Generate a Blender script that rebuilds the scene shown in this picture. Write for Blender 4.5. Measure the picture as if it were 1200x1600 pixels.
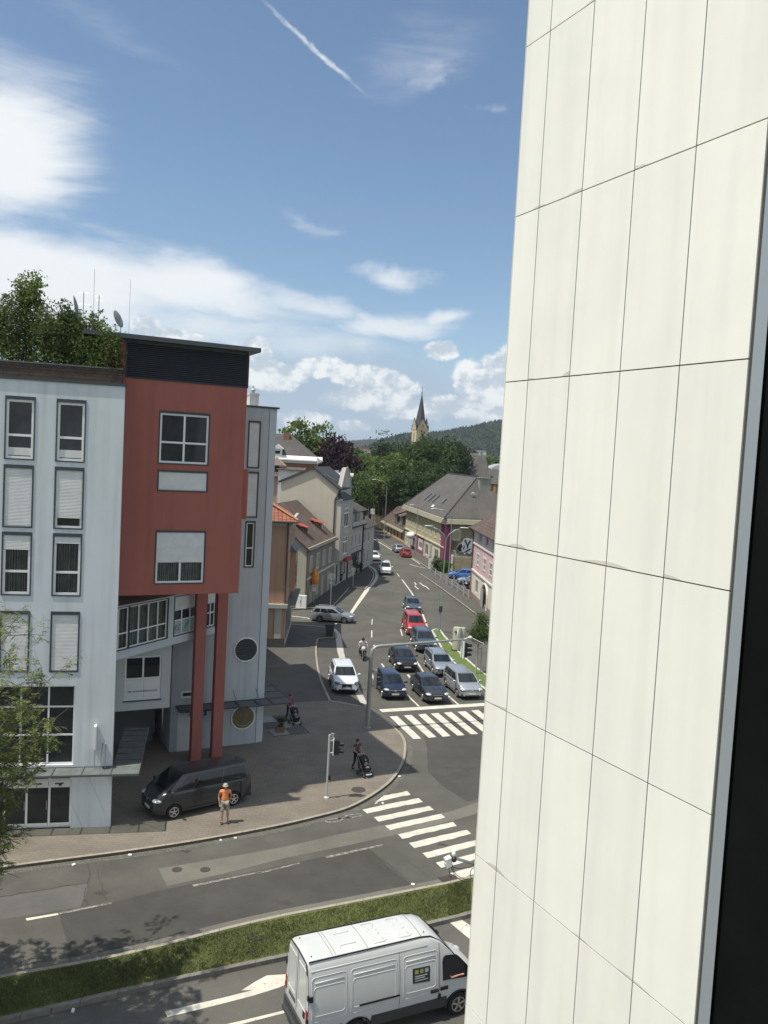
import bpy, bmesh, math, random
import numpy as np
from mathutils import Vector, Matrix
PI = math.pi
RAD = math.radians
for o in list(bpy.data.objects): bpy.data.objects.remove(o)
SC = bpy.context.scene
COL = SC.collection

# ------------------------------------------------------------------ camera
H = 17.0; FPX = 1295.0
_th, _r = RAD(3.71), RAD(3.1)
F = Vector((0, math.cos(_th), -math.sin(_th))); _u0 = Vector((0, math.sin(_th), math.cos(_th))); _r0 = Vector((1, 0, 0))
RV = _r0*math.cos(_r) + _u0*math.sin(_r); UV = -_r0*math.sin(_r) + _u0*math.cos(_r)
cd = bpy.data.cameras.new('camera'); cam = bpy.data.objects.new('camera', cd); COL.objects.link(cam)
m = Matrix.Identity(4)
for i in range(3):
    m[i][0], m[i][1], m[i][2] = RV[i], UV[i], -F[i]
m[2][3] = H
cam.matrix_world = m
cd.sensor_fit = 'VERTICAL'; cd.sensor_height = 24.0; cd.sensor_width = 18.0; cd.lens = FPX/1600*24.0
cd.clip_start = 0.05; cd.clip_end = 30000
SC.camera = cam

def ray(px, py): return F*FPX + RV*(px-600) + UV*(800-py)
def at(px, py, z=0.0):
    d = ray(px, py); t = (z-H)/d.z
    return Vector((d.x*t, d.y*t, z))
def pts(l, z=0.0): return [at(a, b, z) for a, b in l]
def azel(px, py):
    d = ray(px, py).normalized()
    return math.atan2(d.x, d.y), math.asin(d.z)

# ------------------------------------------------------------------ sun, sky, exposure
SUN_AZ, SUN_EL = RAD(206), RAD(65.5)
sd = Vector((math.cos(SUN_AZ)*math.cos(SUN_EL), math.sin(SUN_AZ)*math.cos(SUN_EL), math.sin(SUN_EL)))
sl = bpy.data.lights.new('sun', 'SUN'); sl.energy = 3.0; sl.angle = RAD(0.53); sl.color = (1.0, 0.93, 0.82)
so = bpy.data.objects.new('sun', sl); so.rotation_euler = (-sd).to_track_quat('-Z', 'Y').to_euler(); so.location = (0, 0, 60); COL.objects.link(so)
SC.view_settings.view_transform = 'Standard'; SC.view_settings.look = 'None'
SC.view_settings.exposure = 0.78; SC.view_settings.gamma = 1.0
SC.view_settings.use_curve_mapping = False

w = bpy.data.worlds.new('World'); SC.world = w; w.use_nodes = True
nt = w.node_tree; N = nt.nodes; LK = nt.links
for n in list(N): N.remove(n)
def node(t, **k):
    n = N.new(t)
    for a, b in k.items(): setattr(n, a, b)
    return n
def setin(n, i, v):
    if hasattr(v, 'is_output') or isinstance(v, bpy.types.NodeSocket): LK.new(v, n.inputs[i])
    else: n.inputs[i].default_value = v
def mth(op, a, b=0.0, c=None):
    n = node('ShaderNodeMath', operation=op); setin(n, 0, a); setin(n, 1, b)
    if c is not None: setin(n, 2, c)
    return n.outputs[0]
def world():
    out = node('ShaderNodeOutputWorld'); bg = node('ShaderNodeBackground')
    sky = node('ShaderNodeTexSky', sky_type='NISHITA'); sky.sun_disc = False
    sky.sun_elevation = SUN_EL; sky.sun_rotation = math.atan2(sd.x, sd.y) % (2*PI)
    sky.altitude = 450; sky.air_density = 1.0; sky.dust_density = 0.6; sky.ozone_density = 2.2
    tc = node('ShaderNodeTexCoord'); sp = node('ShaderNodeSeparateXYZ'); LK.new(tc.outputs['Generated'], sp.inputs[0])
    az = mth('ARCTAN2', sp.outputs[0], sp.outputs[1]); el = mth('ARCSINE', sp.outputs[2])
    P = node('ShaderNodeCombineXYZ'); LK.new(az, P.inputs[0]); LK.new(el, P.inputs[1]); P = P.outputs[0]
    def noise(scale, detail=6, rough=.6, dist=0., vec=P, sc=(1, 1, 1), rot=0.):
        mp = node('ShaderNodeMapping'); LK.new(vec, mp.inputs[0]); mp.inputs['Scale'].default_value = sc; mp.inputs['Rotation'].default_value = (0, 0, rot)
        n = node('ShaderNodeTexNoise'); LK.new(mp.outputs[0], n.inputs['Vector'])
        n.inputs['Scale'].default_value = scale; n.inputs['Detail'].default_value = detail
        n.inputs['Roughness'].default_value = rough; n.inputs['Distortion'].default_value = dist
        return n
    def warp(nz, amt):
        s = node('ShaderNodeVectorMath', operation='SUBTRACT'); LK.new(nz.outputs['Color'], s.inputs[0]); s.inputs[1].default_value = (.5, .5, .5)
        k = node('ShaderNodeVectorMath', operation='MULTIPLY'); LK.new(s.outputs[0], k.inputs[0]); k.inputs[1].default_value = amt
        a = node('ShaderNodeVectorMath', operation='ADD'); LK.new(P, a.inputs[0]); LK.new(k.outputs[0], a.inputs[1])
        return a.outputs[0]
    wispv = warp(noise(5.0, 7, .62, .6, sc=(.7, 1.6, 1), rot=.25), (.22, .085, 0))
    puffv = warp(noise(13.0, 8, .62), (.075, .075, 0))
    def blob(vec, px, py, rx, ry, rot, soft, k=1.0):
        a, e = azel(px, py)
        mp = node('ShaderNodeMapping', vector_type='TEXTURE'); LK.new(vec, mp.inputs[0])
        mp.inputs['Location'].default_value = (a, e, 0); mp.inputs['Rotation'].default_value = (0, 0, RAD(rot)); mp.inputs['Scale'].default_value = (rx/FPX, ry/FPX, 1)
        ln = node('ShaderNodeVectorMath', operation='LENGTH'); LK.new(mp.outputs[0], ln.inputs[0])
        mr = node('ShaderNodeMapRange', interpolation_type='SMOOTHSTEP'); LK.new(ln.outputs['Value'], mr.inputs[0])
        mr.inputs[1].default_value = 1.0; mr.inputs[2].default_value = soft; mr.inputs[3].default_value = 0; mr.inputs[4].default_value = k
        return mr.outputs[0]
    def many(l):
        r = l[0]
        for q in l[1:]: r = mth('MAXIMUM', r, q)
        return r
    # thin high cloud: soft outline broken up by fibrous noise
    soft = many([blob(wispv, -20, 228, 225, 150, 0, .0, 1.5), blob(wispv, 10, 130, 200, 130, 0, .0, .62), blob(wispv, 90, 437, 370, 95, -3, .1, 1.3), blob(wispv, 300, 457, 320, 70, -8, .0, 1.2),
                 blob(wispv, 470, 475, 150, 34, -6, .1, .8), blob(wispv, 615, 428, 120, 26, 0, .0, .85), blob(wispv, 620, 510, 170, 40, 8, .1, .95), blob(wispv, 690, 492, 80, 20, 5, .1, .95),
                 blob(wispv, 660, 75, 210, 100, 25, .0, .34), blob(wispv, 690, 90, 60, 60, 25, .0, .42), blob(wispv, 180, 40, 280, 60, -15, .0, .3), blob(wispv, 470, 345, 90, 16, -6, 0., .38), blob(wispv, 160, 385, 160, 30, -4, 0., .6),
                 blob(wispv, 360, 525, 420, 50, -4, 0., .75), blob(wispv, 760, 168, 45, 18, 0, 0., .4)])
    fib = noise(9.0, 10, .66, .9, sc=(.55, 2.6, 1), rot=.16); fib2 = noise(3.2, 6, .6, .4, sc=(.8, 1.5, 1))
    nz = mth('ADD', mth('MULTIPLY', mth('SUBTRACT', fib.outputs['Fac'], .5), .9), mth('MULTIPLY', mth('SUBTRACT', fib2.outputs['Fac'], .5), .7))
    def sstep(v, a, b, hi=1.):
        mr = node('ShaderNodeMapRange', interpolation_type='SMOOTHSTEP'); setin(mr, 0, v); mr.inputs[1].default_value = a; mr.inputs[2].default_value = b; mr.inputs[4].default_value = hi; return mr.outputs[0]
    thin = sstep(mth('ADD', soft, mth('MULTIPLY', nz, sstep(soft, .02, .3))), .1, 1.2)
    # vapour trail
    tr = blob(warp(noise(70, 4, .6), (.007, .007, 0)), 491, 76, 118, 5.0, -31.6, .1, .8)
    tb = noise(45, 4, .6); tm = node('ShaderNodeMapRange'); LK.new(tb.outputs['Fac'], tm.inputs[0]); tm.inputs[1].default_value = .35; tm.inputs[2].default_value = .6; tm.inputs[3].default_value = .35
    thin = mth('MAXIMUM', thin, mth('MULTIPLY', tr, tm.outputs[0]))
    # unseen clouds beside and above the view, added for brighter, neutral fill light
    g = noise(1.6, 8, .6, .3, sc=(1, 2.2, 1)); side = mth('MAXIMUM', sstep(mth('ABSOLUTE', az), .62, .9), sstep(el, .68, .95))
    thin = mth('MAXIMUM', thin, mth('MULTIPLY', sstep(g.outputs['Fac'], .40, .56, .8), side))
    # low hazy cloud bank
    bank = many([blob(wispv, 540, 640, 330, 110, -2, .45, .9), blob(wispv, 760, 650, 200, 100, 0, .2, .85), blob(wispv, 250, 640, 420, 80, 0, .2, .7), sstep(el, .11, .0, .95)])
    # cumulus heads: crisp, billowy outline
    pb = many([blob(P, 400, 552, 40, 42, 0, 0, 1.1), blob(P, 425, 585, 90, 40, 0, 0, 1), blob(P, 500, 575, 80, 30, 0, 0, 1), blob(P, 560, 588, 90, 34, 0, 0, 1), blob(P, 615, 605, 70, 40, 0, 0, 1), blob(P, 560, 622, 130, 34, 0, 0, .85),
               blob(P, 228, 510, 44, 26, 0, 0, .95), blob(P, 268, 522, 44, 18, 0, 0, .95), blob(P, 300, 530, 36, 16, 0, 0, .9), blob(P, 686, 547, 48, 26, 4, 0, .9), blob(P, 735, 600, 58, 50, 0, 0, 1.1), blob(P, 790, 585, 60, 62, 0, 0, 1.2), blob(P, 700, 630, 70, 34, 0, 0, .9), blob(P, 770, 640, 110, 44, 0, 0, 1),
               blob(P, 640, 640, 130, 30, 0, 0, .8), blob(P, 470, 655, 70, 26, 0, 0, .7), blob(P, 560, 665, 50, 18, 0, 0, .7)])
    pn = noise(15, 10, .62, .15, sc=(1, 1.25, 1)); pn2 = noise(38, 8, .6, .1)
    pf = mth('ADD', pb, mth('ADD', mth('MULTIPLY', mth('SUBTRACT', pn.outputs['Fac'], .5), 1.7), mth('MULTIPLY', mth('SUBTRACT', pn2.outputs['Fac'], .5), .6)))
    puff = mth('MULTIPLY', sstep(pf, .26, .5), sstep(pb, .02, .2))
    # cloud colour: bright where dense, greyer in the folds and bases
    off = node('ShaderNodeVectorMath', operation='ADD'); LK.new(P, off.inputs[0]); off.inputs[1].default_value = (.006, -.012, 0)
    sn = noise(15, 10, .62, .15, vec=off.outputs[0], sc=(1, 1.25, 1)); rel = mth('SUBTRACT', pn.outputs['Fac'], sn.outputs['Fac'])
    shf = mth('ADD', mth('MULTIPLY', rel, 5.0), mth('ADD', mth('MULTIPLY', pn2.outputs['Fac'], .8), .22))
    cr = node('ShaderNodeMix', data_type='RGBA'); LK.new(sstep(shf, .25, 1.0), cr.inputs['Factor'])
    cr.inputs['A'].default_value = (4.9, 5.7, 6.4, 1); cr.inputs['B'].default_value = (8.6, 8.8, 8.7, 1)
    def mix(fac, a, b):
        n = node('ShaderNodeMix', data_type='RGBA'); LK.new(fac, n.inputs['Factor'])
        for s, v in (('A', a), ('B', b)):
            if isinstance(v, bpy.types.NodeSocket): LK.new(v, n.inputs[s])
            else: n.inputs[s].default_value = v
        return n.outputs['Result']
    tint = node('ShaderNodeMix', data_type='RGBA', blend_type='MULTIPLY'); tint.inputs['Factor'].default_value = 1
    LK.new(sky.outputs[0], tint.inputs['A']); tint.inputs['B'].default_value = (1.08, 1.13, 1.10, 1)
    c = tint.outputs['Result']
    c = mix(bank, c, (3.7, 4.75, 5.9, 1))
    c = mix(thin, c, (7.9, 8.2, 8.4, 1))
    c = mix(puff, c, cr.outputs['Result'])
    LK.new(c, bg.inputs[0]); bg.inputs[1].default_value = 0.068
    LK.new(bg.outputs[0], out.inputs[0])
world()

# ------------------------------------------------------------------ materials
MATS = {}
def mat(name, col=(.5, .5, .5), rough=.8, metal=0., var=.12, ns=3., bump=0., bs=20., spec=.5, brick=None, wave=None, plane='xy', streak=0., trans=None, emit=None, coat=0., stretch=None, island=0., chip=None, grain=0., broad=0.):
    if name in MATS: return MATS[name]
    M = bpy.data.materials.new(name); M.use_nodes = True; t = M.node_tree; n = t.nodes; l = t.links
    b = n['Principled BSDF']; b.inputs['Roughness'].default_value = rough; b.inputs['Metallic'].default_value = metal
    b.inputs['Specular IOR Level'].default_value = spec
    if coat: b.inputs['Coat Weight'].default_value = coat; b.inputs['Coat Roughness'].default_value = .04
    tc = n.new('ShaderNodeTexCoord'); mp = n.new('ShaderNodeMapping'); l.new(tc.outputs['Object'], mp.inputs[0])
    if plane == 'xz': mp.inputs['Rotation'].default_value = (RAD(-90), 0, 0)
    if plane == 'yz': mp.inputs['Rotation'].default_value = (RAD(-90), 0, RAD(90))
    vec = mp.outputs[0]
    def mult(c, f):
        return tuple(min(1, x*f) for x in c) + (1,)
    c = None
    base = n.new('ShaderNodeRGB'); base.outputs[0].default_value = (*col, 1); c = base.outputs[0]
    if brick:
        bw, bh, c2, cm, ms, off = brick
        bt = n.new('ShaderNodeTexBrick'); l.new(vec, bt.inputs['Vector']); bt.inputs['Color1'].default_value = (*col, 1); bt.inputs['Color2'].default_value = (*c2, 1); bt.inputs['Mortar'].default_value = (*cm, 1)
        bt.inputs['Scale'].default_value = 1; bt.inputs['Brick Width'].default_value = bw; bt.inputs['Row Height'].default_value = bh; bt.inputs['Mortar Size'].default_value = ms; bt.offset = off
        bt.inputs['Mortar Smooth'].default_value = .1
        c = bt.outputs['Color']
    if wave:
        ax, scale, c2, prof = wave
        wt = n.new('ShaderNodeTexWave'); l.new(vec, wt.inputs['Vector']); wt.bands_direction = ax; wt.wave_profile = prof; wt.inputs['Scale'].default_value = scale; wt.inputs['Distortion'].default_value = .15; wt.inputs['Detail'].default_value = 1
        mx = n.new('ShaderNodeMix'); mx.data_type = 'RGBA'; l.new(wt.outputs['Fac'], mx.inputs['Factor']); l.new(c, mx.inputs['A']); mx.inputs['B'].default_value = (*c2, 1); c = mx.outputs['Result']
    if var:
        nz = n.new('ShaderNodeTexNoise'); nz.inputs['Scale'].default_value = ns; nz.inputs['Detail'].default_value = 8; nz.inputs['Roughness'].default_value = .65
        if stretch:
            m2 = n.new('ShaderNodeMapping'); m2.inputs['Scale'].default_value = stretch; l.new(tc.outputs['Object'], m2.inputs[0]); l.new(m2.outputs[0], nz.inputs['Vector'])
        else: l.new(tc.outputs['Object'], nz.inputs['Vector'])
        mr = n.new('ShaderNodeMapRange'); l.new(nz.outputs['Fac'], mr.inputs[0]); mr.inputs[1].default_value = .28; mr.inputs[2].default_value = .72; mr.inputs[3].default_value = 1-var; mr.inputs[4].default_value = 1+var
        vm = n.new('ShaderNodeVectorMath'); vm.operation = 'SCALE'; l.new(c, vm.inputs[0]); l.new(mr.outputs[0], vm.inputs['Scale']); c = vm.outputs[0]
    def extra(scale, amt, det=3, lo=.3, hi=.7):
        nz = n.new('ShaderNodeTexNoise'); l.new(tc.outputs['Object'], nz.inputs['Vector']); nz.inputs['Scale'].default_value = scale; nz.inputs['Detail'].default_value = det
        mr = n.new('ShaderNodeMapRange'); l.new(nz.outputs['Fac'], mr.inputs[0]); mr.inputs[1].default_value = lo; mr.inputs[2].default_value = hi; mr.inputs[3].default_value = 1-amt; mr.inputs[4].default_value = 1+amt
        vm = n.new('ShaderNodeVectorMath'); vm.operation = 'SCALE'; l.new(c, vm.inputs[0]); l.new(mr.outputs[0], vm.inputs['Scale']); return vm.outputs[0]
    if broad: c = extra(.16, broad, 4)
    if grain: c = extra(28., grain, 3)
    if chip:
        cc, thr = chip; nz = n.new('ShaderNodeTexNoise'); l.new(tc.outputs['Object'], nz.inputs['Vector']); nz.inputs['Scale'].default_value = 5.; nz.inputs['Detail'].default_value = 9; nz.inputs['Roughness'].default_value = .75
        mr = n.new('ShaderNodeMapRange'); l.new(nz.outputs['Fac'], mr.inputs[0]); mr.inputs[1].default_value = thr; mr.inputs[2].default_value = thr+.07
        mx = n.new('ShaderNodeMix'); mx.data_type = 'RGBA'; l.new(mr.outputs[0], mx.inputs['Factor']); l.new(c, mx.inputs['A']); mx.inputs['B'].default_value = (*cc, 1); c = mx.outputs['Result']
    if streak:
        nz = n.new('ShaderNodeTexNoise'); m2 = n.new('ShaderNodeMapping'); m2.inputs['Scale'].default_value = (2.2, 2.2, .12); l.new(tc.outputs['Object'], m2.inputs[0]); l.new(m2.outputs[0], nz.inputs['Vector']); nz.inputs['Scale'].default_value = 1.2; nz.inputs['Detail'].default_value = 7
        mr = n.new('ShaderNodeMapRange'); l.new(nz.outputs['Fac'], mr.inputs[0]); mr.inputs[1].default_value = .45; mr.inputs[2].default_value = .75; mr.inputs[3].default_value = 1.; mr.inputs[4].default_value = 1-streak
        vm = n.new('ShaderNodeVectorMath'); vm.operation = 'SCALE'; l.new(c, vm.inputs[0]); l.new(mr.outputs[0], vm.inputs['Scale']); c = vm.outputs[0]
    if island:
        ge = n.new('ShaderNodeNewGeometry'); mr = n.new('ShaderNodeMapRange'); l.new(ge.outputs['Random Per Island'], mr.inputs[0]); mr.inputs[3].default_value = 1-island; mr.inputs[4].default_value = 1+island
        vm = n.new('ShaderNodeVectorMath'); vm.operation = 'SCALE'; l.new(c, vm.inputs[0]); l.new(mr.outputs[0], vm.inputs['Scale']); c = vm.outputs[0]
    l.new(c, b.inputs['Base Color'])
    if bump:
        nz = n.new('ShaderNodeTexNoise'); l.new(tc.outputs['Object'], nz.inputs['Vector']); nz.inputs['Scale'].default_value = bs; nz.inputs['Detail'].default_value = 5
        bp = n.new('ShaderNodeBump'); bp.inputs['Strength'].default_value = bump; bp.inputs['Distance'].default_value = .03; l.new(nz.outputs['Fac'], bp.inputs['Height']); l.new(bp.outputs[0], b.inputs['Normal'])
    if trans is not None:   # see-through pane or translucent leaf
        kind, f = trans
        sh = n.new('ShaderNodeBsdfTranslucent' if kind == 'leaf' else 'ShaderNodeBsdfTransparent')
        if kind == 'leaf': l.new(c, sh.inputs[0])
        elif kind == 'pane': sh.inputs[0].default_value = (.86, .9, .89, 1)
        ms = n.new('ShaderNodeMixShader'); ms.inputs[0].default_value = f
        if kind == 'pane':
            fz = n.new('ShaderNodeFresnel'); fz.inputs[0].default_value = 1.5; mr = n.new('ShaderNodeMapRange'); l.new(fz.outputs[0], mr.inputs[0]); mr.inputs[3].default_value = f; mr.inputs[4].default_value = 0; l.new(mr.outputs[0], ms.inputs[0])
        l.new(b.outputs[0], ms.inputs[1]); l.new(sh.outputs[0], ms.inputs[2]); l.new(ms.outputs[0], n['Material Output'].inputs[0])
    if emit: b.inputs['Emission Color'].default_value = (*emit, 1); b.inputs['Emission Strength'].default_value = 1
    MATS[name] = M
    return M

# ------------------------------------------------------------------ mesh builder
class MB:
    def __init__(s): s.v = []; s.f = []; s.m = []; s.mi = 0
    def add(s, vs, fs):
        k = len(s.v); s.v += [tuple(p) for p in vs]
        for f in fs: s.f.append(tuple(i+k for i in f)); s.m.append(s.mi)
        return s
    def poly(s, p): return s.add(p, [tuple(range(len(p)))])
    def box(s, x0, x1, y0, y1, z0, z1):
        x0, x1 = sorted((x0, x1)); y0, y1 = sorted((y0, y1)); z0, z1 = sorted((z0, z1))
        return s.add([(x0,y0,z0),(x1,y0,z0),(x1,y1,z0),(x0,y1,z0),(x0,y0,z1),(x1,y0,z1),(x1,y1,z1),(x0,y1,z1)],
                     [(0,3,2,1),(4,5,6,7),(0,1,5,4),(1,2,6,5),(2,3,7,6),(3,0,4,7)])
    def obox(s, c, sz, rz=0., rx=0., ry=0.):
        M = Matrix.Rotation(rz, 3, 'Z') @ Matrix.Rotation(ry, 3, 'Y') @ Matrix.Rotation(rx, 3, 'X'); c = Vector(c)
        vs = [c + M @ Vector((sx*sz[0]/2, sy*sz[1]/2, q*sz[2]/2)) for q in (-1, 1) for sx, sy in ((-1,-1),(1,-1),(1,1),(-1,1))]
        return s.add(vs, [(0,3,2,1),(4,5,6,7),(0,1,5,4),(1,2,6,5),(2,3,7,6),(3,0,4,7)])
    def prism(s, p, z0, z1):
        n = len(p); vs = [(a[0], a[1], z0) for a in p] + [(a[0], a[1], z1) for a in p]
        return s.add(vs, [tuple(range(n-1, -1, -1)), tuple(range(n, 2*n))] + [(i, (i+1) % n, n+(i+1) % n, n+i) for i in range(n)])
    def ext(s, p, d):   # extrude polygon of 3-D points by vector d
        n = len(p); d = Vector(d); vs = [Vector(a) for a in p]; vs += [a+d for a in vs]
        return s.add(vs, [tuple(range(n-1, -1, -1)), tuple(range(n, 2*n))] + [(i, (i+1) % n, n+(i+1) % n, n+i) for i in range(n)])
    def tube(s, p, r, n=8, close=False, caps=True):
        p = [Vector(a) for a in p]; L = len(p); rs = r if isinstance(r, (list, tuple)) else [r]*L
        rings = []; up = None
        for i in range(L):
            a = p[(i-1) % L] if (i > 0 or close) else p[i]; b = p[(i+1) % L] if (i < L-1 or close) else p[i]
            t = (b-a)
            if t.length < 1e-9: t = Vector((0, 0, 1))
            t.normalize()
            if up is None: up = Vector((0, 0, 1)) if abs(t.z) < .9 else Vector((1, 0, 0))
            e1 = t.cross(up)
            if e1.length < 1e-4: e1 = t.cross(Vector((.3, .9, .2)))
            e1.normalize(); e2 = e1.cross(t).normalized(); up = e2
            rings.append([p[i] + e1*math.cos(2*PI*k/n)*rs[i] + e2*math.sin(2*PI*k/n)*rs[i] for k in range(n)])
        vs = [q for g in rings for q in g]; fs = []
        for i in range(L if close else L-1):
            j = (i+1) % L
            for k in range(n): fs.append((i*n+k, i*n+(k+1) % n, j*n+(k+1) % n, j*n+k))
        if caps and not close: fs.append(tuple(range(n-1, -1, -1))); fs.append(tuple((L-1)*n+k for k in range(n)))
        return s.add(vs, fs)
    def cyl(s, a, b, r, n=16): return s.tube([a, b], r, n)
    def ball(s, c, r, n=12, m=8, rz=0.):
        c = Vector(c); R = (r, r, r) if not isinstance(r, (tuple, list)) else r
        M = Matrix.Rotation(rz, 3, 'Z')
        vs = [c + M @ Vector((0, 0, R[2]))]
        for i in range(1, m):
            t = PI*i/m
            for k in range(n):
                a = 2*PI*k/n; vs.append(c + M @ Vector((R[0]*math.sin(t)*math.cos(a), R[1]*math.sin(t)*math.sin(a), R[2]*math.cos(t))))
        vs.append(c + M @ Vector((0, 0, -R[2])))
        fs = [(0, 1+k, 1+(k+1) % n) for k in range(n)]
        for i in range(m-2):
            for k in range(n): fs.append((1+i*n+k, 1+(i+1)*n+k, 1+(i+1)*n+(k+1) % n, 1+i*n+(k+1) % n))
        e = len(vs)-1
        fs += [(1+(m-2)*n+k, e, 1+(m-2)*n+(k+1) % n) for k in range(n)]
        return s.add(vs, fs)
    def lathe(s, prof, c=(0, 0, 0), n=20):
        c = Vector(c); vs = []; fs = []
        for r, z in prof:
            for k in range(n): vs.append(c+Vector((r*math.cos(2*PI*k/n), r*math.sin(2*PI*k/n), z)))
        for i in range(len(prof)-1):
            for k in range(n): fs.append((i*n+k, i*n+(k+1) % n, (i+1)*n+(k+1) % n, (i+1)*n+k))
        fs.append(tuple(range(n-1, -1, -1))); fs.append(tuple((len(prof)-1)*n+k for k in range(n)))
        return s.add(vs, fs)
    def grid(s, rows, closed=False):
        n = len(rows[0]); vs = [q for r in rows for q in r]; fs = []
        for i in range(len(rows)-1):
            for k in range(n if closed else n-1): fs.append((i*n+k, i*n+(k+1) % n, (i+1)*n+(k+1) % n, (i+1)*n+k))
        return s.add(vs, fs)
    def mesh(s, name, mats, smooth=False):
        me = bpy.data.meshes.new(name); me.from_pydata(s.v, [], s.f)
        if not isinstance(mats, (list, tuple)): mats = [mats]
        for q in mats: me.materials.append(q)
        for p, k in zip(me.polygons, s.m): p.material_index = k
        if smooth:
            me.polygons.foreach_set('use_smooth', [True]*len(me.polygons))
            if smooth is not True: me.set_sharp_from_angle(angle=RAD(smooth))
        me.validate(); me.update()
        return me
    def build(s, name, mats, parent=None, loc=(0, 0, 0), rz=0., smooth=False, fix=False):
        me = s.mesh(name, mats, smooth)
        if fix:
            bm = bmesh.new(); bm.from_mesh(me); bmesh.ops.recalc_face_normals(bm, faces=bm.faces); bm.to_mesh(me); bm.free()
        return link(name, me, parent, loc, rz)
def link(name, me, parent=None, loc=(0, 0, 0), rz=0.):
    o = bpy.data.objects.new(name, me); COL.objects.link(o); o.location = loc; o.rotation_euler = (0, 0, rz)
    if parent is not None: o.parent = parent
    return o
def tag(o, label=None, cat=None, group=None, kind=None):
    if label: o['label'] = label
    if cat: o['category'] = cat
    if group: o['group'] = group
    if kind: o['kind'] = kind
    return o
def thing(name, label, cat, loc=(0, 0, 0), rz=0., group=None):
    o = bpy.data.objects.new(name, None); COL.objects.link(o); o.location = loc; o.rotation_euler = (0, 0, rz); o.empty_display_size = .3
    return tag(o, label, cat, group)
def copy_tree(o, parent=None):
    c = o.copy(); COL.objects.link(c); c.parent = parent
    for ch in list(o.children): copy_tree(ch, c)
    return c
def bake(o):   # apply modifiers into real mesh data
    dg = bpy.context.evaluated_depsgraph_get(); e = o.evaluated_get(dg)
    me = bpy.data.meshes.new_from_object(e, preserve_all_data_layers=True, depsgraph=dg)
    old = o.data; o.modifiers.clear(); o.data = me
    return o
def rot2(x, y, a): return (x*math.cos(a)-y*math.sin(a), x*math.sin(a)+y*math.cos(a))
def smooth_line(p, k=4):
    p = [Vector(a) for a in p]; out = []
    for i in range(len(p)-1):
        a = p[max(i-1, 0)]; b = p[i]; c = p[i+1]; d = p[min(i+2, len(p)-1)]
        for j in range(k):
            t = j/k; out.append(.5*((2*b)+(c-a)*t+(2*a-5*b+4*c-d)*t*t+(-a+3*b-3*c+d)*t**3))
    out.append(p[-1]); return out
def offset(p, d):
    out = []
    for i in range(len(p)):
        a = p[max(i-1, 0)]; b = p[min(i+1, len(p)-1)]; t = Vector((b[0]-a[0], b[1]-a[1])).normalized()
        out.append(Vector((p[i][0]-t.y*d, p[i][1]+t.x*d, p[i][2] if len(p[i]) > 2 else 0)))
    return out
def ribbon(mb, p, d0, d1, z0, z1):   # kerb-like strip with box section along a polyline
    a = offset(p, d0); b = offset(p, d1); rows = []
    for u, v in zip(a, b): rows.append([(u.x, u.y, z0), (u.x, u.y, z1), (v.x, v.y, z1), (v.x, v.y, z0)])
    k = len(mb.v); mb.grid(rows, closed=True)
    mb.poly(rows[0]); mb.poly(rows[-1][::-1]); return mb
def sheet(mb, p, d0, d1, z):
    a = offset(p, d0); b = offset(p, d1); mb.grid([[(u.x, u.y, z), (v.x, v.y, z)] for u, v in zip(a, b)]); return mb

asphalt = mat('asphalt', (.084, .083, .071), .9, var=.22, grain=.16, broad=.16, ns=.55, bump=.25, bs=60)
asphalt_dark = mat('asphalt_dark', (.057, .056, .049), .9, var=.2, grain=.16, broad=.16, ns=.8, bump=.25, bs=60)
asphalt_light = mat('asphalt_light', (.138, .135, .113), .9, var=.15, grain=.16, broad=.16, ns=.7, bump=.25, bs=60)
asphalt_mid = mat('asphalt_mid', (.098, .096, .083), .9, var=.18, grain=.16, broad=.16, ns=.6, bump=.25, bs=60)
pave_far = mat('footway_asphalt', (.085, .082, .073), .9, var=.15, ns=.7, bump=.2, bs=50)
paint = mat('road_paint', (.56, .54, .465), .7, var=.2, ns=1.5, grain=.08, chip=((.2, .19, .17), .585))
paint_worn = mat('road_paint_worn', (.27, .26, .23), .8, var=.3, ns=4, chip=((.12, .115, .105), .47))
kerbm = mat('kerb_stone', (.30, .275, .215), .85, brick=(1.0, 4.0, (.31, .28, .23), (.16, .14, .12), .012, .5), var=.2, ns=4)
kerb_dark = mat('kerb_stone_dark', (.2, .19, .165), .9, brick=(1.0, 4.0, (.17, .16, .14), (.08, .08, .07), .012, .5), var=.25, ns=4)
cobble = mat('cobble', (.15, .143, .12), .9, brick=(.16, .12, (.11, .104, .09), (.07, .07, .06), .015, .5), var=.3, ns=6)
brickpave = mat('brick_paving', (.188, .165, .132), .9, brick=(.4, .2, (.166, .145, .118), (.12, .106, .09), .01, .5), var=.2, ns=.5, bump=.2, bs=40)
grassm = mat('grass', (.088, .105, .032), .95, var=.42, broad=.25, ns=1.6, bump=.8, bs=18)
black = mat('black_plastic', (.014, .014, .015), .5, var=.1)
rubber = mat('rubber', (.015, .015, .015), .85, var=.1)
metal = mat('galvanised', (.42, .43, .42), .45, metal=.6, var=.12, ns=6)
darkmetal = mat('dark_metal', (.045, .05, .058), .5, var=.1, ns=5)
chrome = mat('alloy', (.6, .6, .6), .3, metal=.85, var=.05)
white = mat('white_paint', (.75, .75, .73), .5, var=.05, ns=3)
wframe = mat('white_frame', (.78, .79, .78), .5, var=.06, ns=3)
glassd = mat('dark_glass', (.03, .034, .036), .06, var=.3, ns=1.5, spec=.35)
pane = mat('clear_pane', (.03, .035, .04), .04, var=0, trans=('pane', .86))
canopyg = mat('canopy_glass', (.22, .24, .235), .2, var=.3, ns=3, trans=('pane', .78), spec=.25)
glass_car = mat('car_glass', (.012, .016, .02), .04, var=.2, ns=1.0, spec=.6)
lampg = mat('lamp_glass', (.62, .66, .68), .12, metal=.35, var=.1)
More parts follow.
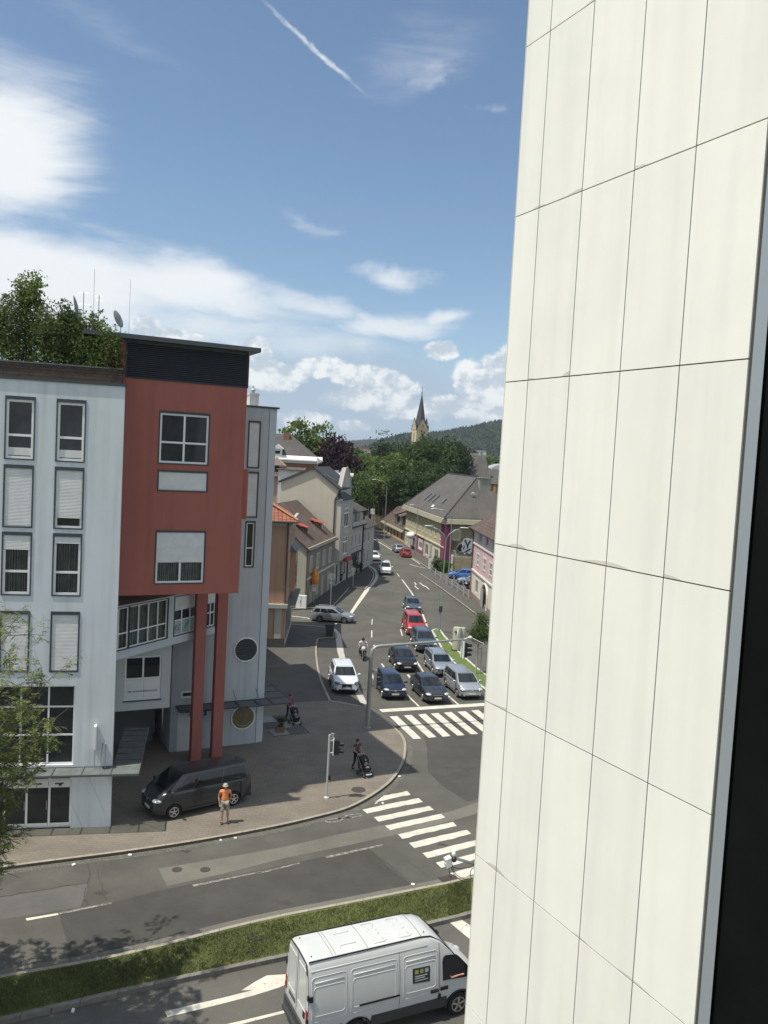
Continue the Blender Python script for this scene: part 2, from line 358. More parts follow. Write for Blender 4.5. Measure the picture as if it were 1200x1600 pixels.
redlens = mat('red_lens', (.35, .01, .01), .2, var=.1)
blindm = mat('shutter_white', (.70, .71, .69), .6, wave=('Z', 8.0, (.6, .61, .6), 'SIN'), var=.1, ns=2)
curtain = mat('curtain', (.5, .5, .46), .9, wave=('X', 3.0, (.2, .2, .19), 'SIN'), var=.25, ns=3)
platem = mat('plate', (.6, .6, .6), .5, var=.05)
# ------------------------------------------------------------------ ground, roads, pavements
def structure(name, mb, m, **k):
    o = mb.build(name, m, **k); o['kind'] = 'structure'; return o
LOW = -0.28        # the carriageway beyond the grass strip lies a step lower
mb = MB(); mb.grid([[(x, y, -.45) for x in (-3500, -900, -120, 120, 900, 3500)] for y in (-600, -200, 60, 400, 1500, 5100)])
structure('ground', mb, mat('earth', (.1, .12, .05), .95, var=.4, ns=.02))
nearS = [at(-120, 1620, LOW), at(0, 1590, LOW), at(200, 1543, LOW), at(400, 1500, LOW), at(735, 1425, LOW)]
# main road sheet (north of the median) and low road
medN = pts([(-200, 1562), (0, 1527), (200, 1490), (400, 1440), (560, 1408), (700, 1380), (735, 1371)], .1)
medS = pts([(-200, 1634), (0, 1590), (200, 1543), (400, 1500), (560, 1466), (700, 1433), (735, 1424)], -.12)
mb = MB(); mb.poly([(medN[0].x-20, medN[0].y-11, 0)] + [(p.x, p.y-.35, 0) for p in medN] + [(6.2, 32.6, 0), (40, 49, 0), (60, 240, 0), (-30, 240, 0), (-60, 20, 0)])
structure('road', mb, asphalt)
mb = MB(); mb.poly([(p.x, p.y+.1, LOW) for p in ([Vector((medS[0].x-20, medS[0].y-10, 0))] + medS)] + [(6.2, 32.62, LOW), (40, 49.1, LOW), (40, 0, LOW), (-60, 0, LOW)])
structure('near_road', mb, asphalt_mid)
# ramp face between the two levels east of the median
mb = MB(); mb.box(6.0, 6.2, 29, 32.6, LOW-.1, -.01); structure('road_step', mb, asphalt)
# grass median with kerbs
mb = MB(); e = [Vector((4.95, 32.9, .1)), Vector((5.25, 32.2, .05)), Vector((4.9, 31.2, -.05))]
rr_ = random.Random(6)
rows = [[(a_.lerp(b_, t)).to_tuple()[:2]+(.088-.215*t+.012*math.sin(i*1.3+t*7),) for t in [j/8 for j in range(9)]] for i, (a_, b_) in enumerate([(medN[k].lerp(medN[k+1], u), medS[k].lerp(medS[k+1], u)) for k in range(6) for u in (0, .2, .4, .6, .8)]+[(medN[-1], medS[-1]), (e[0], e[2]), (e[1].lerp(e[0], .3), e[1].lerp(e[2], .3))])]
mb.grid(rows); structure('median', mb, grassm, smooth=True)
mb = MB(); ribbon(mb, smooth_line(medN+e[:1]), -.02, .13, -.05, .10); structure('kerb', mb, kerbm)
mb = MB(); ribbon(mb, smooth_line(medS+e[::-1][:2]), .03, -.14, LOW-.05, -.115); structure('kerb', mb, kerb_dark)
mb = MB(); sheet(mb, smooth_line(medN), .13, .55, .0092); structure('gutter', mb, asphalt_light)
# grass blades on the median (stuff)
def blades(name, inside, n, hgt, seed, label, wid=.012):
    rnd = random.Random(seed); vs = []; fs = []
    for _ in range(n):
        x, y, z0 = inside(rnd); a = rnd.random()*PI; h = hgt*(.5+rnd.random()); lx, ly = rnd.gauss(0, .4)*h, rnd.gauss(0, .4)*h; w_ = wid*(.6+.8*rnd.random())
        k = len(vs); vs += [(x-math.cos(a)*w_, y-math.sin(a)*w_, z0), (x+math.cos(a)*w_, y+math.sin(a)*w_, z0), (x+lx, y+ly, z0+h)]; fs.append((k, k+1, k+2))
    me = bpy.data.meshes.new(name); me.from_pydata(vs, [], fs); me.materials.append(mat('grass_blade', (.115, .135, .042), .8, var=.4, ns=.9, island=.4, broad=.3))
    o = link(name, me); return tag(o, label, 'grass', kind='stuff')
def med_in(r):
    t = r.random(); i = min(int(t*6), 5); f = t*6-i; a = medN[i].lerp(medN[i+1], f); b = medS[i].lerp(medS[i+1], f); s = r.uniform(.06, .96); p = a.lerp(b, s); return p.x, p.y, .08-.215*s
blades('grass', med_in, 60000, .075, 5, 'short green grass growing on the long median strip between the two carriageways')

# kerb line of the corner footway
KB = [(-260, 1392), (-80, 1368), (0, 1356), (100, 1343), (200, 1330), (300, 1315), (400, 1297), (450, 1287), (500, 1275), (540, 1264), (570, 1250), (595, 1234), (612, 1220), (625, 1203), (633, 1185), (635, 1165), (630, 1150), (617, 1136), (601, 1123), (584, 1110), (571, 1104)]
KB2 = [(571, 1104), (545, 1099.5), (518.7, 1094.5), (515.5, 1090), (506, 1070), (500, 1052), (497, 1037.5), (495, 1016), (496, 1004), (498, 998)]
KB3 = [(498, 998), (526, 995.5), (526, 989), (520, 983), (512, 980.4), (490, 977.5), (470, 976), (440, 974.5)]
kl = smooth_line(pts(KB, .12), 5)+smooth_line(pts(KB2, .12), 3)[1:]+pts(KB3, .12)[1:]
NB = sum(1 for p in kl if p.y < 56.5 and p.x < 3)
k1 = [p for p in kl[:len(smooth_line(pts(KB, .12), 5))]]
wb = [(-3.3, 56.6), (-14, 52.6), (-40, 40), (-45, 18)]
mb = MB(); mb.prism([(p.x, p.y) for p in k1]+[(-2.4, 56.4)]+wb[1:], -.1, .12); structure('pavement', mb, brickpave)
k2 = kl[len(k1)-1:]
mb = MB(); mb.prism([(-14, 50.6), (-3.4, 54.4)]+[(p.x, p.y) for p in k2]+[(-40, 75), (-40, 41)], -.1, .117); structure('footway', mb, pave_far)
mb = MB(); ribbon(mb, kl, .0, .15, -.05, .135); structure('kerb', mb, kerbm)
gl = k1
mb = MB(); sheet(mb, gl, 0, -.38, .008); structure('gutter', mb, cobble)
# white stone gutter band beside the parking bay
mb = MB(); mb.mi = 0
BL = [(518, 982), (523.5, 990), (525.5, 1005), (527, 1018), (531.5, 1033), (545, 1063), (563, 1098)]; BR = [(525, 983), (532, 991), (535.5, 1006), (537, 1018), (541, 1033), (555, 1063), (575, 1101)]
mb.grid([[at(*a, .006), at(*b, .006)] for a, b in zip(BL, BR)]); structure('gutter', mb, mat('concrete_band', (.42, .41, .37), .85, var=.15, ns=3))
# footway on the north side of the side street
NF = [(440, 953), (470, 951), (500, 949.5), (520, 948), (533.5, 933), (547, 918), (559, 919), (571, 920), (578, 913), (582, 907), (585, 898), (583, 893), (578, 887), (567, 879), (563, 872), (566, 860), (571, 845), (566, 830)]
nf = pts(NF, .12)
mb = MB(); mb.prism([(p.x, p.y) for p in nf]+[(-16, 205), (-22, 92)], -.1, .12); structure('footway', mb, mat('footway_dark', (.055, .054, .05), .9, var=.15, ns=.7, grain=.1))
mb = MB(); ribbon(mb, nf, .0, .15, -.05, .135); structure('kerb', mb, kerbm)
mb = MB(); sheet(mb, smooth_line(pts([(571, 920), (579, 913), (584, 906), (586.5, 898), (584, 891), (578, 886), (567, 878)], .01)), 0, -.45, .008); structure('gutter', mb, mat('concrete_band'))
# right-hand footway
RF = [(770, 985), (745, 961), (727, 947), (700, 927), (678, 911), (664, 902), (655, 896), (656, 894.3), (672, 893.6)]
rf = pts(RF, .12)
mb = MB(); mb.prism([(p.x, p.y) for p in rf]+[(11.6, 128), (26, 128), (26, 70)], -.1, .12); structure('footway', mb, pave_far)
mb = MB(); ribbon(mb, rf[:7], 0, -.15, -.05, .135); structure('kerb', mb, kerbm)
RF2 = [(670, 889.5), (655, 887), (643, 883.5), (637, 881.7), (643, 879), (657, 880.5)]
rf2 = pts([(672, 890), (659, 881), (643, 871), (629, 864.5), (615, 859), (597, 847), (580, 836.5), (566, 827), (556, 820)], .12)
mb = MB(); mb.prism([(p.x, p.y) for p in rf2]+[(-2, 240), (26, 240), (26, 129.5)], -.1, .12); structure('footway', mb, pave_far)
mb = MB(); ribbon(mb, rf2, 0, -.15, -.05, .135); structure('kerb', mb, kerbm)
# small green island
GL = [(673.5, 985), (681, 998), (691, 1016), (702, 1028), (712, 1039), (735, 1059), (760, 1079), (790, 1101)]; GR = [(689, 984.5), (696, 994), (704, 1003), (716, 1016), (731, 1030), (746, 1043), (761, 1054), (800, 1080)]
gl_ = pts(GL, .12); gr_ = pts(GR, .12); gi = gl_+gr_[::-1]
cap = [at(680, 982.2, .12)]
mb = MB(); mb.prism([(p.x, p.y) for p in gl_[::-1]+cap+gr_], -.05, .09); structure('verge', mb, mat('verge_grass', (.10, .145, .035), .95, var=.3, ns=2, bump=.7, bs=18))
mb = MB(); ribbon(mb, gl_[::-1]+cap+gr_, 0, -.18, -.05, .13); structure('kerb', mb, mat('kerb_pale', (.5, .49, .43), .85, var=.15, ns=3))

# asphalt repairs, each a thin sheet
PZ = [.003]
def patch(l, z, m, zz=0.):
    PZ[0] += .0012; z = PZ[0]; mb = MB(); mb.poly(pts(l, z)); return structure('road_patch', mb, m)
patch([(247.5, 1357), (356, 1339), (450, 1322), (525, 1304.5), (600, 1289), (660, 1277), (707, 1267), (747, 1253), (800, 1240), (800, 1257), (747, 1271), (700, 1284), (640, 1299), (557, 1318), (440, 1342), (350, 1365), (260.6, 1384.5)], .004, asphalt_light)
patch([(92, 1427), (174, 1410), (259, 1389), (350, 1371), (450, 1350), (573, 1325), (610, 1356), (645, 1385), (560, 1400), (440, 1429), (320, 1457), (230, 1479), (160, 1489), (108, 1502), (104, 1470)], .004, asphalt_dark)
patch([(0, 1402), (70, 1390), (138, 1379), (137, 1390), (125, 1418), (60, 1428), (-60, 1446), (-60, 1412)], .004, mat('asphalt_dim', (.1, .098, .091), .9, var=.18, ns=.8, bump=.25, bs=60))
patch([(667, 1168), (669, 1205), (690, 1227), (731, 1252), (790, 1238), (860, 1180), (780, 1100), (700, 1125), (662, 1150)], .004, asphalt_dark)
patch([(576, 1325), (700, 1297), (760, 1290), (760, 1360), (735, 1366), (650, 1384), (612, 1353)], .004, asphalt)
# hairline cracks sealed with bitumen
mb = MB()
for l in ([(139, 1350), (138, 1379), (131, 1395), (136, 1414)], [(152, 1357), (158, 1385), (165, 1405)], [(574, 1325), (612, 1356), (645, 1385)], [(635, 1345), (655, 1358), (668, 1371)], [(748, 1131), (690, 1137), (655, 1140), (620, 1134)], [(0, 1402), (70, 1390), (138, 1379)], [(92, 1427), (104, 1465), (110, 1505)], [(750, 1197), (690, 1215)]):
    q = smooth_line(pts(l, 0), 6); rr = random.Random(len(l)); q = [Vector((p.x+rr.uniform(-.05, .05), p.y+rr.uniform(-.05, .05), 0)) for p in q]; sheet(mb, q, -.015, .015, .0165)
structure('road_crack', mb, mat('bitumen', (.065, .063, .06), .85, var=.2))
rs = random.Random(9)
stain = mat('oil_stain', (.052, .05, .046), .8, var=.3, ns=5)
mb = MB()
for a_, b_, k_ in [(300, 1455, .5), (372, 1425, .35), (160, 1395, .3), (445, 1410, .45), (520, 1372, .3), (290, 1330, .25), (700, 1200, .5), (640, 1196, .35), (690, 1320, .3), (600, 1060, .3), (655, 1075, .3), (560, 1000, .4), (705, 950, .4), (245, 1400, .2), (398, 1466, .3), (60, 1470, .35)]:
    c = at(a_, b_, .0); n_ = 14; mb.poly([(c.x+k_*rs.uniform(.45, 1)*math.cos(2*PI*i/n_), c.y+k_*.6*rs.uniform(.45, 1)*math.sin(2*PI*i/n_), .0105) for i in range(n_)])
structure('road_stain', mb, stain)
# painted markings
def marks(name, polys, m=paint, z=.012):
    mb = MB()
    for l in polys: mb.poly(pts(l, z))
    return structure(name, mb, m)
def zz(l, ox, oy, s): return [(ox+a/s, oy+b/s) for a, b in l]
S1 = 3.75
cwA = [[(632,148),(678,145),(818,277),(772,280)],[(716,142),(760,138),(907,268),(862,273)],[(800,137),(843,132),(990,262),(945,267)],[(874,131),(918,127),(1072,257),(1030,260)],[(950,125),(995,121),(1152,250),(1110,253)],[(1030,120),(1078,117),(1235,245),(1192,248)],[(1110,113),(1155,110),(1315,240),(1275,243)],[(1190,107),(1235,104),(1395,235),(1355,238)]]
marks('zebra_crossing', [zz(l, 440, 1080, S1) for l in cwA])
cwB = [[(600,612),(735,585),(758,605),(545,651)],[(470,693),(800,626),(826,648),(500,716)],[(537,740),(865,672),(892,694),(568,765)],[(605,788),(935,718),(960,740),(635,813)],[(678,838),(1005,765),(1028,788),(708,865)],[(745,888),(1085,812),(1113,835),(780,920)],[(825,948),(1165,865),(1195,890),(858,978)],[(903,1005),(1280,915),(1310,940),(938,1035)],[(985,1065),(1200,1012),(1240,1045),(1030,1096)]]
def wear(mb, quads, n=9):   # stripes with slightly ragged ends and chips
    r = random.Random(3)
    for q in quads:
        a, b, c, d = [at(*p, .012) for p in q]
        top = [a.lerp(b, i/n)+Vector((r.uniform(-.03, .03), r.uniform(-.03, .03), 0)) for i in range(n+1)]
        bot = [d.lerp(c, i/n)+Vector((r.uniform(-.03, .03), r.uniform(-.03, .03), 0)) for i in range(n+1)]
        mb.grid([top, bot])
    return mb
structure('zebra_crossing', wear(MB(), [zz(l, 440, 1080, S1) for l in cwB]), paint)
marks('stop_line', [zz([(570,106),(1195,68),(1300,62),(1300,80),(1195,86),(590,123)], 440, 1080, S1)])
lines = [[(581,967),(582.3,967),(581.6,976),(580.2,976)],[(580,985),(581.8,985),(581.8,996),(579.8,996)],[(583,1008),(585,1007),(588,1015),(586,1016)],[(625,983),(626.7,983),(629.5,993),(627.7,993.5)],[(633.5,1006.5),(635.4,1006),(642.7,1019),(640.7,1019)],
 [(650,1034),(652,1033),(662.5,1049),(660.5,1050)],[(595,1037),(597,1036.5),(603,1044),(600.5,1045)],[(635.5,1054),(638.5,1053.5),(642.5,1058.5),(639,1059)],[(634.2,1085.5),(636.5,1084.7),(656,1103.5),(653.5,1104)],[(699,1087.5),(701.5,1086.7),(717.5,1100.5),(715,1101)],
 [(579,1053),(581.5,1052),(586.5,1061),(584,1063)],[(619.5,896),(620.7,896),(624.6,900.6),(623.3,900.8)],[(576,862),(577,861.6),(583.5,867.2),(582.5,867.5)],[(571,849),(571.8,848.7),(576,853),(575.2,853.3)]]
marks('lane_line', lines)
mb = MB(); sheet(mb, smooth_line(pts([(628.2, 905.5), (635, 915), (642, 924.5), (648, 935), (653.5, 945), (657.5, 953), (661, 961.5), (665, 972), (668.5, 982)])), -.09, .09, .012); structure('lane_line', mb, paint)
mb = MB(); sheet(mb, smooth_line(pts([(655, 896), (664, 902), (678, 911), (700, 927), (727, 947), (745, 961), (770, 985)])), .02, .2, .012); structure('edge_line', mb, paint)
mb = MB(); sheet(mb, smooth_line(pts([(640, 881.6), (649, 884.5), (660, 887), (671, 888.5)])), -.1, .1, .012); sheet(mb, smooth_line(pts([(643, 872.5), (650, 877), (656, 881)])), -.1, .1, .012); sheet(mb, smooth_line(pts([(552, 819), (565, 830.5), (580, 840), (597, 850), (614, 860.5)])), -.12, .12, .012); structure('edge_line', mb, paint)
mb = MB(); sheet(mb, smooth_line(pts([(440, 961.5), (458, 963), (475, 965), (488, 967.5)])), -.12, .12, .012); sheet(mb, smooth_line(pts([(440, 975.5), (457, 977), (480, 978.5), (500, 981.5), (512, 983.5)])), -.12, .12, .012); structure('edge_line', mb, paint)
marks('edge_line', [[(545, 959), (549.5, 960), (576.5, 922.5), (577, 920), (571, 920)], [(519, 978), (523.5, 977), (527, 974), (522, 974)]])
marks('road_symbol', [[(647,910),(648.2,909.5),(651,913),(648.8,915),(650.5,917),(654.6,920.5),(653.4,921),(647.5,916),(649.2,914)], [(655,910.6),(656.2,910.2),(662,914.5),(666,916),(671.5,920.8),(670,921),(665,917),(661,915.6)]])
# kerbside bicycle mark, worn lane dashes
mb = MB()
for cx, cy in ((522, 1282), (574-22, 1275)):
    for a, b in ((0, 0),):
        c = at(cx, cy, 0); k = [Vector((c.x+.42*math.cos(t)*math.cos(.43)-.16*math.sin(t)*math.sin(.43), c.y+.42*math.cos(t)*math.sin(.43)+.16*math.sin(t)*math.cos(.43), 0)) for t in [i*2*PI/16 for i in range(17)]]; sheet(mb, k, -.05, .05, .012)
c = at(538, 1278.5, 0); sheet(mb, [c+Vector((-.3, -.1, 0)), c+Vector((.35, .15, 0))], -.05, .05, .012)
structure('road_symbol', mb, paint_worn)
marks('lane_line', [[(40,1435),(91,1426.5),(91.5,1429.5),(42,1438.5)]]); marks('lane_line', [[(92,1426),(174,1409.5),(174.5,1412),(92.5,1429)], [(300,1382.5),(408,1361),(408.5,1363),(303,1385.5)],[(508,1338),(598,1318.5),(598.5,1321),(511,1341)],[(400,1364),(468,1347.5),(468,1349.5),(402,1366)]], paint_worn)
# low road: arrow, lines
arrow = [(257,1580.5),(300,1570),(350,1558.5),(395,1547),(377,1547.5),(400,1533),(417,1524),(450,1522),(452,1536),(436,1543),(398,1555),(350,1567.5),(300,1580),(262,1589)]
def marksL(name, polys, m=paint):
    mb = MB()
    for l in polys: mb.poly([at(a, b, LOW+.008) for a, b in l])
    return structure(name, mb, m)
marksL('road_arrow', [arrow, [(696,1436),(713.5,1431.5),(745,1453),(760,1466),(760,1486),(735,1468)]])
marksL('edge_line', [[(300,1612),(364,1598),(432,1581.5),(560,1551),(560,1555),(432,1586),(366,1603),(300,1618)]])
# covers and drains
def cover(px, py, r, z, name='manhole_cover', label=None):
    c = at(px, py, z); mb = MB(); mb.lathe([(r, -.02), (r, .004), (r*.86, .006), (r*.84, .002)], n=24)
    o = mb.build(name, mat('cast_iron', (.075, .062, .055), .7, metal=.3, var=.3, ns=12), loc=(c.x, c.y, z+.012)); return tag(o, label, 'manhole cover')
cover(560, 1234, .36, .12, label='large round rusty manhole cover in the sunlit brick paving near the corner')
cover(276.5, 1359, .2, .004, label='small round iron cover in the pale asphalt repair, the left one of the pair')
cover(320.5, 1359, .2, .004, label='small round iron cover in the pale asphalt repair, the right one of the pair')
c = at(700, 1373, 0); mb = MB(); mb.obox((0, 0, 0), (.75, .4, .03)); [mb.obox((-.3+.1*i, 0, .018), (.03, .34, .012)) for i in range(7)]
tag(mb.build('drain_grate', mat('cast_iron'), loc=(c.x, c.y, .01), rz=RAD(26)), 'dark iron drain grate at the tip of the grass median', 'drain grate')
# litter flecks in the gutter
for i, (a, b) in enumerate([(203, 1337), (115, 1352), (345, 1314), (368, 1310), (588, 1256), (598, 1256), (645, 1383), (624, 1214), (114, 1580)]):
    c = at(a, b, .01 if i < 8 else LOW); mb = MB(); mb.obox((0, 0, .03), (.14, .09, .05), rz=i, rx=.3)
    tag(mb.build('litter', white, loc=c), ['crumpled white litter in the gutter in front of the grey wing', 'white litter in the gutter at the left by the tree', 'white paper scrap in the gutter left of the man in orange', 'white paper scrap in the gutter below the man in orange', 'white scrap at the kerb, the left one before the near crossing', 'white scrap at the kerb touching the first near crossing stripe', 'white scrap lying at the top edge of the grass median', 'pale scrap on the cobbled gutter of the rounded corner', 'white scrap on the low road beneath the grass median'][i], 'litter')
# ------------------------------------------------------------------ buildings
class Fac:   # a facade plane: local x along the wall, local -y outwards, z up
    def __init__(s, parent, org, ang, k=1.): s.p = parent; s.k = k; s.o = Vector((org[0], org[1], 17*(1-k))); s.a = RAD(ang)
    def part(s, name, mb, m, parent=None, smooth=False, label=None):
        if parent is not None: o = mb.build(name, m, parent, smooth=smooth)
        else: o = mb.build(name, m, s.p, s.o, s.a, smooth=smooth); o.scale = (s.k,)*3
        if label: o['label'] = label
        return o
    def wall(s, m, x0, x1, z0, z1, holes=(), depth=.2, y=0., name='wall', top=None, label=None):
        mb = MB(); xs = sorted({x0, x1, *[h[0] for h in holes], *[h[1] for h in holes]}); zs = sorted({z0, z1, *[h[2] for h in holes], *[h[3] for h in holes]})
        for i in range(len(xs)-1):
            for j in range(len(zs)-1):
                cx, cz = (xs[i]+xs[i+1])/2, (zs[j]+zs[j+1])/2
                if any(h[0] < cx < h[1] and h[2] < cz < h[3] for h in holes): continue
                mb.poly([(xs[i], y, zs[j]), (xs[i+1], y, zs[j]), (xs[i+1], y, zs[j+1]), (xs[i], y, zs[j+1])])
        for a, b, c, d in holes:
            mb.poly([(a, y, c), (a, y+depth, c), (a, y+depth, d), (a, y, d)]); mb.poly([(b, y, c), (b, y, d), (b, y+depth, d), (b, y+depth, c)])
            mb.poly([(a, y, c), (b, y, c), (b, y+depth, c), (a, y+depth, c)]); mb.poly([(a, y, d), (a, y+depth, d), (b, y+depth, d), (b, y, d)])
        if top:
            zt, xt = top; mb.poly([(x0, y, z1), (x1, y, z1), (xt, y, zt)])
        return s.part(name, mb, m, label=label)
    def window(s, x0, x1, z0, z1, fr=wframe, fw=.06, vs=(), hs=(), blind=None, cur=False, sill=None, edge=None, gl=None, y=.035, name='window', deep=.05, arch=False, label=None):
        mb = MB()
        mb.box(x0, x0+fw, y, y+deep, z0, z1); mb.box(x1-fw, x1, y, y+deep, z0, z1); mb.box(x0+fw, x1-fw, y, y+deep, z1-fw, z1); mb.box(x0+fw, x1-fw, y, y+deep, z0, z0+fw)
        for v in vs: mb.box(v-fw*.5, v+fw*.5, y+.003, y+deep-.003, z0+fw, z1-fw)
        for h in hs: mb.box(x0+fw, x1-fw, y+.006, y+deep-.006, h-fw*.5, h+fw*.5)
        wdw = s.part(name, mb, fr, label=label)
        q = MB(); q.poly([(x0, y+deep-.012, z0), (x1, y+deep-.012, z0), (x1, y+deep-.012, z1), (x0, y+deep-.012, z1)])
        s.part('pane', q, gl or (pane if cur else glassd), wdw)
        if cur:
            q = MB(); n = 40; q.grid([[(x0+(x1-x0)*i/n, y+.2+.035*math.sin(i*1.7)+.02*math.sin(i*.73), z) for i in range(n+1)] for z in (z0, z1)]); s.part('curtain', q, curtain, wdw)
        if blind is not None:
            q = MB(); nb = max(2, int((z1-blind)/.06)); rows = []
            for i in range(nb+1):
                zz_ = blind+(z1-blind-.02)*i/nb; rows.append([(x0+.02, y-.02, zz_), (x1-.02, y-.02, zz_)]); rows.append([(x0+.02, y-.035, zz_+.02), (x1-.02, y-.035, zz_+.02)])
            q.grid(rows[:-1]); s.part('shutter', q, blindm, wdw)
        if sill:
            q = MB(); q.box(x0-.06, x1+.06, -.08, y, z0-.05, z0-.002); s.part('sill', q, sill, wdw)
        if edge:
            em, e, top = edge; q = MB()
            q.box(x0-e, x0, -.03, .06, z0-e, z1+top); q.box(x1, x1+e, -.03, .06, z0-e, z1+top); q.box(x0, x1, -.03, .06, z1, z1+top); q.box(x0, x1, -.03, .06, z0-e, z0)
            s.part('surround', q, em, wdw)
        return wdw

render_grey = mat('render_grey_blue', (.60, .645, .67), .9, var=.07, ns=.45, streak=.16, bump=.1, bs=50)
render_grey2 = mat('render_grey_deep', (.46, .485, .50), .9, var=.07, ns=.5, streak=.18, bump=.1, bs=50)
render_red = mat('render_red', (.35, .118, .092), .9, var=.08, ns=.4, streak=.14, bump=.1, bs=50)
render_red2 = mat('render_red_column', (.35, .125, .10), .9, var=.06, ns=.8, streak=.08)
anth = mat('anthracite', (.045, .055, .066), .55, var=.12, ns=3)

def apartment_building():
    B = thing('apartment_building', 'modern grey-blue apartment building with a projecting red box on two red columns', 'building', (-11.32, 35.65, 0))
    def sub(org): return (org[0]+11.32, org[1]-35.65)
    # ---- grey wing
    W = Fac(B, sub((-11.32, 35.65)), 12)
    cols = [(-4.72, -3.63), (-2.70, -1.61)]; rows = [(16.16, 18.62), (13.3, 15.76), (10.41, 12.93), (7.1, 9.56)]
    off = [(-8.8, -7.7), (-6.75, -5.65)]
    holes = [(a, b, c, d) for a, b in cols+off for c, d in rows]
    G0 = (-9.5, -1.66, 2.95, 6.45); D0 = (-9.5, -1.69, .12, 2.72)
    W.wall(render_grey, -13, 0, .1, 19.45, holes+[G0, D0], depth=.25)
    for i, (a, b) in enumerate(off+cols):
        for j, (c, d) in enumerate(rows):
            e = (anth, .05, .14)
            if j == 0: W.window(a, b, c, d, hs=(c+.98,), blind=None, edge=e, fw=.1, y=.03)
            if j == 1: W.window(a, b, c, d, hs=(c+.98,), blind=c+.04 if i % 2 == 0 else c+.42, edge=e, fw=.09, y=.045)
            if j == 2: W.window(a, b, c, d, hs=(c+.98,), blind=d-.62 if i % 2 == 0 else d-.3, cur=True, edge=e, fw=.1, y=.03)
            if j == 3: W.window(a, b, c, d, hs=(c+.98,), blind=c+.03, edge=e, fw=.08, y=.045)
    for k, (a, b) in enumerate(cols):   # half blind in the lower light of the top row
        q = MB(); q.box(a+.1, b-.1, .055, .06, 16.3, 16.62); W.part('shutter', q, blindm)
    # glazed stair hall behind the tree
    vs = [-8.5, -7.4, -6.3, -5.2, -3.87, -2.75]
    W.window(G0[0], G0[1], G0[2], G0[3], fr=white, fw=.07, vs=vs, hs=(4.25, 5.5), name='shop_window', y=.12)
    dw = W.window(D0[0], D0[1], D0[2], D0[3], fr=white, fw=.09, vs=[-8.3, -7.0, -5.7, -4.45, -3.55, -2.62], hs=(1.95, 2.25), name='entrance_door', y=.12)
    q = MB()
    for a, b in ((-4.4, -3.6), (-3.5, -2.68), (-2.56, -1.78)): q.box(a, b, .1, .118, 1.97, 2.23); q.box(a, b, .1, .118, .2, .32)
    W.part('door_panel', q, white, dw)
    q = MB(); [q.box(a, a+w_, .085, .099, 2.06, 2.12) for a, w_ in ((-3.35, .42), (-2.4, .36))]; q.box(-2.24, -2.12, .085, .099, 1.98, 2.1); W.part('lettering', q, anth, dw)
    q = MB(); q.cyl((-3.62, .06, .95), (-3.62, .06, 1.35), .015); q.cyl((-2.72, .06, .95), (-2.72, .06, 1.35), .015); W.part('handle', q, metal, dw)
    q = MB(); q.prism([(-13, .55), (-.30, .55), (-4.2, 9), (-13, 9)], .1, 19.4); q.ext([(0, .0, .1), (0, .0, 19.45), (-.30, .55, 19.45), (-.30, .55, .1)], (-.02, 0, 0)); q.box(-13, -.3, .25, .55, 19.25, 19.4); W.part('rear_walls', q, render_grey)
    q = MB(); q.box(-13.05, .04, -.06, .32, 19.45, 19.56); W.part('parapet_cap', q, anth)
    q = MB(); q.prism([(-13, .32), (-.35, .32), (-4.3, 9), (-13, 9)], 19.405, 19.44); W.part('roof', q, mat('gravel_roof', (.2, .19, .17), .95, var=.3, ns=8))
    # canopy over the pavement, wrapping the corner
    q = MB(); q.box(-13, 1.15, -.96, 0, 2.82, 2.835); q.box(.0, 1.15, 0.003, 5.2, 2.82, 2.835)
    W.part('canopy_pane', q, canopyg)
    q = MB(); q.box(-13, 1.19, -1.0, -.96, 2.77, 2.86); q.box(1.15, 1.19, -.96, 5.2, 2.77, 2.86); q.box(-13, 0, -.03, -.001, 2.77, 2.86)
    for x in [-12, -10.8, -9.6, -8.4, -7.2, -6, -4.8, -3.6, -2.4, -1.2, 0]: q.box(x-.025, x+.025, -.96, -.03, 2.838, 2.87)
    for y in (.8, 1.6, 2.4, 3.2, 4.0, 4.8): q.box(0.002, 1.15, y-.025, y+.025, 2.838, 2.87)
    q.tube([(.05, -.03, 2.8), (1.15, -.96, 2.8)], .02)
    for x in (-9, -6, -3, -.45): q.tube([(x, 0, 3.9), (x, -.85, 2.86)], .012, 6)
    W.part('canopy_frame', q, mat('zinc_grey', (.13, .14, .145), .5, metal=.3, var=.1))
    # slim projecting light box
    q = MB(); q.ext([(-.80, -.02, 3.6), (-.80, -.42, 3.75), (-.80, -.42, 4.75), (-.80, -.02, 4.75)], (.1, 0, 0)); W.part('sign_box', q, white)
    q = MB(); q.cyl((-.75, -.2, 2.86), (-.75, -.2, 3.7), .018); q.cyl((-.3, -.2, 2.86), (-.3, -.2, 3.9), .018); q.ball((-.3, -.2, 3.93), .04); W.part('pole', q, metal)
    # ---- red box
    Bx = Fac(B, sub((-9.06*.905, 43.64*.905)), 26, .905); Cx = Fac(B, sub((-9.06, 43.64)), 26)
    hs = [(-2.86, -.36, 16.16, 18.7), (-2.84, -.36, 14.76, 15.7), (-2.83, -.34, 9.93, 12.58)]
    Bx.wall(render_red, -6.5, 1.62, 9.32, 20.34, hs, depth=.2)
    Bx.wall(render_red, -6.5, -4.62, 20.34, 22.05, y=.002)
    e = (anth, .06, .1)
    Bx.window(*hs[0], vs=(-1.61,), hs=(17.22,), fw=.1, edge=(anth, .06, .12), gl=glassd)
    Bx.window(*hs[1], blind=14.78, edge=e, fw=.06)
    Bx.window(*hs[2], vs=(-1.58,), hs=(), fw=.1, blind=11.0, cur=True, edge=e)
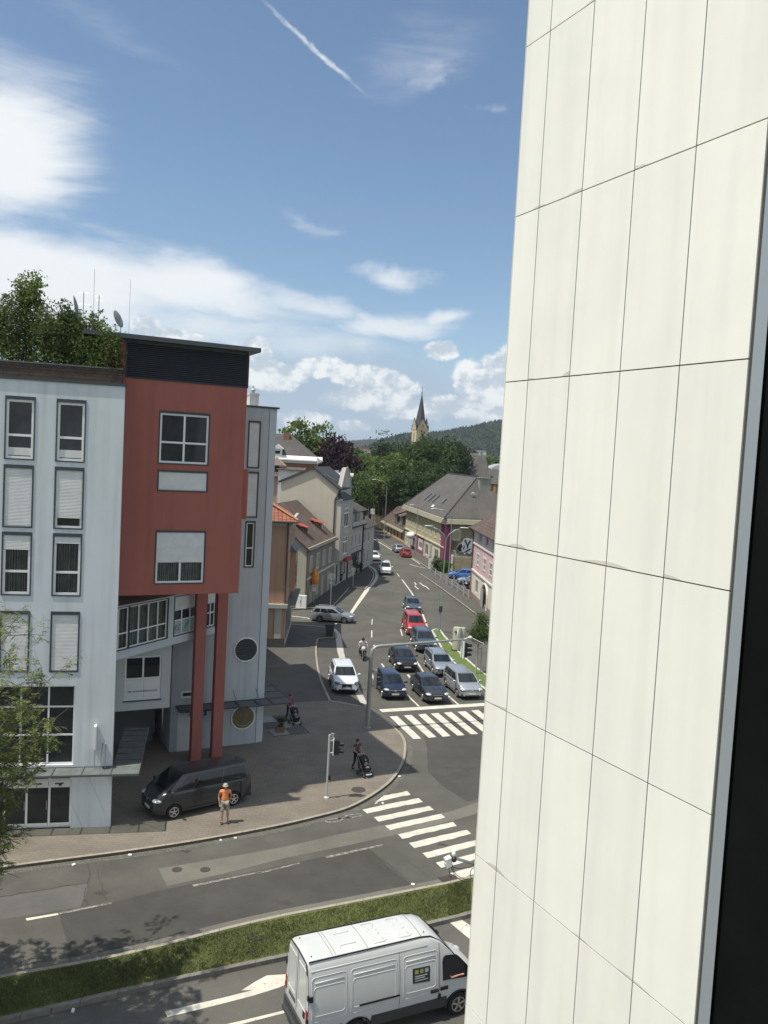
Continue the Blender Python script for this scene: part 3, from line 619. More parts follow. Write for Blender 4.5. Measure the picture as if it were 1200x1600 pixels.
    q = MB(); q.box(-6.5, 1.62, .5, 7.2, 9.32, 22.05); q.box(1.59, 1.619, .003, .5, 9.32, 22.05); q.box(-6.5, 1.59, .2, .5, 9.325, 9.4); Bx.part('rear_walls', q, render_red)
    q = MB()
    for i in range(17): zb = 20.37+i*.099; q.ext([(-4.62, -.02, zb), (-4.62, .06, zb+.06), (-4.62, .06, zb+.09), (-4.62, -.02, zb+.03)], (6.24, 0, 0))
    q.box(-4.64, 1.63, .19, .196, 20.34, 22.04); q.box(-4.66, -4.6, -.03, .19, 20.32, 22.06); q.box(1.6, 1.66, -.03, .19, 20.32, 22.06); q.box(-4.6, 1.6, -.03, .19, 20.31, 20.36)
    Bx.part('louvre', q, mat('louvre_dark', (.03, .035, .045), .5, var=.1))
    q = MB(); q.box(-6.7, 2.12, -.55, 7.6, 22.2, 22.42); Bx.part('roof', q, mat('roof_edge', (.09, .098, .105), .6, var=.12))
    q = MB(); q.box(-6.5, 1.62, .0, 7.3, 22.05, 22.198); Bx.part('soffit', q, anth)
    q = MB(); q.ext([(1.622, .3, 16.0), (1.622, .3, 13.3), (1.622, 2.0, 15.8), (1.622, 2.0, 16.0)], (.35, 0, 0)); Bx.part('fin', q, render_red)
    for x, nm in ((-.27, 0), (.87, 1)):
        q = MB(); q.box(x-.27, x+.27, .25, .79, .1, 10.1); q.box(x-.3, x+.3, .22, .82, .1, .35)
        Cx.part('column', q, render_red2)
    # ---- slanted band of windows under the box
    y65 = Fac(B, sub((-9.09, 46.01)), 65)
    hb = [(-8.3, -7.0, 7.15, 9.2), (-6.95, -4.15, 7.15, 9.2), (-3.62, -.9, 7.15, 9.2), (-.86, -.1, 7.15, 9.2)]
    y65.wall(mat('render_pale', (.5, .54, .57), .9, var=.05, ns=.5, streak=.1), -8.4, 0, 6.7, 9.31, hb, depth=.15)
    for i, h in enumerate(hb):
        n = 2 if i in (0, 3) else 4; vs = [h[0]+(h[1]-h[0])*k/n for k in range(1, n)]
        y65.window(*h, vs=vs, hs=(7.92,), fw=.07, cur=i < 2, blind=8.45 if i >= 2 else None, y=.05, edge=(anth, .04, .03))
    q = MB(); q.poly([(-8.4, 0, 6.7), (0, 0, 6.7), (0, 2, 6.7), (-8.4, 6, 6.7)]); q.poly([(-8.4, 0, 9.31), (0, 0, 9.31), (0, 2, 9.31), (-8.4, 6, 9.31)]); q.poly([(-8.4, 0, 6.7), (-8.4, 6, 6.7), (-8.4, 6, 9.31), (-8.4, 0, 9.31)]); y65.part('rear_walls', q, render_grey2)
    q = MB()
    for a, b in ((-3.57, -2.98), (-2.9, -2.3), (-2.2, -1.6)): q.box(a, b, .085, .09, 7.24, 7.86)
    pn = y65.part('window_panel', q, mat('panel_grey', (.38, .42, .41), .6, var=.1))
    text('KG', .46, (-3.54, .075, 7.36), mat('teal', (.015, .17, .2), .5, var=0), pn)
    q = MB(); q.ext([(-2.75, .08, 7.4), (-2.5, .08, 7.42), (-2.32, .08, 7.62), (-2.3, .08, 7.78), (-2.55, .08, 7.68)], (0, -.004, 0)); q.ext([(-2.9, .082, 7.3), (-2.55, .082, 7.34), (-2.75, .082, 7.36)], (0, -.004, 0)); y65.part('leaf_mark', q, mat('teal_leaf', (.03, .42, .28), .5, var=0), pn)
    # ---- white office bay
    DR = Fac(B, sub((-10.93, 43.68)), 26)
    offw = mat('office_render', (.56, .57, .55), .9, var=.05, ns=.6, streak=.1)
    h = (-2.38, -.5, 3.58, 5.92)
    DR.wall(offw, -6, 0, 3.05, 6.69, [h], depth=.15)
    wd = DR.window(*h, vs=(-1.44,), hs=(4.72,), fw=.09, sill=anth, y=.05)
    q = MB(); q.box(-2.29, -1.49, .03, .052, 3.67, 4.67); q.box(-1.39, -.59, .03, .052, 3.67, 4.67); pp = DR.part('parapet_panel', q, white, wd)
    text('DR. ALEXANDER KLAUS', .142, (-2.2, .02, 4.0), mat('letter_grey', (.06, .06, .065), .6, var=0), pp)
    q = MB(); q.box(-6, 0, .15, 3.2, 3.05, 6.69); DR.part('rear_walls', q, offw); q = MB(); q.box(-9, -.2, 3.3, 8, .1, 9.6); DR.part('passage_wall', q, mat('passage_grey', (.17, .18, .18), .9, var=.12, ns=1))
    # ---- grey tower
    T = Fac(B, sub((-6.53, 47.26)), 26.5)
    rw = [(-1.4, -.8, 16.1, 18.6), (-1.38, -.79, 13.3, 15.75), (-1.33, -.86, 10.45, 12.95)]
    T.wall(render_grey2, -5.19, -.25, .1, 19.45, rw+[(-4.8, -3.9, .12, 2.35), (-4.65, -3.75, 3.12, 3.5)], depth=.22)
    T.window(*rw[0], blind=16.12, edge=(anth, .06, .1), fw=.05); T.window(*rw[1], blind=13.32, edge=(anth, .06, .1), fw=.05); T.window(*rw[2], hs=(11.5,), fw=.07, edge=(anth, .06, .1))
    q = MB(); q.poly([(-.25, -.0, .1), (.22, .12, .1), (.22, .12, 19.45), (-.25, 0, 19.45)]); q.poly([(.22, .12, .1), (.22, 16.5, .1), (.22, 16.5, 19.45), (.22, .12, 19.45)]); q.box(-5.19, .2, .22, 16.5, .1, 19.4)
    q.poly([(-5.19, 0, .1), (-5.19, .22, .1), (-5.19, .22, 19.45), (-5.19, 0, 19.45)]); T.part('rear_walls', q, mat('render_grey_mid', (.48, .51, .53), .9, var=.05, ns=.5, streak=.1))
    q = MB(); q.box(-5.25, .3, -.07, .2, 19.45, 19.55); q.box(.0, .3, .2, 16.5, 19.45, 19.55); T.part('parapet_cap', q, anth)
    q = MB(); q.box(-.262, -.238, -.012, .05, .1, 19.45); T.part('joint', q, anth)
    q = MB(); q.box(-20, -5.3, 3.5, 13.5, .1, 19.0); T.part('courtyard_wing', q, render_grey2); q = MB(); q.box(-16, -.9, 16.55, 23, .1, 19.2); T.part('rear_wing', q, render_grey2)
    for cz, r, m2, rim in ((5.66, .68, mat('round_vent', (.05, .055, .055), .5, wave=('Z', 3.2, (.015, .016, .016), 'SIN')), white), (1.7, .68, mat('round_glass', (.16, .14, .08), .25, var=.3, ns=2), white)):
        q = MB(); q.tube([(-1.05+r*math.cos(t), -.02, cz+r*math.sin(t)) for t in [i*2*PI/32 for i in range(32)]], .045, 8, close=True); f = T.part('round_window', q, rim, smooth=True)
        q = MB(); n = 32; q.poly([(-1.05+r*math.cos(i*2*PI/n), -.012, cz+r*math.sin(i*2*PI/n)) for i in range(n)]); T.part('pane', q, m2, f)
        if cz > 3:
            q = MB(); [q.obox((-1.05, -.03, cz-.55+i*.11), (2*math.sqrt(max(.01, r*r-(-.55+i*.11)**2)), .05, .05), rx=.6) for i in range(11)]; T.part('slats', q, mat('slat_grey', (.075, .08, .08), .6, var=.15), f)
        else:
            q = MB(); q.tube([(-1.05+.5*math.cos(t), -.02, cz+.5*math.sin(t)) for t in [i*2*PI/28 for i in range(28)]], .03, 6, close=True); T.part('ring', q, mat('brass_dull', (.3, .24, .1), .4, metal=.4), f)
    dr = T.window(-4.8, -3.9, .12, 2.35, fr=white, fw=.07, name='door', y=-.04)
    q = MB(); q.box(-4.73, -3.97, -.05, -.02, .19, 2.28); q.box(-4.02, -3.99, -.03, .01, 1.0, 1.3); T.part('door_leaf', q, white, dr)
    q = MB(); q.box(-4.25, -3.3, -.5, -.44, 2.18, 2.5); sg = T.part('door_sign', q, mat('sign_blue', (.03, .12, .35), .5, var=.05))
    q = MB(); q.box(-4.2, -4.08, -.51, -.501, 2.28, 2.42); [q.box(-4.0+i*.1, -3.94+i*.1, -.51, -.501, 2.26, 2.38+.03*(i % 2)) for i in range(6)]; T.part('lettering', q, mat('pale_blue', (.35, .5, .6), .5, var=0), sg)
    T.window(-4.65, -3.75, 3.12, 3.5, fr=white, fw=.09, vs=(), y=-.02, name='vent_window')
    q = MB(); q.box(-4.9, 1.5, -1.15, -.0, 2.69, 2.705); q.box(.3, 1.5, .003, 9, 2.69, 2.705); T.part('canopy_pane', q, canopyg)
    q = MB(); q.box(-4.95, 1.54, -1.2, -1.15, 2.65, 2.72); q.box(-4.95, 1.54, -.05, -.001, 2.65, 2.73); q.box(1.5, 1.54, -1.15, 9, 2.65, 2.72); q.box(-4.95, -4.9, -1.15, -.05, 2.65, 2.72)
    for x in (-3.8, -2.7, -1.6, -.5, .35): q.box(x-.025, x+.025, -1.15, -.05, 2.708, 2.74)
    for y in (1.2, 2.4, 3.6, 4.8, 6, 7.2, 8.4): q.box(.22, 1.5, y-.025, y+.025, 2.708, 2.74)
    for x in (-2.6, -1.7, -.35): q.tube([(x, 0, 3.35), (x, -1.1, 2.72)], .015, 6)
    T.part('canopy_frame', q, anth)
    q = MB(); q.box(-3.35, -2.9, -.05, -.0, .1, 3.1); T.part('downpipe', q, anth) if False else None
    # chimney on the tower
    q = MB(); q.box(-.6, -.05, 2.8, 3.4, 19.4, 20.45); q.box(-.65, 0, 2.75, 3.45, 20.33, 20.4); ch = T.part('chimney', q, mat('chimney_white', (.5, .5, .48), .9, var=.2, ns=5))
    q = MB(); q.lathe([(.1, 20.45), (.1, 20.6), (.2, 20.63), (.05, 20.75), (.04, 20.9)], (-.32, 3.1, 0), 12); T.part('cowl', q, metal, ch)
    return B
def text(s, size, loc, m, parent, rx=90, rz=0, depth=.003, align='LEFT'):
    cu = bpy.data.curves.new('lettering', 'FONT'); cu.body = s; cu.size = size; cu.extrude = depth; cu.align_x = align
    o = bpy.data.objects.new('lettering', cu); COL.objects.link(o); bpy.context.view_layer.update()
    me = bpy.data.meshes.new_from_object(o.evaluated_get(bpy.context.evaluated_depsgraph_get())); bpy.data.objects.remove(o)
    me.materials.clear(); me.materials.append(m)
    o = link('lettering', me, parent, loc); o.rotation_euler = (RAD(rx), 0, RAD(rz)); return o
apartment_building()

# ---- the pale tiled wall of the photographer's own building, and its window frame
def own_building():
    d = Vector((-math.sin(RAD(27.2)), math.cos(RAD(27.2)), 0)); ang = math.degrees(math.atan2(d.y, d.x))   # along the wall, away from the camera
    nrm = Vector((math.cos(RAD(27.2)), math.sin(RAD(27.2)), 0)); p = 9.3; foot = nrm*p
    B = thing('office_building', 'tall pale tiled office wall filling the right side of the picture beside the window', 'building', (foot.x, foot.y, 0))
    # outward faces the camera: local x must run towards the camera with -y outward
    wf = Fac(B, (0, 0), ang+180)   # x towards camera; -y = away?  checked below
    n2 = Vector((math.sin(wf.a), -math.cos(wf.a), 0)); sgn = 1 if n2.dot(nrm) < 0 else -1
    tile = mat('facade_tile', (.80, .795, .73), .55, var=.035, ns=.7, streak=.07, broad=.025, spec=.4, island=.025)
    stain = mat('facade_stain', (.47, .46, .39), .8, var=.1)
    xs = [-13.3, -12.58, -11.4, -10.17, -8.94, -7.745]
    zr = [12.34+3.12*k for k in range(-4, 8)]
    q = MB(); q.box(xs[0]+.01, -6.9, .03, 6, -.4, 34.1); wf.part('wall_core', q, mat('joint_dark', (.06, .058, .05), .9, var=.1))
    q = MB(); g = .010
    for i in range(len(xs)-1):
        for j in range(len(zr)-1): q.box(xs[i]+g, xs[i+1]-g, 0, .028, zr[j]+g, zr[j+1]-g)
    q.box(xs[0]-.0, xs[0]+.008, -.012, 6, 0, 33.9)
    wf.part('facade_panel', q, tile)
    # grime along the lower edges of the panels, strongest at the corners
    r = random.Random(4); gm = mat('grime', (.45, .43, .35), .8, var=.3, ns=9, trans=('grime', .72))
    for j in range(1, len(zr)-1):
        for i in range(1, len(xs)-1):
            if r.random() < .25: continue
            wv = r.uniform(.3, .62); hv = r.uniform(.03, .08); z = zr[j]+g
            for x, s in ((xs[i]-g, -1), (xs[i]+g, 1)):
                if r.random() < .35: continue
                w2 = wv*r.uniform(.5, 1); k = [(x, -.0015, z), (x+s*w2, -.0015, z), (x+s*w2*.8, -.0015, z+hv*.35), (x+s*w2*.45, -.0015, z+hv*.75), (x, -.0015, z+hv)]; wf.part('grime', MB().poly(k), gm)
    # metal corner strip, return wall and dark window reveal next to the photographer
    fr = Vector((.62, .62*0, 0))
    def edge(px0, py0, dist):   # plan position of a vertical edge seen at a pixel
        dd = ray(px0, py0); k = dist/math.hypot(dd.x, dd.y); return Vector((dd.x*k, dd.y*k, 0))
    a = edge(1174, 580, .60); b = edge(1193, 580, .586); c = edge(1400, 600, .55)
    k = Vector((foot.x, foot.y, 0))
    q = MB(); q.prism([(v-k)[:2] for v in (a, b, b+(b.normalized()*.05), a+(a.normalized()*.05))], H-1.6, H+1.6)
    q.build('window_frame', mat('window_alu', (.34, .375, .41), .45, metal=.25, var=.04), B)
    q = MB(); b2 = b+b.normalized()*.004; q.prism([(v-k)[:2] for v in (b2, c, c+c.normalized()*.05, b2+b2.normalized()*.03)], H-1.6, H+1.6)
    q.build('window_seal', mat('seal_black', (.006, .007, .007), .9, var=.5, ns=6, spec=.05), B)
    # floodlight / sensor arm fixed to the far edge
    return B
own_building()
# ------------------------------------------------------------------ the other houses
slate = mat('roof_slate', (.085, .08, .074), .85, brick=(.5, .3, (.07, .066, .062), (.05, .047, .044), .02, .5), plane='xy', var=.2, ns=.5)
slate_dark = mat('roof_dark_tile', (.04, .042, .046), .7, brick=(.4, .35, (.055, .057, .062), (.02, .02, .022), .04, .5), var=.2, ns=1)
tile_red = mat('roof_red_tile', (.34, .12, .06), .85, brick=(.34, .42, (.27, .1, .055), (.12, .045, .03), .04, .0), var=.2, ns=2)
tile_brown = mat('roof_brown_tile', (.135, .088, .07), .9, brick=(.3, .35, (.10, .075, .063), (.055, .04, .035), .03, .5), var=.55, ns=1.6, broad=.2)
def plaster(n, c, st=.12): return mat(n, c, .92, var=.07, ns=.6, streak=st, bump=.1, bs=40)
def roofpoly(q, *ps):
    for p in ps: q.poly(p)
def thick(q, p, t=.14):   # roof slab: polygon with thickness
    n = len(p); v = [Vector(a) for a in p]; nn = (v[1]-v[0]).cross(v[2]-v[0]).normalized(); nn = nn if nn.z > 0 else -nn
    q.ext([a-nn*t for a in v], nn*t)
def hip(fc, x0, x1, y0, y1, ze, zr, m, ov=.5, name='roof', hipx0=True, hipx1=True):
    X0, X1, Y0, Y1 = x0-ov, x1+ov, y0-ov, y1+ov; hw = (Y1-Y0)/2; ym = (Y0+Y1)/2
    a = X0+(hw if hipx0 else 0); b = X1-(hw if hipx1 else 0)
    if a > b: a = b = (X0+X1)/2
    q = MB(); A, Bp = (a, ym, zr), (b, ym, zr)
    thick(q, [(X0, Y0, ze), (X1, Y0, ze), Bp, A] if a != b else [(X0, Y0, ze), (X1, Y0, ze), A]); thick(q, [(X1, Y1, ze), (X0, Y1, ze), A, Bp] if a != b else [(X1, Y1, ze), (X0, Y1, ze), A])
    if hipx0: thick(q, [(X0, Y1, ze), (X0, Y0, ze), A])
    if hipx1: thick(q, [(X1, Y0, ze), (X1, Y1, ze), Bp])
    return fc.part(name, q, m)

def house_salmon():
    m1 = plaster('render_salmon', (.42, .26, .165), .2); trim = plaster('trim_pale', (.42, .40, .35))
    B = thing('town_house', 'salmon corner house with a red tiled hip roof directly behind the grey tower', 'building', (-8.04, 71.18, 0))
    Fr = Fac(B, (0, 0), 10); St = Fac(B, (0, 0), 93)
    Fr.wall(m1, -9, 0, 3.9, 10.9); q = MB(); q.box(-9, .0, -.04, .02, 10.7, 11.2); Fr.part('cornice', q, trim); q = MB(); q.box(-9, .12, -.35, .0, 3.6, 3.95); Fr.part('ledge', q, trim)
    Fr.wall(m1, -9, 0, .1, 3.9, name='ground_floor_wall'); q = MB(); q.box(-9, 0, -.05, 0, .1, .9); Fr.part('plinth', q, mat('plinth_dark', (.07, .07, .068), .9, var=.2)); q = MB(); q.box(-.95, -.35, -.06, .0, .9, 3.6); Fr.part('pilaster', q, trim)
    hs = [(.9, 1.9, 5, 6.9), (.9, 1.9, 8.2, 10), (7.6, 8.6, 5, 6.9), (7.6, 8.6, 8.2, 10), (3.2, 4.2, 8.9, 10.2), (5, 6, 8.9, 10.2)]
    St.wall(m1, 0, 9.8, 3.9, 10.9, hs)
    for h in hs:
        St.window(*h, vs=((h[0]+h[1])/2,), hs=(h[3]-.55,), edge=(trim, .14, .16), sill=trim)
    hg = [(.6+i*1.9, 2.1+i*1.9, .5, 3.2) for i in range(4)]; St.wall(trim, 0, 9.8, .1, 3.9, hg, name='ground_floor_wall')
    for h in hg: St.window(*h, fr=anth, fw=.08, name='shop_window')
    q = MB(); q.box(-.1, 9.9, -.75, 0, 3.6, 3.75); q.box(-.1, 9.9, -.2, 0, 3.75, 3.95); St.part('ledge', q, mat('ledge_grey', (.13, .13, .12), .7, var=.2))
    q = MB(); q.box(0, 9.8, -.25, 0, 10.7, 11.2); St.part('cornice', q, trim); q = MB(); q.box(2.7, 6.2, -.5, 0, 4.6, 8.2); St.part('oriel', q, m1)
    q = MB(); q.ext([(2.4, -.65, 8.2), (2.4, 0, 8.2), (2.4, 0, 8.8)], (4.1, 0, 0)); St.part('oriel_roof', q, mat('lead_grey', (.13, .125, .115), .6, var=.2))
    q = MB(); [q.box(a, a+.8, -.52, -.5, 5.1, 7.2) for a in (3.0, 4.9)]; St.part('oriel_window', q, glassd)
    q = MB(); q.box(-9, -.05, .25, 9.7, .1, 10.9); Fr.part('rear_walls', q, m1)
    hip(Fr, -9, 0, 0, 9.8, 11.2, 14.2, tile_red, ov=.7)
    q = MB(); q.tube([(-.12, -.1, 11.1), (-.12, -.08, 3.95)], .06, 8); q.tube([(-9.7, -.72, 11.12), (.7, -.72, 11.12), (.7, 10.4, 11.12)], .08, 8); Fr.part('gutter', q, mat('copper_brown', (.09, .06, .05), .6, var=.2))
    q = MB(); q.tube([(.65, -.65, 11.32), (-4.5+.1, 4.9-1, 14.1)], .09, 6); Fr.part('hip_tiles', q, mat('hip_tile_pale', (.42, .22, .13), .85, var=.2))
    q = MB(); q.box(-4.2, -3.3, 5.5, 6.3, 12.5, 15.1); q.box(-4.3, -3.2, 5.4, 6.4, 15.1, 15.25); Fr.part('chimney', q, tile_brown)
house_salmon()

def house_low():
    m1 = plaster('render_beige', (.36, .34, .28)); m2 = plaster('render_taupe', (.20, .195, .175), .25); trim = plaster('trim_sand', (.55, .53, .46))
    B = thing('low_house', 'low taupe house with a brown tiled roof and red dormer caps', 'building', (-8.19, 90.68, 0))
    St = Fac(B, (0, 0), 81.8); G = Fac(B, (0, 0), -8.2)
    hs = [(1.6+i*3.35, 2.7+i*3.35, 3.85, 5.5) for i in range(4)]; hg = [(2.0, 3.6, .1, 2.3), (5.2, 6.6, .6, 2.4), (8.0, 9.4, .1, 2.5), (11.3, 12.8, .1, 2.6)]
    St.wall(m2, 0, 15, .1, 6.7, hs+hg, depth=.2)
    for h in hs: St.window(*h, vs=((h[0]+h[1])/2,), edge=(trim, .12, .12), gl=glassd)
    for i, h in enumerate(hg): St.window(*h, fr=anth if i != 1 else wframe, fw=.1, name='door' if h[2] < .3 else 'window')
    q = MB(); q.box(0, 15, -.1, 0, 3.1, 3.28); St.part('string_course', q, trim); q = MB(); q.box(0, 15, -.18, 0, 6.5, 6.7); St.part('cornice', q, trim)
    hw = 5.2
    q = MB(); q.poly([(-2*hw, 0, .1), (0, 0, .1), (0, 0, 6.7), (-hw, 0, 11.0), (-2*hw, 0, 6.7)]); G.part('gable_wall', q, m1)
    q = MB(); q.box(-2*hw, -.02, .02, 15, .1, 6.65); G.part('rear_walls', q, m1)
    q = MB(); thick(q, [(.45, -.35, 6.4), (.45, 14.95, 6.4), (-hw, 14.95, 11.08), (-hw, -.35, 11.08)], .16); thick(q, [(-2*hw-.4, 14.95, 6.4), (-2*hw-.4, -.35, 6.4), (-hw, -.35, 11.08), (-hw, 14.95, 11.08)], .16); rf = G.part('roof', q, tile_brown)
    for y in (4.2, 11.6):
        q = MB(); q.box(-2.2, -1.2, y-.5, y+.5, 7.2, 8.6); d = G.part('dormer', q, tile_brown)
        q = MB(); q.ext([(-2.5, y-.7, 9.0), (-2.5, y+.7, 9.0), (-1.0, y+.7, 8.55), (-1.0, y-.7, 8.55)], (0, 0, .08)); G.part('dormer_cap', q, mat('red_sheet', (.38, .07, .045), .55, var=.15), d)
    q = MB(); q.tube([(.42, -.35, 6.42), (.42, 15, 6.42)], .08, 8); q.tube([(.05, -.08, 6.3), (.05, -.08, .1)], .06, 8); G.part('gutter', q, mat('copper_brown'))
    q = MB(); q.box(-1.6, -.3, -1.0, -.95, 2.7, 3.0) if False else q.box(-2.3, -1.2, -.12, -.06, 2.8, 3.15); G.part('street_sign', q, mat('sign_navy', (.03, .06, .15), .4, var=.1))
    # white connection cabinet
    cb = thing('utility_cabinet', 'white street cabinet against the beige gable of the low house', 'cabinet', at(470.5, 950, .12), RAD(-8))
    q = MB(); q.box(-.55, .55, -.2, .2, .08, 1.42); q.build('body', white, cb); q = MB(); q.box(-.6, .6, -.24, .24, 0, .08); q.build('plinth', trim, cb); q = MB(); q.box(-.02, .02, -.215, -.2, .15, 1.3); q.box(-.12, -.08, -.23, -.2, .65, .85); q.build('door_gap', anth, cb)
house_low()

def house_tall():
    cream = plaster('render_cream', (.50, .46, .37), .05); grey = plaster('render_stone', (.37, .365, .33)); pale = plaster('trim_cream', (.47, .455, .40))
    B = thing('tall_house', 'tall cream gabled house with a grey bay front, pointed bay roof and curved street gable', 'building', (-5.99, 106.07, 0))
    St = Fac(B, (0, 0), 80); G = Fac(B, (0, 0), -8)
    q = MB(); q.poly([(-7.6, 0, .1), (0, 0, .1), (0, 0, 12.9), (-3.3, 0, 15.2), (-7.6, 0, 13.4)]); G.part('gable_wall', q, cream)
    q = MB(); q.box(-7.6, -.05, .02, 9.5, .1, 12.85); G.part('rear_walls', q, cream)
    q = MB(); thick(q, [(.35, -.3, 12.75), (.35, 9.5, 12.75), (-3.3, 9.5, 15.45), (-3.3, -.3, 15.45)], .22); thick(q, [(-7.9, 9.5, 13.35), (-7.9, -.3, 13.35), (-3.3, -.3, 15.45), (-3.3, 9.5, 15.45)], .22); G.part('roof', q, slate_dark)
    q = MB(); q.tube([(.2, -.05, 12.7), (-.05, -.08, 12.0), (-.35, -.1, 11.4), (-.35, -.1, .2)], .09, 8); G.part('downpipe', q, mat('copper_brown'))
    q = MB(); q.tube([(-1.9, .2, 14.55), (-.2, 3.5, 13.3)], .05, 6); G.part('roof_ladder', q, metal)
    hs = [(2.2, 5.0, 4.0, 6.4), (2.2, 5.0, 7.6, 10.2)]; hg = [(1.0, 2.2, .1, 3.0), (3.4, 4.6, .1, 3.0), (5.6, 6.7, .9, 3.0)]
    St.wall(grey, 0, 7.3, 3.6, 11.1, hs, y=-.5); St.wall(grey, 0, 7.3, .1, 3.6, hg, name='ground_floor_wall')
    for h in hs:
        St.window(h[0], h[1], h[2], h[3], vs=((h[0]+h[1])/2,), hs=(h[3]-.7,), fw=.16, y=-.42, edge=(pale, .2, .2))
    for h in hg: St.window(*h, fr=wframe, fw=.1, name='door' if h[2] < .3 else 'window')
    q = MB(); q.poly([(0, -.5, 3.6), (0, 0, 3.6), (0, 0, 11.1), (0, -.5, 11.1)]); q.poly([(7.3, -.5, 3.6), (7.3, 0, 3.6), (7.3, 0, 11.1), (7.3, -.5, 11.1)]); q.box(0, 7.3, -.5, -.01, 3.45, 3.6); q.box(-.1, 7.4, -.65, .05, 11.1, 11.25); q.box(2.6, 4.6, -.53, -.5, 6.8, 7.2); q.obox((3.6, -.52, 7.0), (1.2, .04, .35)); St.part('bay_trim', q, pale)
    q = MB(); a = (1.2, .35, 12.9)
    for p in ([(-.2, -.75, 11.25), (7.5, -.75, 11.25), a], [(-.2, .3, 11.25), (-.2, -.75, 11.25), a], [(7.5, -.75, 11.25), (7.5, .3, 11.25), a]): q.poly(p)
    St.part('bay_roof', q, slate_dark)
    prof = [(1.4, 11.1), (7.2, 11.1), (7.2, 12.2), (6.7, 13.0), (6.3, 14.2), (5.6, 15.1), (4.6, 15.5), (3.4, 15.4), (2.4, 14.2), (1.4, 12.9)]
    q = MB(); q.ext([(x, -.05, z) for x, z in prof], (0, .5, 0)); St.part('street_gable', q, grey); q = MB(); q.tube([(x, -.05, z) for x, z in prof[1:]], .09, 6); q.box(4.1, 4.6, -.08, -.04, 12.9, 14.2); St.part('gable_trim', q, pale)
    q = MB(); q.box(2.6, 5.6, -1.0, -.5, 3.1, 3.55); St.part('shop_sign', q, mat('sign_red', (.3, .02, .03), .5, var=.1))
    return
house_tall()

def house_next():
    wall_ = plaster('render_offwhite', (.42, .41, .37)); dk = mat('timber_dark', (.05, .045, .04), .8, var=.2)
    B = thing('cafe_house', 'off-white three storey house with a recessed balcony and dark scrollwork by the bend', 'building', (-4.55, 114.03, 0))
    St = Fac(B, (0, 0), 78.3)
    hs = [(1.2, 2.2, 4.2, 6.1), (3.4, 4.4, 4.2, 6.1), (5.6, 6.6, 4.2, 6.1)]; hg = [(.8, 1.8, .9, 2.8), (5.8, 6.8, .1, 2.6)]
    St.wall(wall_, 0, 8, .1, 7.1, hs+hg)
    for h in hs+hg: St.window(*h, vs=((h[0]+h[1])/2,), sill=dk, fw=.09)
    St.wall(wall_, .8, 7.6, 7.3, 9.3, [(1.6, 2.6, 7.5, 9.0), (4.6, 5.6, 7.5, 9.0)], y=.5)
    for a in (1.6, 4.6): St.window(a, a+1, 7.5, 9.0, y=.6)
    q = MB(); q.box(-.1, 8.1, -.5, .5, 7.1, 7.3); q.box(0, 8, -.3, 0, 3.3, 3.45); St.part('balcony_slab', q, dk)
    q = MB(); q.box(.1, 7.9, -.42, -.36, 7.3, 7.95); q.box(-.05, .05, -.42, .5, 7.3, 9.3); St.part('balustrade', q, wall_)
    q = MB(); q.box(.02, 7.98, .7, 9, .1, 9.3); St.part('rear_walls', q, wall_)
    hip(St, 0, 8, 0, 9, 9.3, 12.4, slate, ov=.5)
    q = MB(); q.box(-.8, .6, 2.0, 4.6, 9.3, 13.0); St.part('stair_tower', q, plaster('render_stone', (.34, .335, .30))); q = MB(); q.box(-1, .8, 1.8, 4.8, 13.0, 13.15); St.part('tower_roof', q, anth)
    q = MB(); q.tube([(7.7, -.1, 9.2), (7.7, -.1, .1)], .12, 8); St.part('downpipe', q, dk)
    q = MB(); rr = random.Random(2)
    for cx, cz, r in ((3.2, 2.2, .75), (4.6, 2.9, .6), (2.2, 2.9, .45), (3.9, 1.2, .5), (4.9, 1.6, .4), (3.2, 2.2, .35)): q.tube([(cx+r*math.cos(t), -.12, cz+r*math.sin(t)) for t in [i*2*PI/18 for i in range(18)]], .07, 6, close=True)
    q.tube([(3.2, -.12, .4), (3.2, -.12, 3.2)], .07, 6); q.tube([(1.6, -.12, 1.8), (5.4, -.12, 2.4)], .06, 6); St.part('scrollwork', q, dk)
    B2 = thing('small_house', 'small pale house under a dark hipped roof where the street bends out of sight', 'building', (-2.95, 123.2, 0))
    S2 = Fac(B2, (0, 0), 80); hs = [(1, 2.2, .9, 2.7), (1, 2.2, 4, 5.6), (4, 5.2, .9, 2.7), (4, 5.2, 4, 5.6)]
    S2.wall(wall_, 0, 9, .1, 6.4, hs); [S2.window(*h, vs=((h[0]+h[1])/2,)) for h in hs]
    q = MB(); q.box(0, 9, .25, 9, .1, 6.4); S2.part('rear_walls', q, wall_); q = MB(); q.poly([(0, 0, .1), (0, .3, .1), (0, .3, 6.4), (0, 0, 6.4)]); S2.part('end_wall', q, wall_)
    hip(S2, 0, 9, 0, 9, 6.4, 10.2, slate, ov=.5)
house_next()

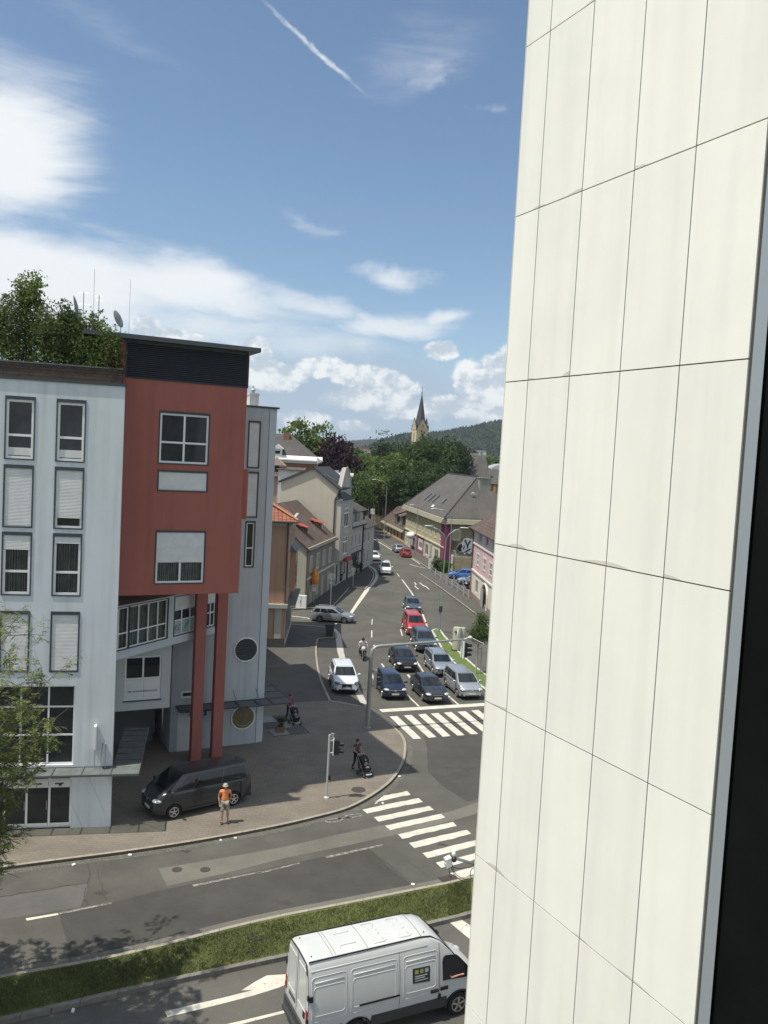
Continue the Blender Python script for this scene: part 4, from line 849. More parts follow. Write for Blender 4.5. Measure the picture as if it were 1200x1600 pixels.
def villa():
    br = mat('brick_red', (.30, .12, .075), .9, brick=(.25, .075, (.24, .095, .06), (.16, .12, .1), .01, .5), plane='xz', var=.2, ns=2); wh = plaster('cornice_white', (.72, .71, .67), .05)
    B = thing('villa', 'red brick villa with a broad white cornice and dark hipped roof behind the cream gable', 'building', (-11.6, 138, 0))
    V = Fac(B, (0, 0), 4)
    V.wall(br, -19, 0, .1, 15.4, [(-3.2, -2, 11, 13.5), (-6.5, -5.3, 11, 13.5), (-9.8, -8.6, 11, 13.5)])
    for a in (-3.2, -6.5, -9.8): V.window(a, a+1.2, 11, 13.5, edge=(wh, .15, .2), vs=(a+.6,))
    q = MB(); q.box(-19.3, .3, -.3, 9.6, 15.4, 15.7); q.ext([(-19.8, -.9, 16.0), (-19.8, -.9, 15.8), (-19.8, 0, 15.6), (-19.8, 0, 16.6)], (20.7, 0, 0)); q.ext([(.9, -.9, 16.0), (.9, -.9, 15.8), (0, -.9, 15.6), (0, -.9, 16.6)], (0, 10.5, 0)); V.part('cornice', q, wh)
    q = MB(); q.box(-19, 0, .2, 9.4, .1, 15.4); V.part('rear_walls', q, plaster('villa_side', (.44, .44, .42)))
    hip(V, -19, 0, 0, 9.4, 16.3, 20.2, slate, ov=.3)
    q = MB(); q.box(-5.9, -4.9, 3.4, 4.4, 17.5, 20.4); V.part('chimney', q, br)
    q = MB(); q.box(-7.2, -5.8, -.7, 1, 16.2, 17.7); d = V.part('dormer', q, wh); q = MB(); q.ext([(-7.5, -.9, 17.6), (-5.5, -.9, 17.6), (-6.5, -.9, 18.4)], (0, 2.4, 0)); V.part('dormer_roof', q, wh, d); q = MB(); q.box(-6.9, -6.1, -.72, -.7, 16.8, 17.3); V.part('dormer_window', q, glassd, d)
    # annexe in front
    A = thing('annexe', 'low pink and white annexe with tiled roof in front of the brick villa', 'building', (-12.2, 122, 0)); Q = Fac(A, (0, 0), 4)
    Q.wall(plaster('render_pink', (.42, .26, .21)), -12, -3.6, .1, 13.6); Q.wall(plaster('render_white', (.6, .6, .57)), -3.6, 0, .1, 14.6, y=-.3)
    q = MB(); q.box(-3.6, 0, -.29, 4, .1, 14.55); q.box(-12, -3.6, .01, 4, .1, 13.5); Q.part('rear_walls', q, plaster('render_white', (.6, .6, .57)))
    q = MB(); thick(q, [(-12.3, -.5, 13.5), (-3.7, -.5, 13.5), (-3.7, 3, 15.2), (-12.3, 3, 15.2)]); thick(q, [(-3.9, -.6, 14.6), (.3, -.6, 14.6), (.3, 4, 14.9), (-3.9, 4, 14.9)], .1); Q.part('roof', q, tile_brown)
    q = MB(); q.ext([(-5.4, .6, 15.1), (-2.6, .6, 15.1), (-4.0, .6, 16.3)], (0, 2, 0)); q.ext([(-10, .2, 15.0), (-7.6, .2, 15.0), (-7.8, .2, 15.6), (-8.8, .2, 16.0), (-9.8, .2, 15.6)], (0, 2, 0)); Q.part('pediment', q, plaster('trim_peach', (.5, .38, .3)))
    # pale flat sheds farther back
    S = thing('flat_roofed_hall', 'pale flat roofed hall with small vents in front of the copper beech', 'building', (-9.5, 150, 0)); h = Fac(S, (0, 0), 2)
    q = MB(); q.box(-4, 3.2, 0, 18, .1, 13.3); h.part('wall', q, plaster('hall_grey', (.3, .3, .29))); q = MB(); q.box(-4.3, 3.6, -.4, 18.3, 13.3, 13.6); h.part('roof', q, mat('sheet_pale', (.6, .6, .57), .5, var=.15)); q = MB(); [q.box(a, a+.7, 3, 3.7, 13.6, 14.3) for a in (-2, .2, 1.2, 2.3)]; h.part('vent', q, metal)
villa()

def house_magenta():
    ol = plaster('render_olive', (.40, .37, .215)); pale = plaster('render_pale_yellow', (.52, .50, .37)); mg = plaster('render_magenta', (.22, .065, .115)); mgd = plaster('pilaster_magenta', (.17, .04, .09)); trim = plaster('trim_pale2', (.52, .5, .42))
    corn = mat('cornice_tin', (.28, .265, .2), .7, wave=('X', 1.6, (.2, .185, .14), 'SIN'), var=.15, ns=1)
    B = thing('corner_house', 'olive yellow corner house with magenta shop front, striped eaves and a large grey hipped roof', 'building', (4.44, 165.19, 0))
    St = Fac(B, (0, 0), -80.7); L = 34.2
    E = (L*math.cos(RAD(-80.7)), L*math.sin(RAD(-80.7))); Fr = Fac(B, E, 9.3)
    up = [(1.8+i*3.55, 3.0+i*3.55, 4.25, 5.5) for i in range(9)]
    St.wall(ol, 0, L-2.6, 3.3, 7.1, up)
    for h in up: St.window(*h, vs=((h[0]+h[1])/2,), fw=.08, edge=(trim, .16, .18), sill=trim)
    g1 = [(1.2, 2.6, .5, 2.5), (3.9, 5.1, .1, 2.6)]; g2 = [(7.2, 10.6, .9, 2.5), (13.6, 17.0, .9, 2.5)]; g3 = [(19.6, 22.2, .5, 2.4), (23.6, 25.0, .1, 2.6), (27.2, 29.8, .4, 2.4)]
    St.wall(pale, 0, 6, .1, 3.3, g1, name='ground_floor_wall'); St.wall(mg, 6, 18.2, .1, 3.3, g2, name='shop_front', y=-.01); St.wall(pale, 18.2, L-2.6, .1, 3.3, g3, name='ground_floor_wall')
    for h in g1+g3: St.window(*h, fw=.12, vs=((h[0]+h[1])/2,), fr=white, edge=(trim, .2, .15), name='door' if h[2] < .3 else 'window')
    for h in g2: St.window(*h, fr=white, fw=.3, gl=mat('shop_pane', (.2, .22, .22), .1, var=.3), edge=(white, .15, .15), name='shop_window')
    q = MB(); q.ball((9.2, -.6, 2.75), (1.5, .9, .7), 14, 8); St.part('awning', q, mat('awning_white', (.66, .66, .63), .8, var=.08), smooth=True)
    q = MB(); q.box(L-2.6, L+.06, -.12, .1, .1, 7.1); St.part('pilaster', q, mgd); q = MB(); q.box(-.1, 1.1, -.12, .1, .1, 7.1); Fr.part('pilaster', q, mgd)
    q = MB(); q.box(0, L, -.2, 0, 3.2, 3.4); St.part('string_course', q, trim)
    for fc, ln in ((St, L), (Fr, 14)):
        q = MB(); q.ext([(-.0 if fc is Fr else -.9, -.9, 7.2), (-.0 if fc is Fr else -.9, -.05, 6.95), (-.0 if fc is Fr else -.9, .4, 8.35), (-.0 if fc is Fr else -.9, -.55, 7.9)], (ln+.9, 0, 0)); fc.part('eaves', q, corn)
    hf = [(3.0, 4.2, 4.2, 6.1)]; hg = [(1.15, 1.75, .4, 2.8), (2.1, 3.6, .3, 2.2)]
    Fr.wall(ol, 0, 14, 3.3, 7.1, [(1.25, 2.25, 4.75, 6.1)]); Fr.window(1.25, 2.25, 4.75, 6.1, vs=(1.75,), hs=(5.2, 5.65), fw=.08, edge=(trim, .2, .2))
    Fr.wall(plaster('render_olive_dim', (.33, .315, .2)), 0, 14, .1, 3.3, hg, name='ground_floor_wall'); [Fr.window(*h, vs=((h[0]+h[1])/2,), fw=.1, edge=(trim, .14, .14)) for h in hg]
    q = MB(); q.box(0, L, .3, 13, .1, 7.1); St.part('rear_walls', q, ol)
    q = MB(); x0, x1, y0, y1 = -.5, L+.35, -.35, 13.3; ze, zr = 8.1, 14.7; a = (x0+6.8, 6.5, zr); b = (x1-6.8, 6.5, zr)
    for p in ([(x0, y0, ze), (x1, y0, ze), b, a], [(x1, y1, ze), (x0, y1, ze), a, b], [(x0, y1, ze), (x0, y0, ze), a], [(x1, y0, ze), (x1, y1, ze), b]): thick(q, p, .12)
    rf = St.part('roof', q, mat('roof_eternit', (.095, .09, .082), .85, brick=(2.2, .45, (.085, .08, .073), (.06, .057, .052), .02, .5), var=.22, ns=.35))
    nrm = Vector((0, -(zr-ze), 6.85)).normalized()
    for x in (11, 14.5, 18, 24.5):
        s = .9 if x < 20 else .5; c = Vector((x, y0+(1.0+.9)*1.0+.3, 0)); c.z = ze+(c.y-y0)*(zr-ze)/6.85; sl_ = math.atan2(zr-ze, 6.85)
        q = MB(); q.obox(c+nrm*.09, (.75, 2*s, .1), rx=sl_); w_ = St.part('roof_window', q, glassd, rf); q = MB(); q.obox(c+nrm*.06+Vector((-.45, 0, 0)), (.12, 2*s+.1, .2), rx=sl_); St.part('roof_window_frame', q, metal, rf)
    q = MB(); q.obox((21, y0+1.0, ze+1.05), (1.3, .5, .08), rx=.77); St.part('roof_hatch', q, white, rf)
    q = MB(); q.box(L-5.4, L-4.2, 6.3, 8.2, 11.5, 14.6); q.box(L-5.55, L-4.05, 6.15, 8.35, 14.55, 14.7); St.part('chimney', q, plaster('chimney_grey', (.27, .27, .24), .2), rf)
    q = MB(); [q.tube([(L-3.2, 5.2+i*.5, 10.5), (L-3.2, 5.2+i*.5, 12.0+.3*i)], .05, 6) for i in range(2)]; q.ball((L-3.0, 5.0, 11.9), (.1, .4, .4)); St.part('roof_antenna', q, metal, rf)
    q = MB(); q.tube([(x0+.1, y0, ze+.1), (a[0], a[1], a[2]+.05), (b[0], b[1], b[2]+.05), (x1-.1, y0, ze+.1)], .1, 6); St.part('ridge_tiles', q, slate_dark, rf)
    # black and white emblem board on the end wall with lettering strip below
    em = Fr; q = MB(); pr = [(4.6, 4.0), (5.3, 4.7), (5.9, 4.9), (6.4, 5.5), (7.3, 5.7), (8.2, 5.5), (9.0, 5.6), (9.2, 5.0), (8.7, 4.6), (8.6, 3.6), (8.0, 3.2), (7.4, 3.4), (6.8, 3.1), (6.3, 3.5), (5.6, 3.4), (5.2, 3.7)]
    q.ext([(1.75+(x-4.6)*.674, -.3, 2.35+(z-3.1)*1.06) for x, z in pr], (0, .1, 0)); bd = em.part('emblem', q, white)
    q = MB(); r = random.Random(11)
    for pl in ([(4.7, 4.0), (5.4, 4.6), (5.9, 4.75), (6.2, 4.3), (5.9, 4.0), (6.1, 3.6), (5.5, 3.5), (5.2, 3.75)], [(6.5, 5.2), (6.9, 5.4), (7.3, 4.7), (7.9, 5.3), (8.2, 5.2), (7.6, 4.5), (7.6, 4.0), (7.3, 4.1), (7.2, 4.5)], [(6.5, 3.4), (7.6, 3.9), (8.3, 4.1), (8.2, 3.9), (7.2, 3.45)], [(8.5, 5.35), (8.9, 5.3), (8.6, 5.05)], [(6.3, 3.9), (6.6, 4.6), (6.75, 4.5), (6.6, 3.9)]): q.ext([(1.75+(x-4.6)*.674, -.31, 2.35+(z-3.1)*1.06) for x, z in pl], (0, -.02, 0))
    em.part('emblem_stripe', q, black, bd)
    q = MB(); [q.box(2.2+i*.3, 2.42+i*.3, -.32, -.28, 1.85, 2.15) for i in range(9)]; [q.box(2.4+i*.3, 2.6+i*.3, -.32, -.28, 1.4, 1.66) for i in range(5)]; em.part('lettering', q, mat('letter_blue', (.2, .27, .33), .5, var=0), bd)
    return
house_magenta()

def house_ochre():
    oc = plaster('render_ochre', (.50, .35, .18)); rb = tile_brown; dk = mat('timber_dark')
    B = thing('ochre_house', 'low ochre house with brown mansard roof and dormers beyond the parked cars', 'building', (.05, 191.8, 0))
    St = Fac(B, (0, 0), -80.1); L = 25.6
    hs = [(a, a+1.3, .5, 1.75) for a in (2, 6, 13.2, 17.2, 21.6)]+[(9.6, 10.9, .1, 1.9)]
    St.wall(oc, 0, L, .1, 2.3, hs); [St.window(*h, fr=dk, fw=.16) for h in hs]
    q = MB(); q.ext([(-.6, -.7, 2.3), (-.6, -.7, 2.15), (-.6, .1, 2.1), (-.6, .1, 2.95)], (L+.6, 0, 0)); St.part('eaves', q, mat('cornice_tin'))
    q = MB(); thick(q, [(-.4, -.3, 2.8), (L, -.3, 2.8), (L, 2.2, 6.2), (4.0, 2.2, 6.2)]); thick(q, [(4.0, 2.2, 6.2), (L, 2.2, 6.2), (L, 6, 7.6), (7, 6, 7.6)]); q.poly([(-.4, -.3, 2.8), (4, 2.2, 6.2), (7, 6, 7.6), (-.4, 12, 2.8)]); St.part('roof', q, rb)
    for a in (13.5, 19.5):
        q = MB(); q.box(a, a+3.2, .0, 2.5, 2.9, 5.4); d = St.part('dormer', q, rb); q = MB(); q.box(a+.3, a+1.3, -.03, 0, 3.3, 5.0); q.box(a+1.9, a+2.9, -.03, 0, 3.3, 5.0); St.part('dormer_window', q, mat('dim_glass', (.2, .2, .19), .2, var=.2), d); q = MB(); thick(q, [(a-.4, -.5, 5.3), (a+3.6, -.5, 5.3), (a+3.6, 3, 6.6), (a-.4, 3, 6.6)]); St.part('dormer_roof', q, rb, d)
    q = MB(); q.box(0, L, .3, 12, .1, 2.6); St.part('rear_walls', q, oc)
    q = MB(); q.box(22.4, 23.8, 3, 4.4, 6, 10.2); q.box(22.2, 24, 2.8, 4.6, 9.7, 10.0); St.part('chimney', q, plaster('chimney_buff', (.42, .36, .27), .25))
    # garden wall further on
    Gw = thing('garden_wall', 'ochre garden wall with posts and ivy at the far end of the street', 'wall', (-3.2, 213, 0)); G = Fac(Gw, (0, 0), -80.1)
    q = MB(); q.box(0, 20.5, 0, .3, .1, 2.6); G.part('panel', q, oc); q = MB(); [q.box(a, a+.5, -.12, .42, .1, 3.0) for a in (0, 4, 8, 12, 16, 20.2)]; G.part('post', q, plaster('post_pale', (.5, .4, .25)))
    Hb = thing('red_roof_shed', 'small shed with a rusty red roof behind the ochre garden wall', 'shed', (2.0, 205, 0)); q = MB(); q.box(-2, 6, 0, 5, .1, 3.6); q.build('wall', oc, Hb); q = MB(); thick(q, [(-2.5, -.8, 3.2), (6.5, -.8, 3.2), (6.5, 5, 4.9), (-2.5, 5, 4.9)]); q.build('roof', mat('rusty_sheet', (.33, .15, .09), .8, var=.4, ns=1.5), Hb)
    # orange wall with pilasters behind the low house
    C = thing('parish_house', 'orange walled building with buttresses showing above the brown mansard roof', 'building', (4.2, 206, 0)); Q = Fac(C, (0, 0), -12)
    q = MB(); q.box(0, 8.5, 0, 8, 0, 8.4); Q.part('wall', q, plaster('render_orange', (.5, .32, .15))); q = MB(); [q.box(a, a+.6, -.4, 0, 0, 8.0) for a in (0, 3.4, 6.2, 8.0)]; Q.part('buttress', q, plaster('post_pale', (.5, .4, .25))); hip(Q, 0, 8.5, 0, 8, 8.4, 10.5, slate)
house_ochre()

def house_pink():
    pk = plaster('render_rose', (.56, .40, .40)); pkd = plaster('render_rose_dim', (.50, .36, .37)); cr = plaster('render_cream_ground', (.60, .57, .46)); wh = plaster('trim_white', (.62, .6, .57))
    B = thing('pink_house', 'pink and cream house with an arched doorway and a brownish tiled roof', 'building', (11.77, 105.89, 0))
    St = Fac(B, (0, 0), -86.6); L = 16
    u = [(3.6, 5.2, 7.35, 8.4), (8.3, 9.9, 7.35, 8.4), (13, 14.6, 7.35, 8.4)]; mdl = [(2.7, 4.2, 4.3, 5.7), (7.3, 9.0, 4.3, 5.7), (11.4, 13.1, 4.3, 5.7)]; gr = [(2.7, 4.7, .9, 2.5)]
    ar = (8.0, 11.4, .1, 2.6)
    St.wall(pkd, 0, L, 6.9, 8.7, u); St.wall(pk, 0, L, 3.4, 6.9, mdl, name='middle_wall'); St.wall(cr, 0, L, .1, 3.4, gr+[ar], name='ground_floor_wall', depth=.6)
    for h in u: St.window(*h, vs=((h[0]+h[1])/2,), fw=.07, edge=(pk, .2, .1))
    for h in mdl: St.window(*h, vs=((h[0]+h[1])/2,), hs=((h[2]+h[3])/2,), fw=.09, fr=wframe, edge=(wh, .22, .22), sill=plaster('sill_brown', (.3, .2, .17)))
    for h in gr: St.window(*h, vs=((h[0]+h[1])/2,), fw=.1, edge=(wh, .2, .15))
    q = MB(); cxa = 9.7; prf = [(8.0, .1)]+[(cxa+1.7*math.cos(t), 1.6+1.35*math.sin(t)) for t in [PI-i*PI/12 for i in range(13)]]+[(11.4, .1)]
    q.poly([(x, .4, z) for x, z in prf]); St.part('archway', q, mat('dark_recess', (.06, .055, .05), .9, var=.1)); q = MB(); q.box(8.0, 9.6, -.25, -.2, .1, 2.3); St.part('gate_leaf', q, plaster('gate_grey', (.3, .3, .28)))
    q = MB(); q.tube([(x, -.04, z) for x, z in prf], .16, 6); St.part('arch_trim', q, wh)
    q = MB()
    for i in range(9):
        if .3+i*.32 < 3: q.box(.02, 2.5, -.02, 0, .4+i*.32, .42+i*.32); q.box(4.9, 7.8, -.02, 0, .4+i*.32, .42+i*.32)
    St.part('rustication', q, wh)
    q = MB(); q.box(0, L, -.16, 0, 3.3, 3.5); q.box(0, L, -.14, 0, 6.75, 6.95); [q.box(.15+i*.62, .55+i*.62, -.04, 0, 7.1, 8.5) for i in range(26) if not any(h[0]-.5 < .15+i*.62 < h[1]+.1 for h in u)]; St.part('string_course', q, wh)
    q = MB(); q.box(0, L, .61, 10, .1, 8.7); q.poly([(0, 0, .1), (0, .7, .1), (0, .7, 8.7), (0, 0, 8.7)]); St.part('rear_walls', q, pk)
    q = MB(); q.box(-.05, 0, -.1, .0, .1, 1.0); q.box(0, L, -.06, 0, .1, .55); St.part('plinth', q, plaster('plinth_brown', (.25, .2, .16)))
    hip(St, 0, L, 0, 10, 8.75, 13.2, tile_brown, ov=.7)
    q = MB(); q.tube([(-.7, -.72, 8.8), (L+.7, -.72, 8.8)], .1, 8); q.tube([(-.6, -.7, 8.7), (-.15, -.12, 8.1), (-.15, -.12, .1)], .08, 8); St.part('gutter', q, mat('copper_brown'))
    q = MB(); q.box(8.6, 9.3, 1.0, 1.7, 9.8, 11.0); ch = St.part('chimney', q, plaster('chimney_buff', (.42, .36, .27), .25)); q = MB(); q.lathe([(.14, 11), (.14, 11.5), (.3, 11.55), (.06, 11.75)], (8.95, 1.35, 0), 10); St.part('cowl', q, metal, ch)
    # advertising strip / corner post
    q = MB(); q.box(-.25, .0, -.14, .12, .1, 3.2); St.part('corner_post', q, plaster('corner_orange', (.45, .3, .2)))
house_pink()

def church():
    oc = plaster('church_ochre', (.52, .43, .27)); sp = mat('spire_slate', (.045, .052, .06), .6, var=.15, ns=.6)
    B = thing('church', 'ochre church tower with small gables and a tall dark spire above the trees', 'church', (12.5, 330, 0)); a = RAD(20)
    q = MB(); q.obox((0, 0, 15), (4.9, 4.9, 30), rz=a); q.build('tower', oc, B)
    q = MB()
    for k in range(4):
        t = a+k*PI/2; d = Vector((math.cos(t), math.sin(t), 0)); s = Vector((-d.y, d.x, 0))
        q.ext([d*2.3+s*2.45+Vector((0, 0, 29)), d*2.3-s*2.45+Vector((0, 0, 29)), d*2.3+Vector((0, 0, 33.2))], d*.3)
    q.build('gable', oc, B)
    q = MB(); ring = []
    for r, z in ((2.55, 29.6), (1.9, 32.5), (.08, 43.2)): ring.append([(r*math.cos(a+PI/8+k*PI/4), r*math.sin(a+PI/8+k*PI/4), z) for k in range(8)])
    q.grid(ring, closed=True); q.build('spire', sp, B)
    q = MB()
    for k in range(4):
        t = a+k*PI/2; d = Vector((math.cos(t), math.sin(t), 0)); s = Vector((-d.y, d.x, 0)); T_ = Vector((0, 0, 1))
        for sg in (1, -1): q.ext([d*2.7+s*2.6*sg+T_*28.9, d*2.7+T_*33.4, d*2.45+T_*33.4, d*2.45+s*2.6*sg+T_*28.9], T_*.28)
        q.obox(d*2.35+s*2.35+T_*29.8, (.5, .5, 1.8), rz=a)
    q.build('gable_roof', sp, B)
    q = MB(); q.tube([(0, 0, 43), (0, 0, 46)], .12, 6); q.ball((0, 0, 43.6), .35); q.obox((0, 0, 45.2), (1.0, .14, .14)); q.build('cross', mat('gilt', (.35, .28, .12), .4, metal=.6), B)
    for k in range(4):
        t = a+k*PI/2; d = Vector((math.cos(t), math.sin(t), 0))
        for z, r_, sz in ((26, 2.47, (.06, 1.1, 3.4)), (30.4, 2.62, (.06, .8, 1.2))): q = MB(); q.obox(d*r_+Vector((0, 0, z)), sz, rz=t); q.build('louvre_window', mat('dim_glass', (.2, .2, .19), .2, var=.2), B)
    q = MB(); q.obox((0, 0, 24.1), (5.1, 5.1, .35), rz=a); q.obox((0, 0, 29), (5.1, 5.1, .3), rz=a); q.build('string_course', plaster('post_pale', (.5, .4, .25)), B)
    N_ = thing('church_hall', 'long ochre walled building with a steep dark roof below the forested hill', 'building', (19.5, 238, 0)); Q = Fac(N_, (0, 0), -8)
    q = MB(); q.box(0, 9.5, 0, 20, 0, 13.4); Q.part('wall', q, oc); q = MB(); thick(q, [(-1.5, -1, 13.0), (10, -1, 13.0), (8.6, 5, 19.4), (-.3, 5, 19.4)]); q.poly([(10, -1, 13), (10, 20, 13), (8.6, 5, 19.4)]); Q.part('roof', q, slate)
    q = MB(); q.box(9.5, 15.2, -2, 6, 0, 11.6); [q.box(a_, a_+.5, -2.5, -2, 0, 11.4) for a_ in (9.5, 11.5, 13.3, 14.9)]; Q.part('side_aisle', q, plaster('render_orange', (.5, .32, .15))); q = MB(); thick(q, [(9.3, -2.7, 11.4), (15.5, -2.7, 11.4), (12.4, 5, 15.6), (9.6, 5, 15.6)]); Q.part('aisle_roof', q, slate)
    q = MB(); q.box(9.6, 10.3, 0, .7, 13, 15.8); Q.part('chimney', q, plaster('chimney_grey', (.27, .27, .24), .2))
    W_ = thing('white_building', 'white modern building with a rounded grey roof near the right edge of the street view', 'building', (33.5, 262, 0)); q = MB(); q.box(0, 12, 0, 14, 0, 15.2); q.build('wall', plaster('modern_white', (.66, .67, .63)), W_)
    q = MB(); q.ext([(0-.3, -.5, 15.2)]+[(6-6.6*math.cos(t), -.5, 15.2+2.2*math.sin(t)) for t in [i*PI/10 for i in range(11)]], (0, 15, 0)); q.build('roof', mat('roof_zinc_light', (.5, .52, .53), .4, metal=.4, var=.1), W_); q = MB(); [q.box(.8+i*2.2, 2.2+i*2.2, -.05, 0, z, z+1.5) for i in range(5) for z in (12.6, 9.6)]; q.build('window', glassd, W_)
church()
# ------------------------------------------------------------------ vehicles
def carpaint(name, c, met=.35, rough=.28): return mat('paint_'+name, c, rough, metal=met, var=.03, ns=2, coat=.6)
tyre_m = rubber
def lerpc(cp, x):   # control points (x descending), piecewise smooth
    if x >= cp[0][0]: return cp[0][1]
    for (a, za), (b, zb) in zip(cp, cp[1:]):
        if b <= x <= a:
            t = (a-x)/(a-b); return za+(zb-za)*t
    return cp[-1][1]
def wheel(parent, x, y, r, side, wd=.2):
    q = MB(); q.tube([(x, y-wd/2, r), (x, y-wd/2+.02, r), (x, y+wd/2-.02, r), (x, y+wd/2, r)], [r*.93, r, r, r*.93], 22)
    w_ = q.build('wheel', rubber, parent, smooth=40)
    q = MB(); yo = y+side*(wd/2+.004); R = r*.66
    q.cyl((x, yo-side*.03, r), (x, yo-side*.005, r), R, 22); q.mi = 1
    for k in range(5):
        t = 2*PI*k/5+.3; q.obox((x+R*.5*math.cos(t), yo, r+R*.5*math.sin(t)), (R*.86, .02, R*.26), ry=-t)
    q.cyl((x, yo-.01, r), (x, yo+.012*1, r), R*.24, 12); q.tube([(x+R*.95*math.cos(i*2*PI/22), yo, r+R*.95*math.sin(i*2*PI/22)) for i in range(22)], R*.07, 5, close=True)
    q.build('rim', [mat('rim_dark', (.05, .05, .05), .5, var=.1), chrome], w_, smooth=30)
def make_car(name, label, paint_, loc, head, L=4.4, Wd=1.78, Ht=1.45, wb=2.6, r=.32, hood=.98, belt=.98, nose=.78, xa=.95, xf=.35, xr=-1.3, xd=-1.75, deck=1.0, tail=.9, gc=.2, rw=.56, pillars=(-.35,), cat='car', group=None, rails=False, plate=True, grille='wide', lights='clear', long_wind=0., rz_extra=0., bumper=None, shade=None):
    C_ = thing(name, label, cat, (loc[0], loc[1], loc[2] if len(loc) > 2 else .0), RAD(head), group)
    h = L/2; w2 = Wd/2
    top = [(h, nose-.16), (h-.05, nose-.03), (h-.22, nose+.03), ((h+xa)/2, (nose+.04+hood)/2+.045), (xa+.05, hood), (xa-.2, belt+.01), (xd+.1, belt+.02), (xd-.03, deck), (-h+.16, tail+.0), (-h+.04, tail-.06), (-h, tail-.2)]
    xs = sorted(set([h, h-.03, h-.08, h-.16, h-.3, h-.5, h-.75, h-1.0, xa+.05, xa-.2, xa-.5, 0, -.4, -.8, xd+.1, xd-.03, -h+.5, -h+.3, -h+.16, -h+.08, -h+.03, -h] + [h-1.25]), reverse=True)
    rows = []
    for x in xs:
        t = abs(x)/h; f = 1-.10*t**5; e = h-abs(x)
        if e < .5: f -= .13*((.5-e)/.5)**2.2
        zt = lerpc(top, x); zb = gc+(.10 if e < .25 else 0)*(1-e/.25 if e < .25 else 0); w_ = w2*f; hh = zt-zb
        half = [(0, zb), (.84*w_, zb), (.965*w_, zb+.05), (.995*w_, zb+.25*hh), (w_, zb+.55*hh), (.975*w_, zb+.8*hh), (.93*w_, zt-.045), (.84*w_, zt), (.5*w_, zt+.025), (0, zt+.035)]
        ring = [(x, y, z) for y, z in half]+[(x, -y, z) for y, z in half[-2:0:-1]]
        rows.append(ring)
    q = MB(); q.grid(rows, closed=True); q.poly(rows[0][::-1]); q.poly(rows[-1])
    body = q.build('body', paint_, C_, smooth=35, fix=True)
    xw = [wb/2+.05, -wb/2+.05]
    cut = MB()
    for x in xw:
        for s in (1, -1): cut.cyl((x, s*(w2-.27), r+.0), (x, s*(w2+.3), r+.0), r+.055, 24)
    co = cut.build('cut', rubber, fix=True)
    md = body.modifiers.new('b', 'BOOLEAN'); md.operation = 'DIFFERENCE'; md.solver = 'EXACT'; md.object = co; co.matrix_world = body.parent.matrix_basis if False else co.matrix_world
    co.parent = C_; bpy.context.view_layer.update(); bake(body); bpy.data.objects.remove(co)
    # cabin
    zb_ = belt-.03; zr = Ht; wa = w2*.90; wr = w2*rw/.62*.68 if False else w2*.72
    def face(kind):
        if kind == 'front':
            return lambda s, t: Vector((xa+.12+(xf-xa-.10)*t+(1-s*s)*(.10*(1-t)+.05), s*(wa+(wr-wa)*t), hood-.02+(zr-.045-hood+.02)*t))
        if kind == 'rear':
            return lambda s, t: Vector((xd+(xr-xd)*t-(1-s*s)*.06, s*(wa*.97+(wr*.96-wa*.97)*t), zb_+(zr-.045-zb_)*t))
        sg = 1 if kind == 'left' else -1
        def g(s, t):   # s: 0 front .. 1 rear
            x0 = xa+.12+(xf-xa-.10)*t; x1 = xd+(xr-xd)*t; za = hood-.02 if s == 0 else zb_
            wb_ = wa*(1-.03*s); wt = wr*(1-.04*s); return Vector((x0+(x1-x0)*s, sg*(wb_+(wt-wb_)*t+.035*math.sin(t*PI)*min(1, s*6, (1-s)*6)), zb_+(zr-.045-zb_)*t))
        return g
    q = MB(); fr = face('front'); re = face('rear'); lf = face('left'); rt = face('right')
    T8 = [i/6 for i in range(7)]; S9 = [-1+i/5 for i in range(11)]; S0 = [i/12 for i in range(13)]
    q.grid([[fr(s, t) for s in S9] for t in T8]); q.grid([[re(s, t) for s in S9[::-1]] for t in T8]); q.grid([[lf(s, t) for s in S0] for t in T8]); q.grid([[rt(s, t) for s in S0[::-1]] for t in T8])
    rows = []
    for i in range(9):
        u = i/8; rr = []
        for s in S9:
            a = fr(s, 1); b = re(s, 1); c = lf(u, 1).y; x = a.x+(b.x-a.x)*u
            rr.append(Vector((x, s*c, zr-.045+.055*(1-s**4)*min(1, .35+4*u*(1-u)))))
        rows.append(rr)
    q.grid(rows); q.build('roof', paint_, C_, smooth=40)
    def glass(nm, f, s0, s1, t0, t1, off, n=8, taper0=0., taper1=0.):
        q = MB(); rows = []
        for i in range(5):
            t = t0+(t1-t0)*i/4; rr = []
            for k in range(n+1):
                a, b = s0+taper0*(1-i/4), s1-taper1*(1-i/4); s = a+(b-a)*k/n; rr.append(f(s, t)+off)
            rows.append(rr)
        q.grid(rows); return q.build(nm, glass_car, C_, smooth=True)
    glass('windscreen', fr, -.9, .9, .06, .93, Vector((.012, 0, .012)))
    glass('rear_window', re, -.82, .82, .22, .9, Vector((-.012, 0, .008)))
    span = lambda x, t: None
    pl = sorted([((xa+.06)-p)/((xa+.06)-xd) for p in pillars]); edges_ = [.10]+pl+[.955]
    for sg, f in ((1, lf), (-1, rt)):
        for i in range(len(edges_)-1):
            a, b = edges_[i]+.012, edges_[i+1]-.012
            glass('side_window', f, a, b, .10, .86, Vector((0, sg*.008, 0)), taper0=-.03 if i == 0 else 0)
    q = MB()   # black window surround strips and door gaps
    for sg, f in ((1, lf), (-1, rt)):
        q.tube([f(.06+.88*k/8, .06)+Vector((0, sg*.006, 0)) for k in range(9)], .011, 5)
    q.build('trim', black, C_)
    q = MB()
    def sidey(z): return w2*.992
    dx = [xa-.12]+[p for p in pillars if p > xd+.6]+[xd+.55]
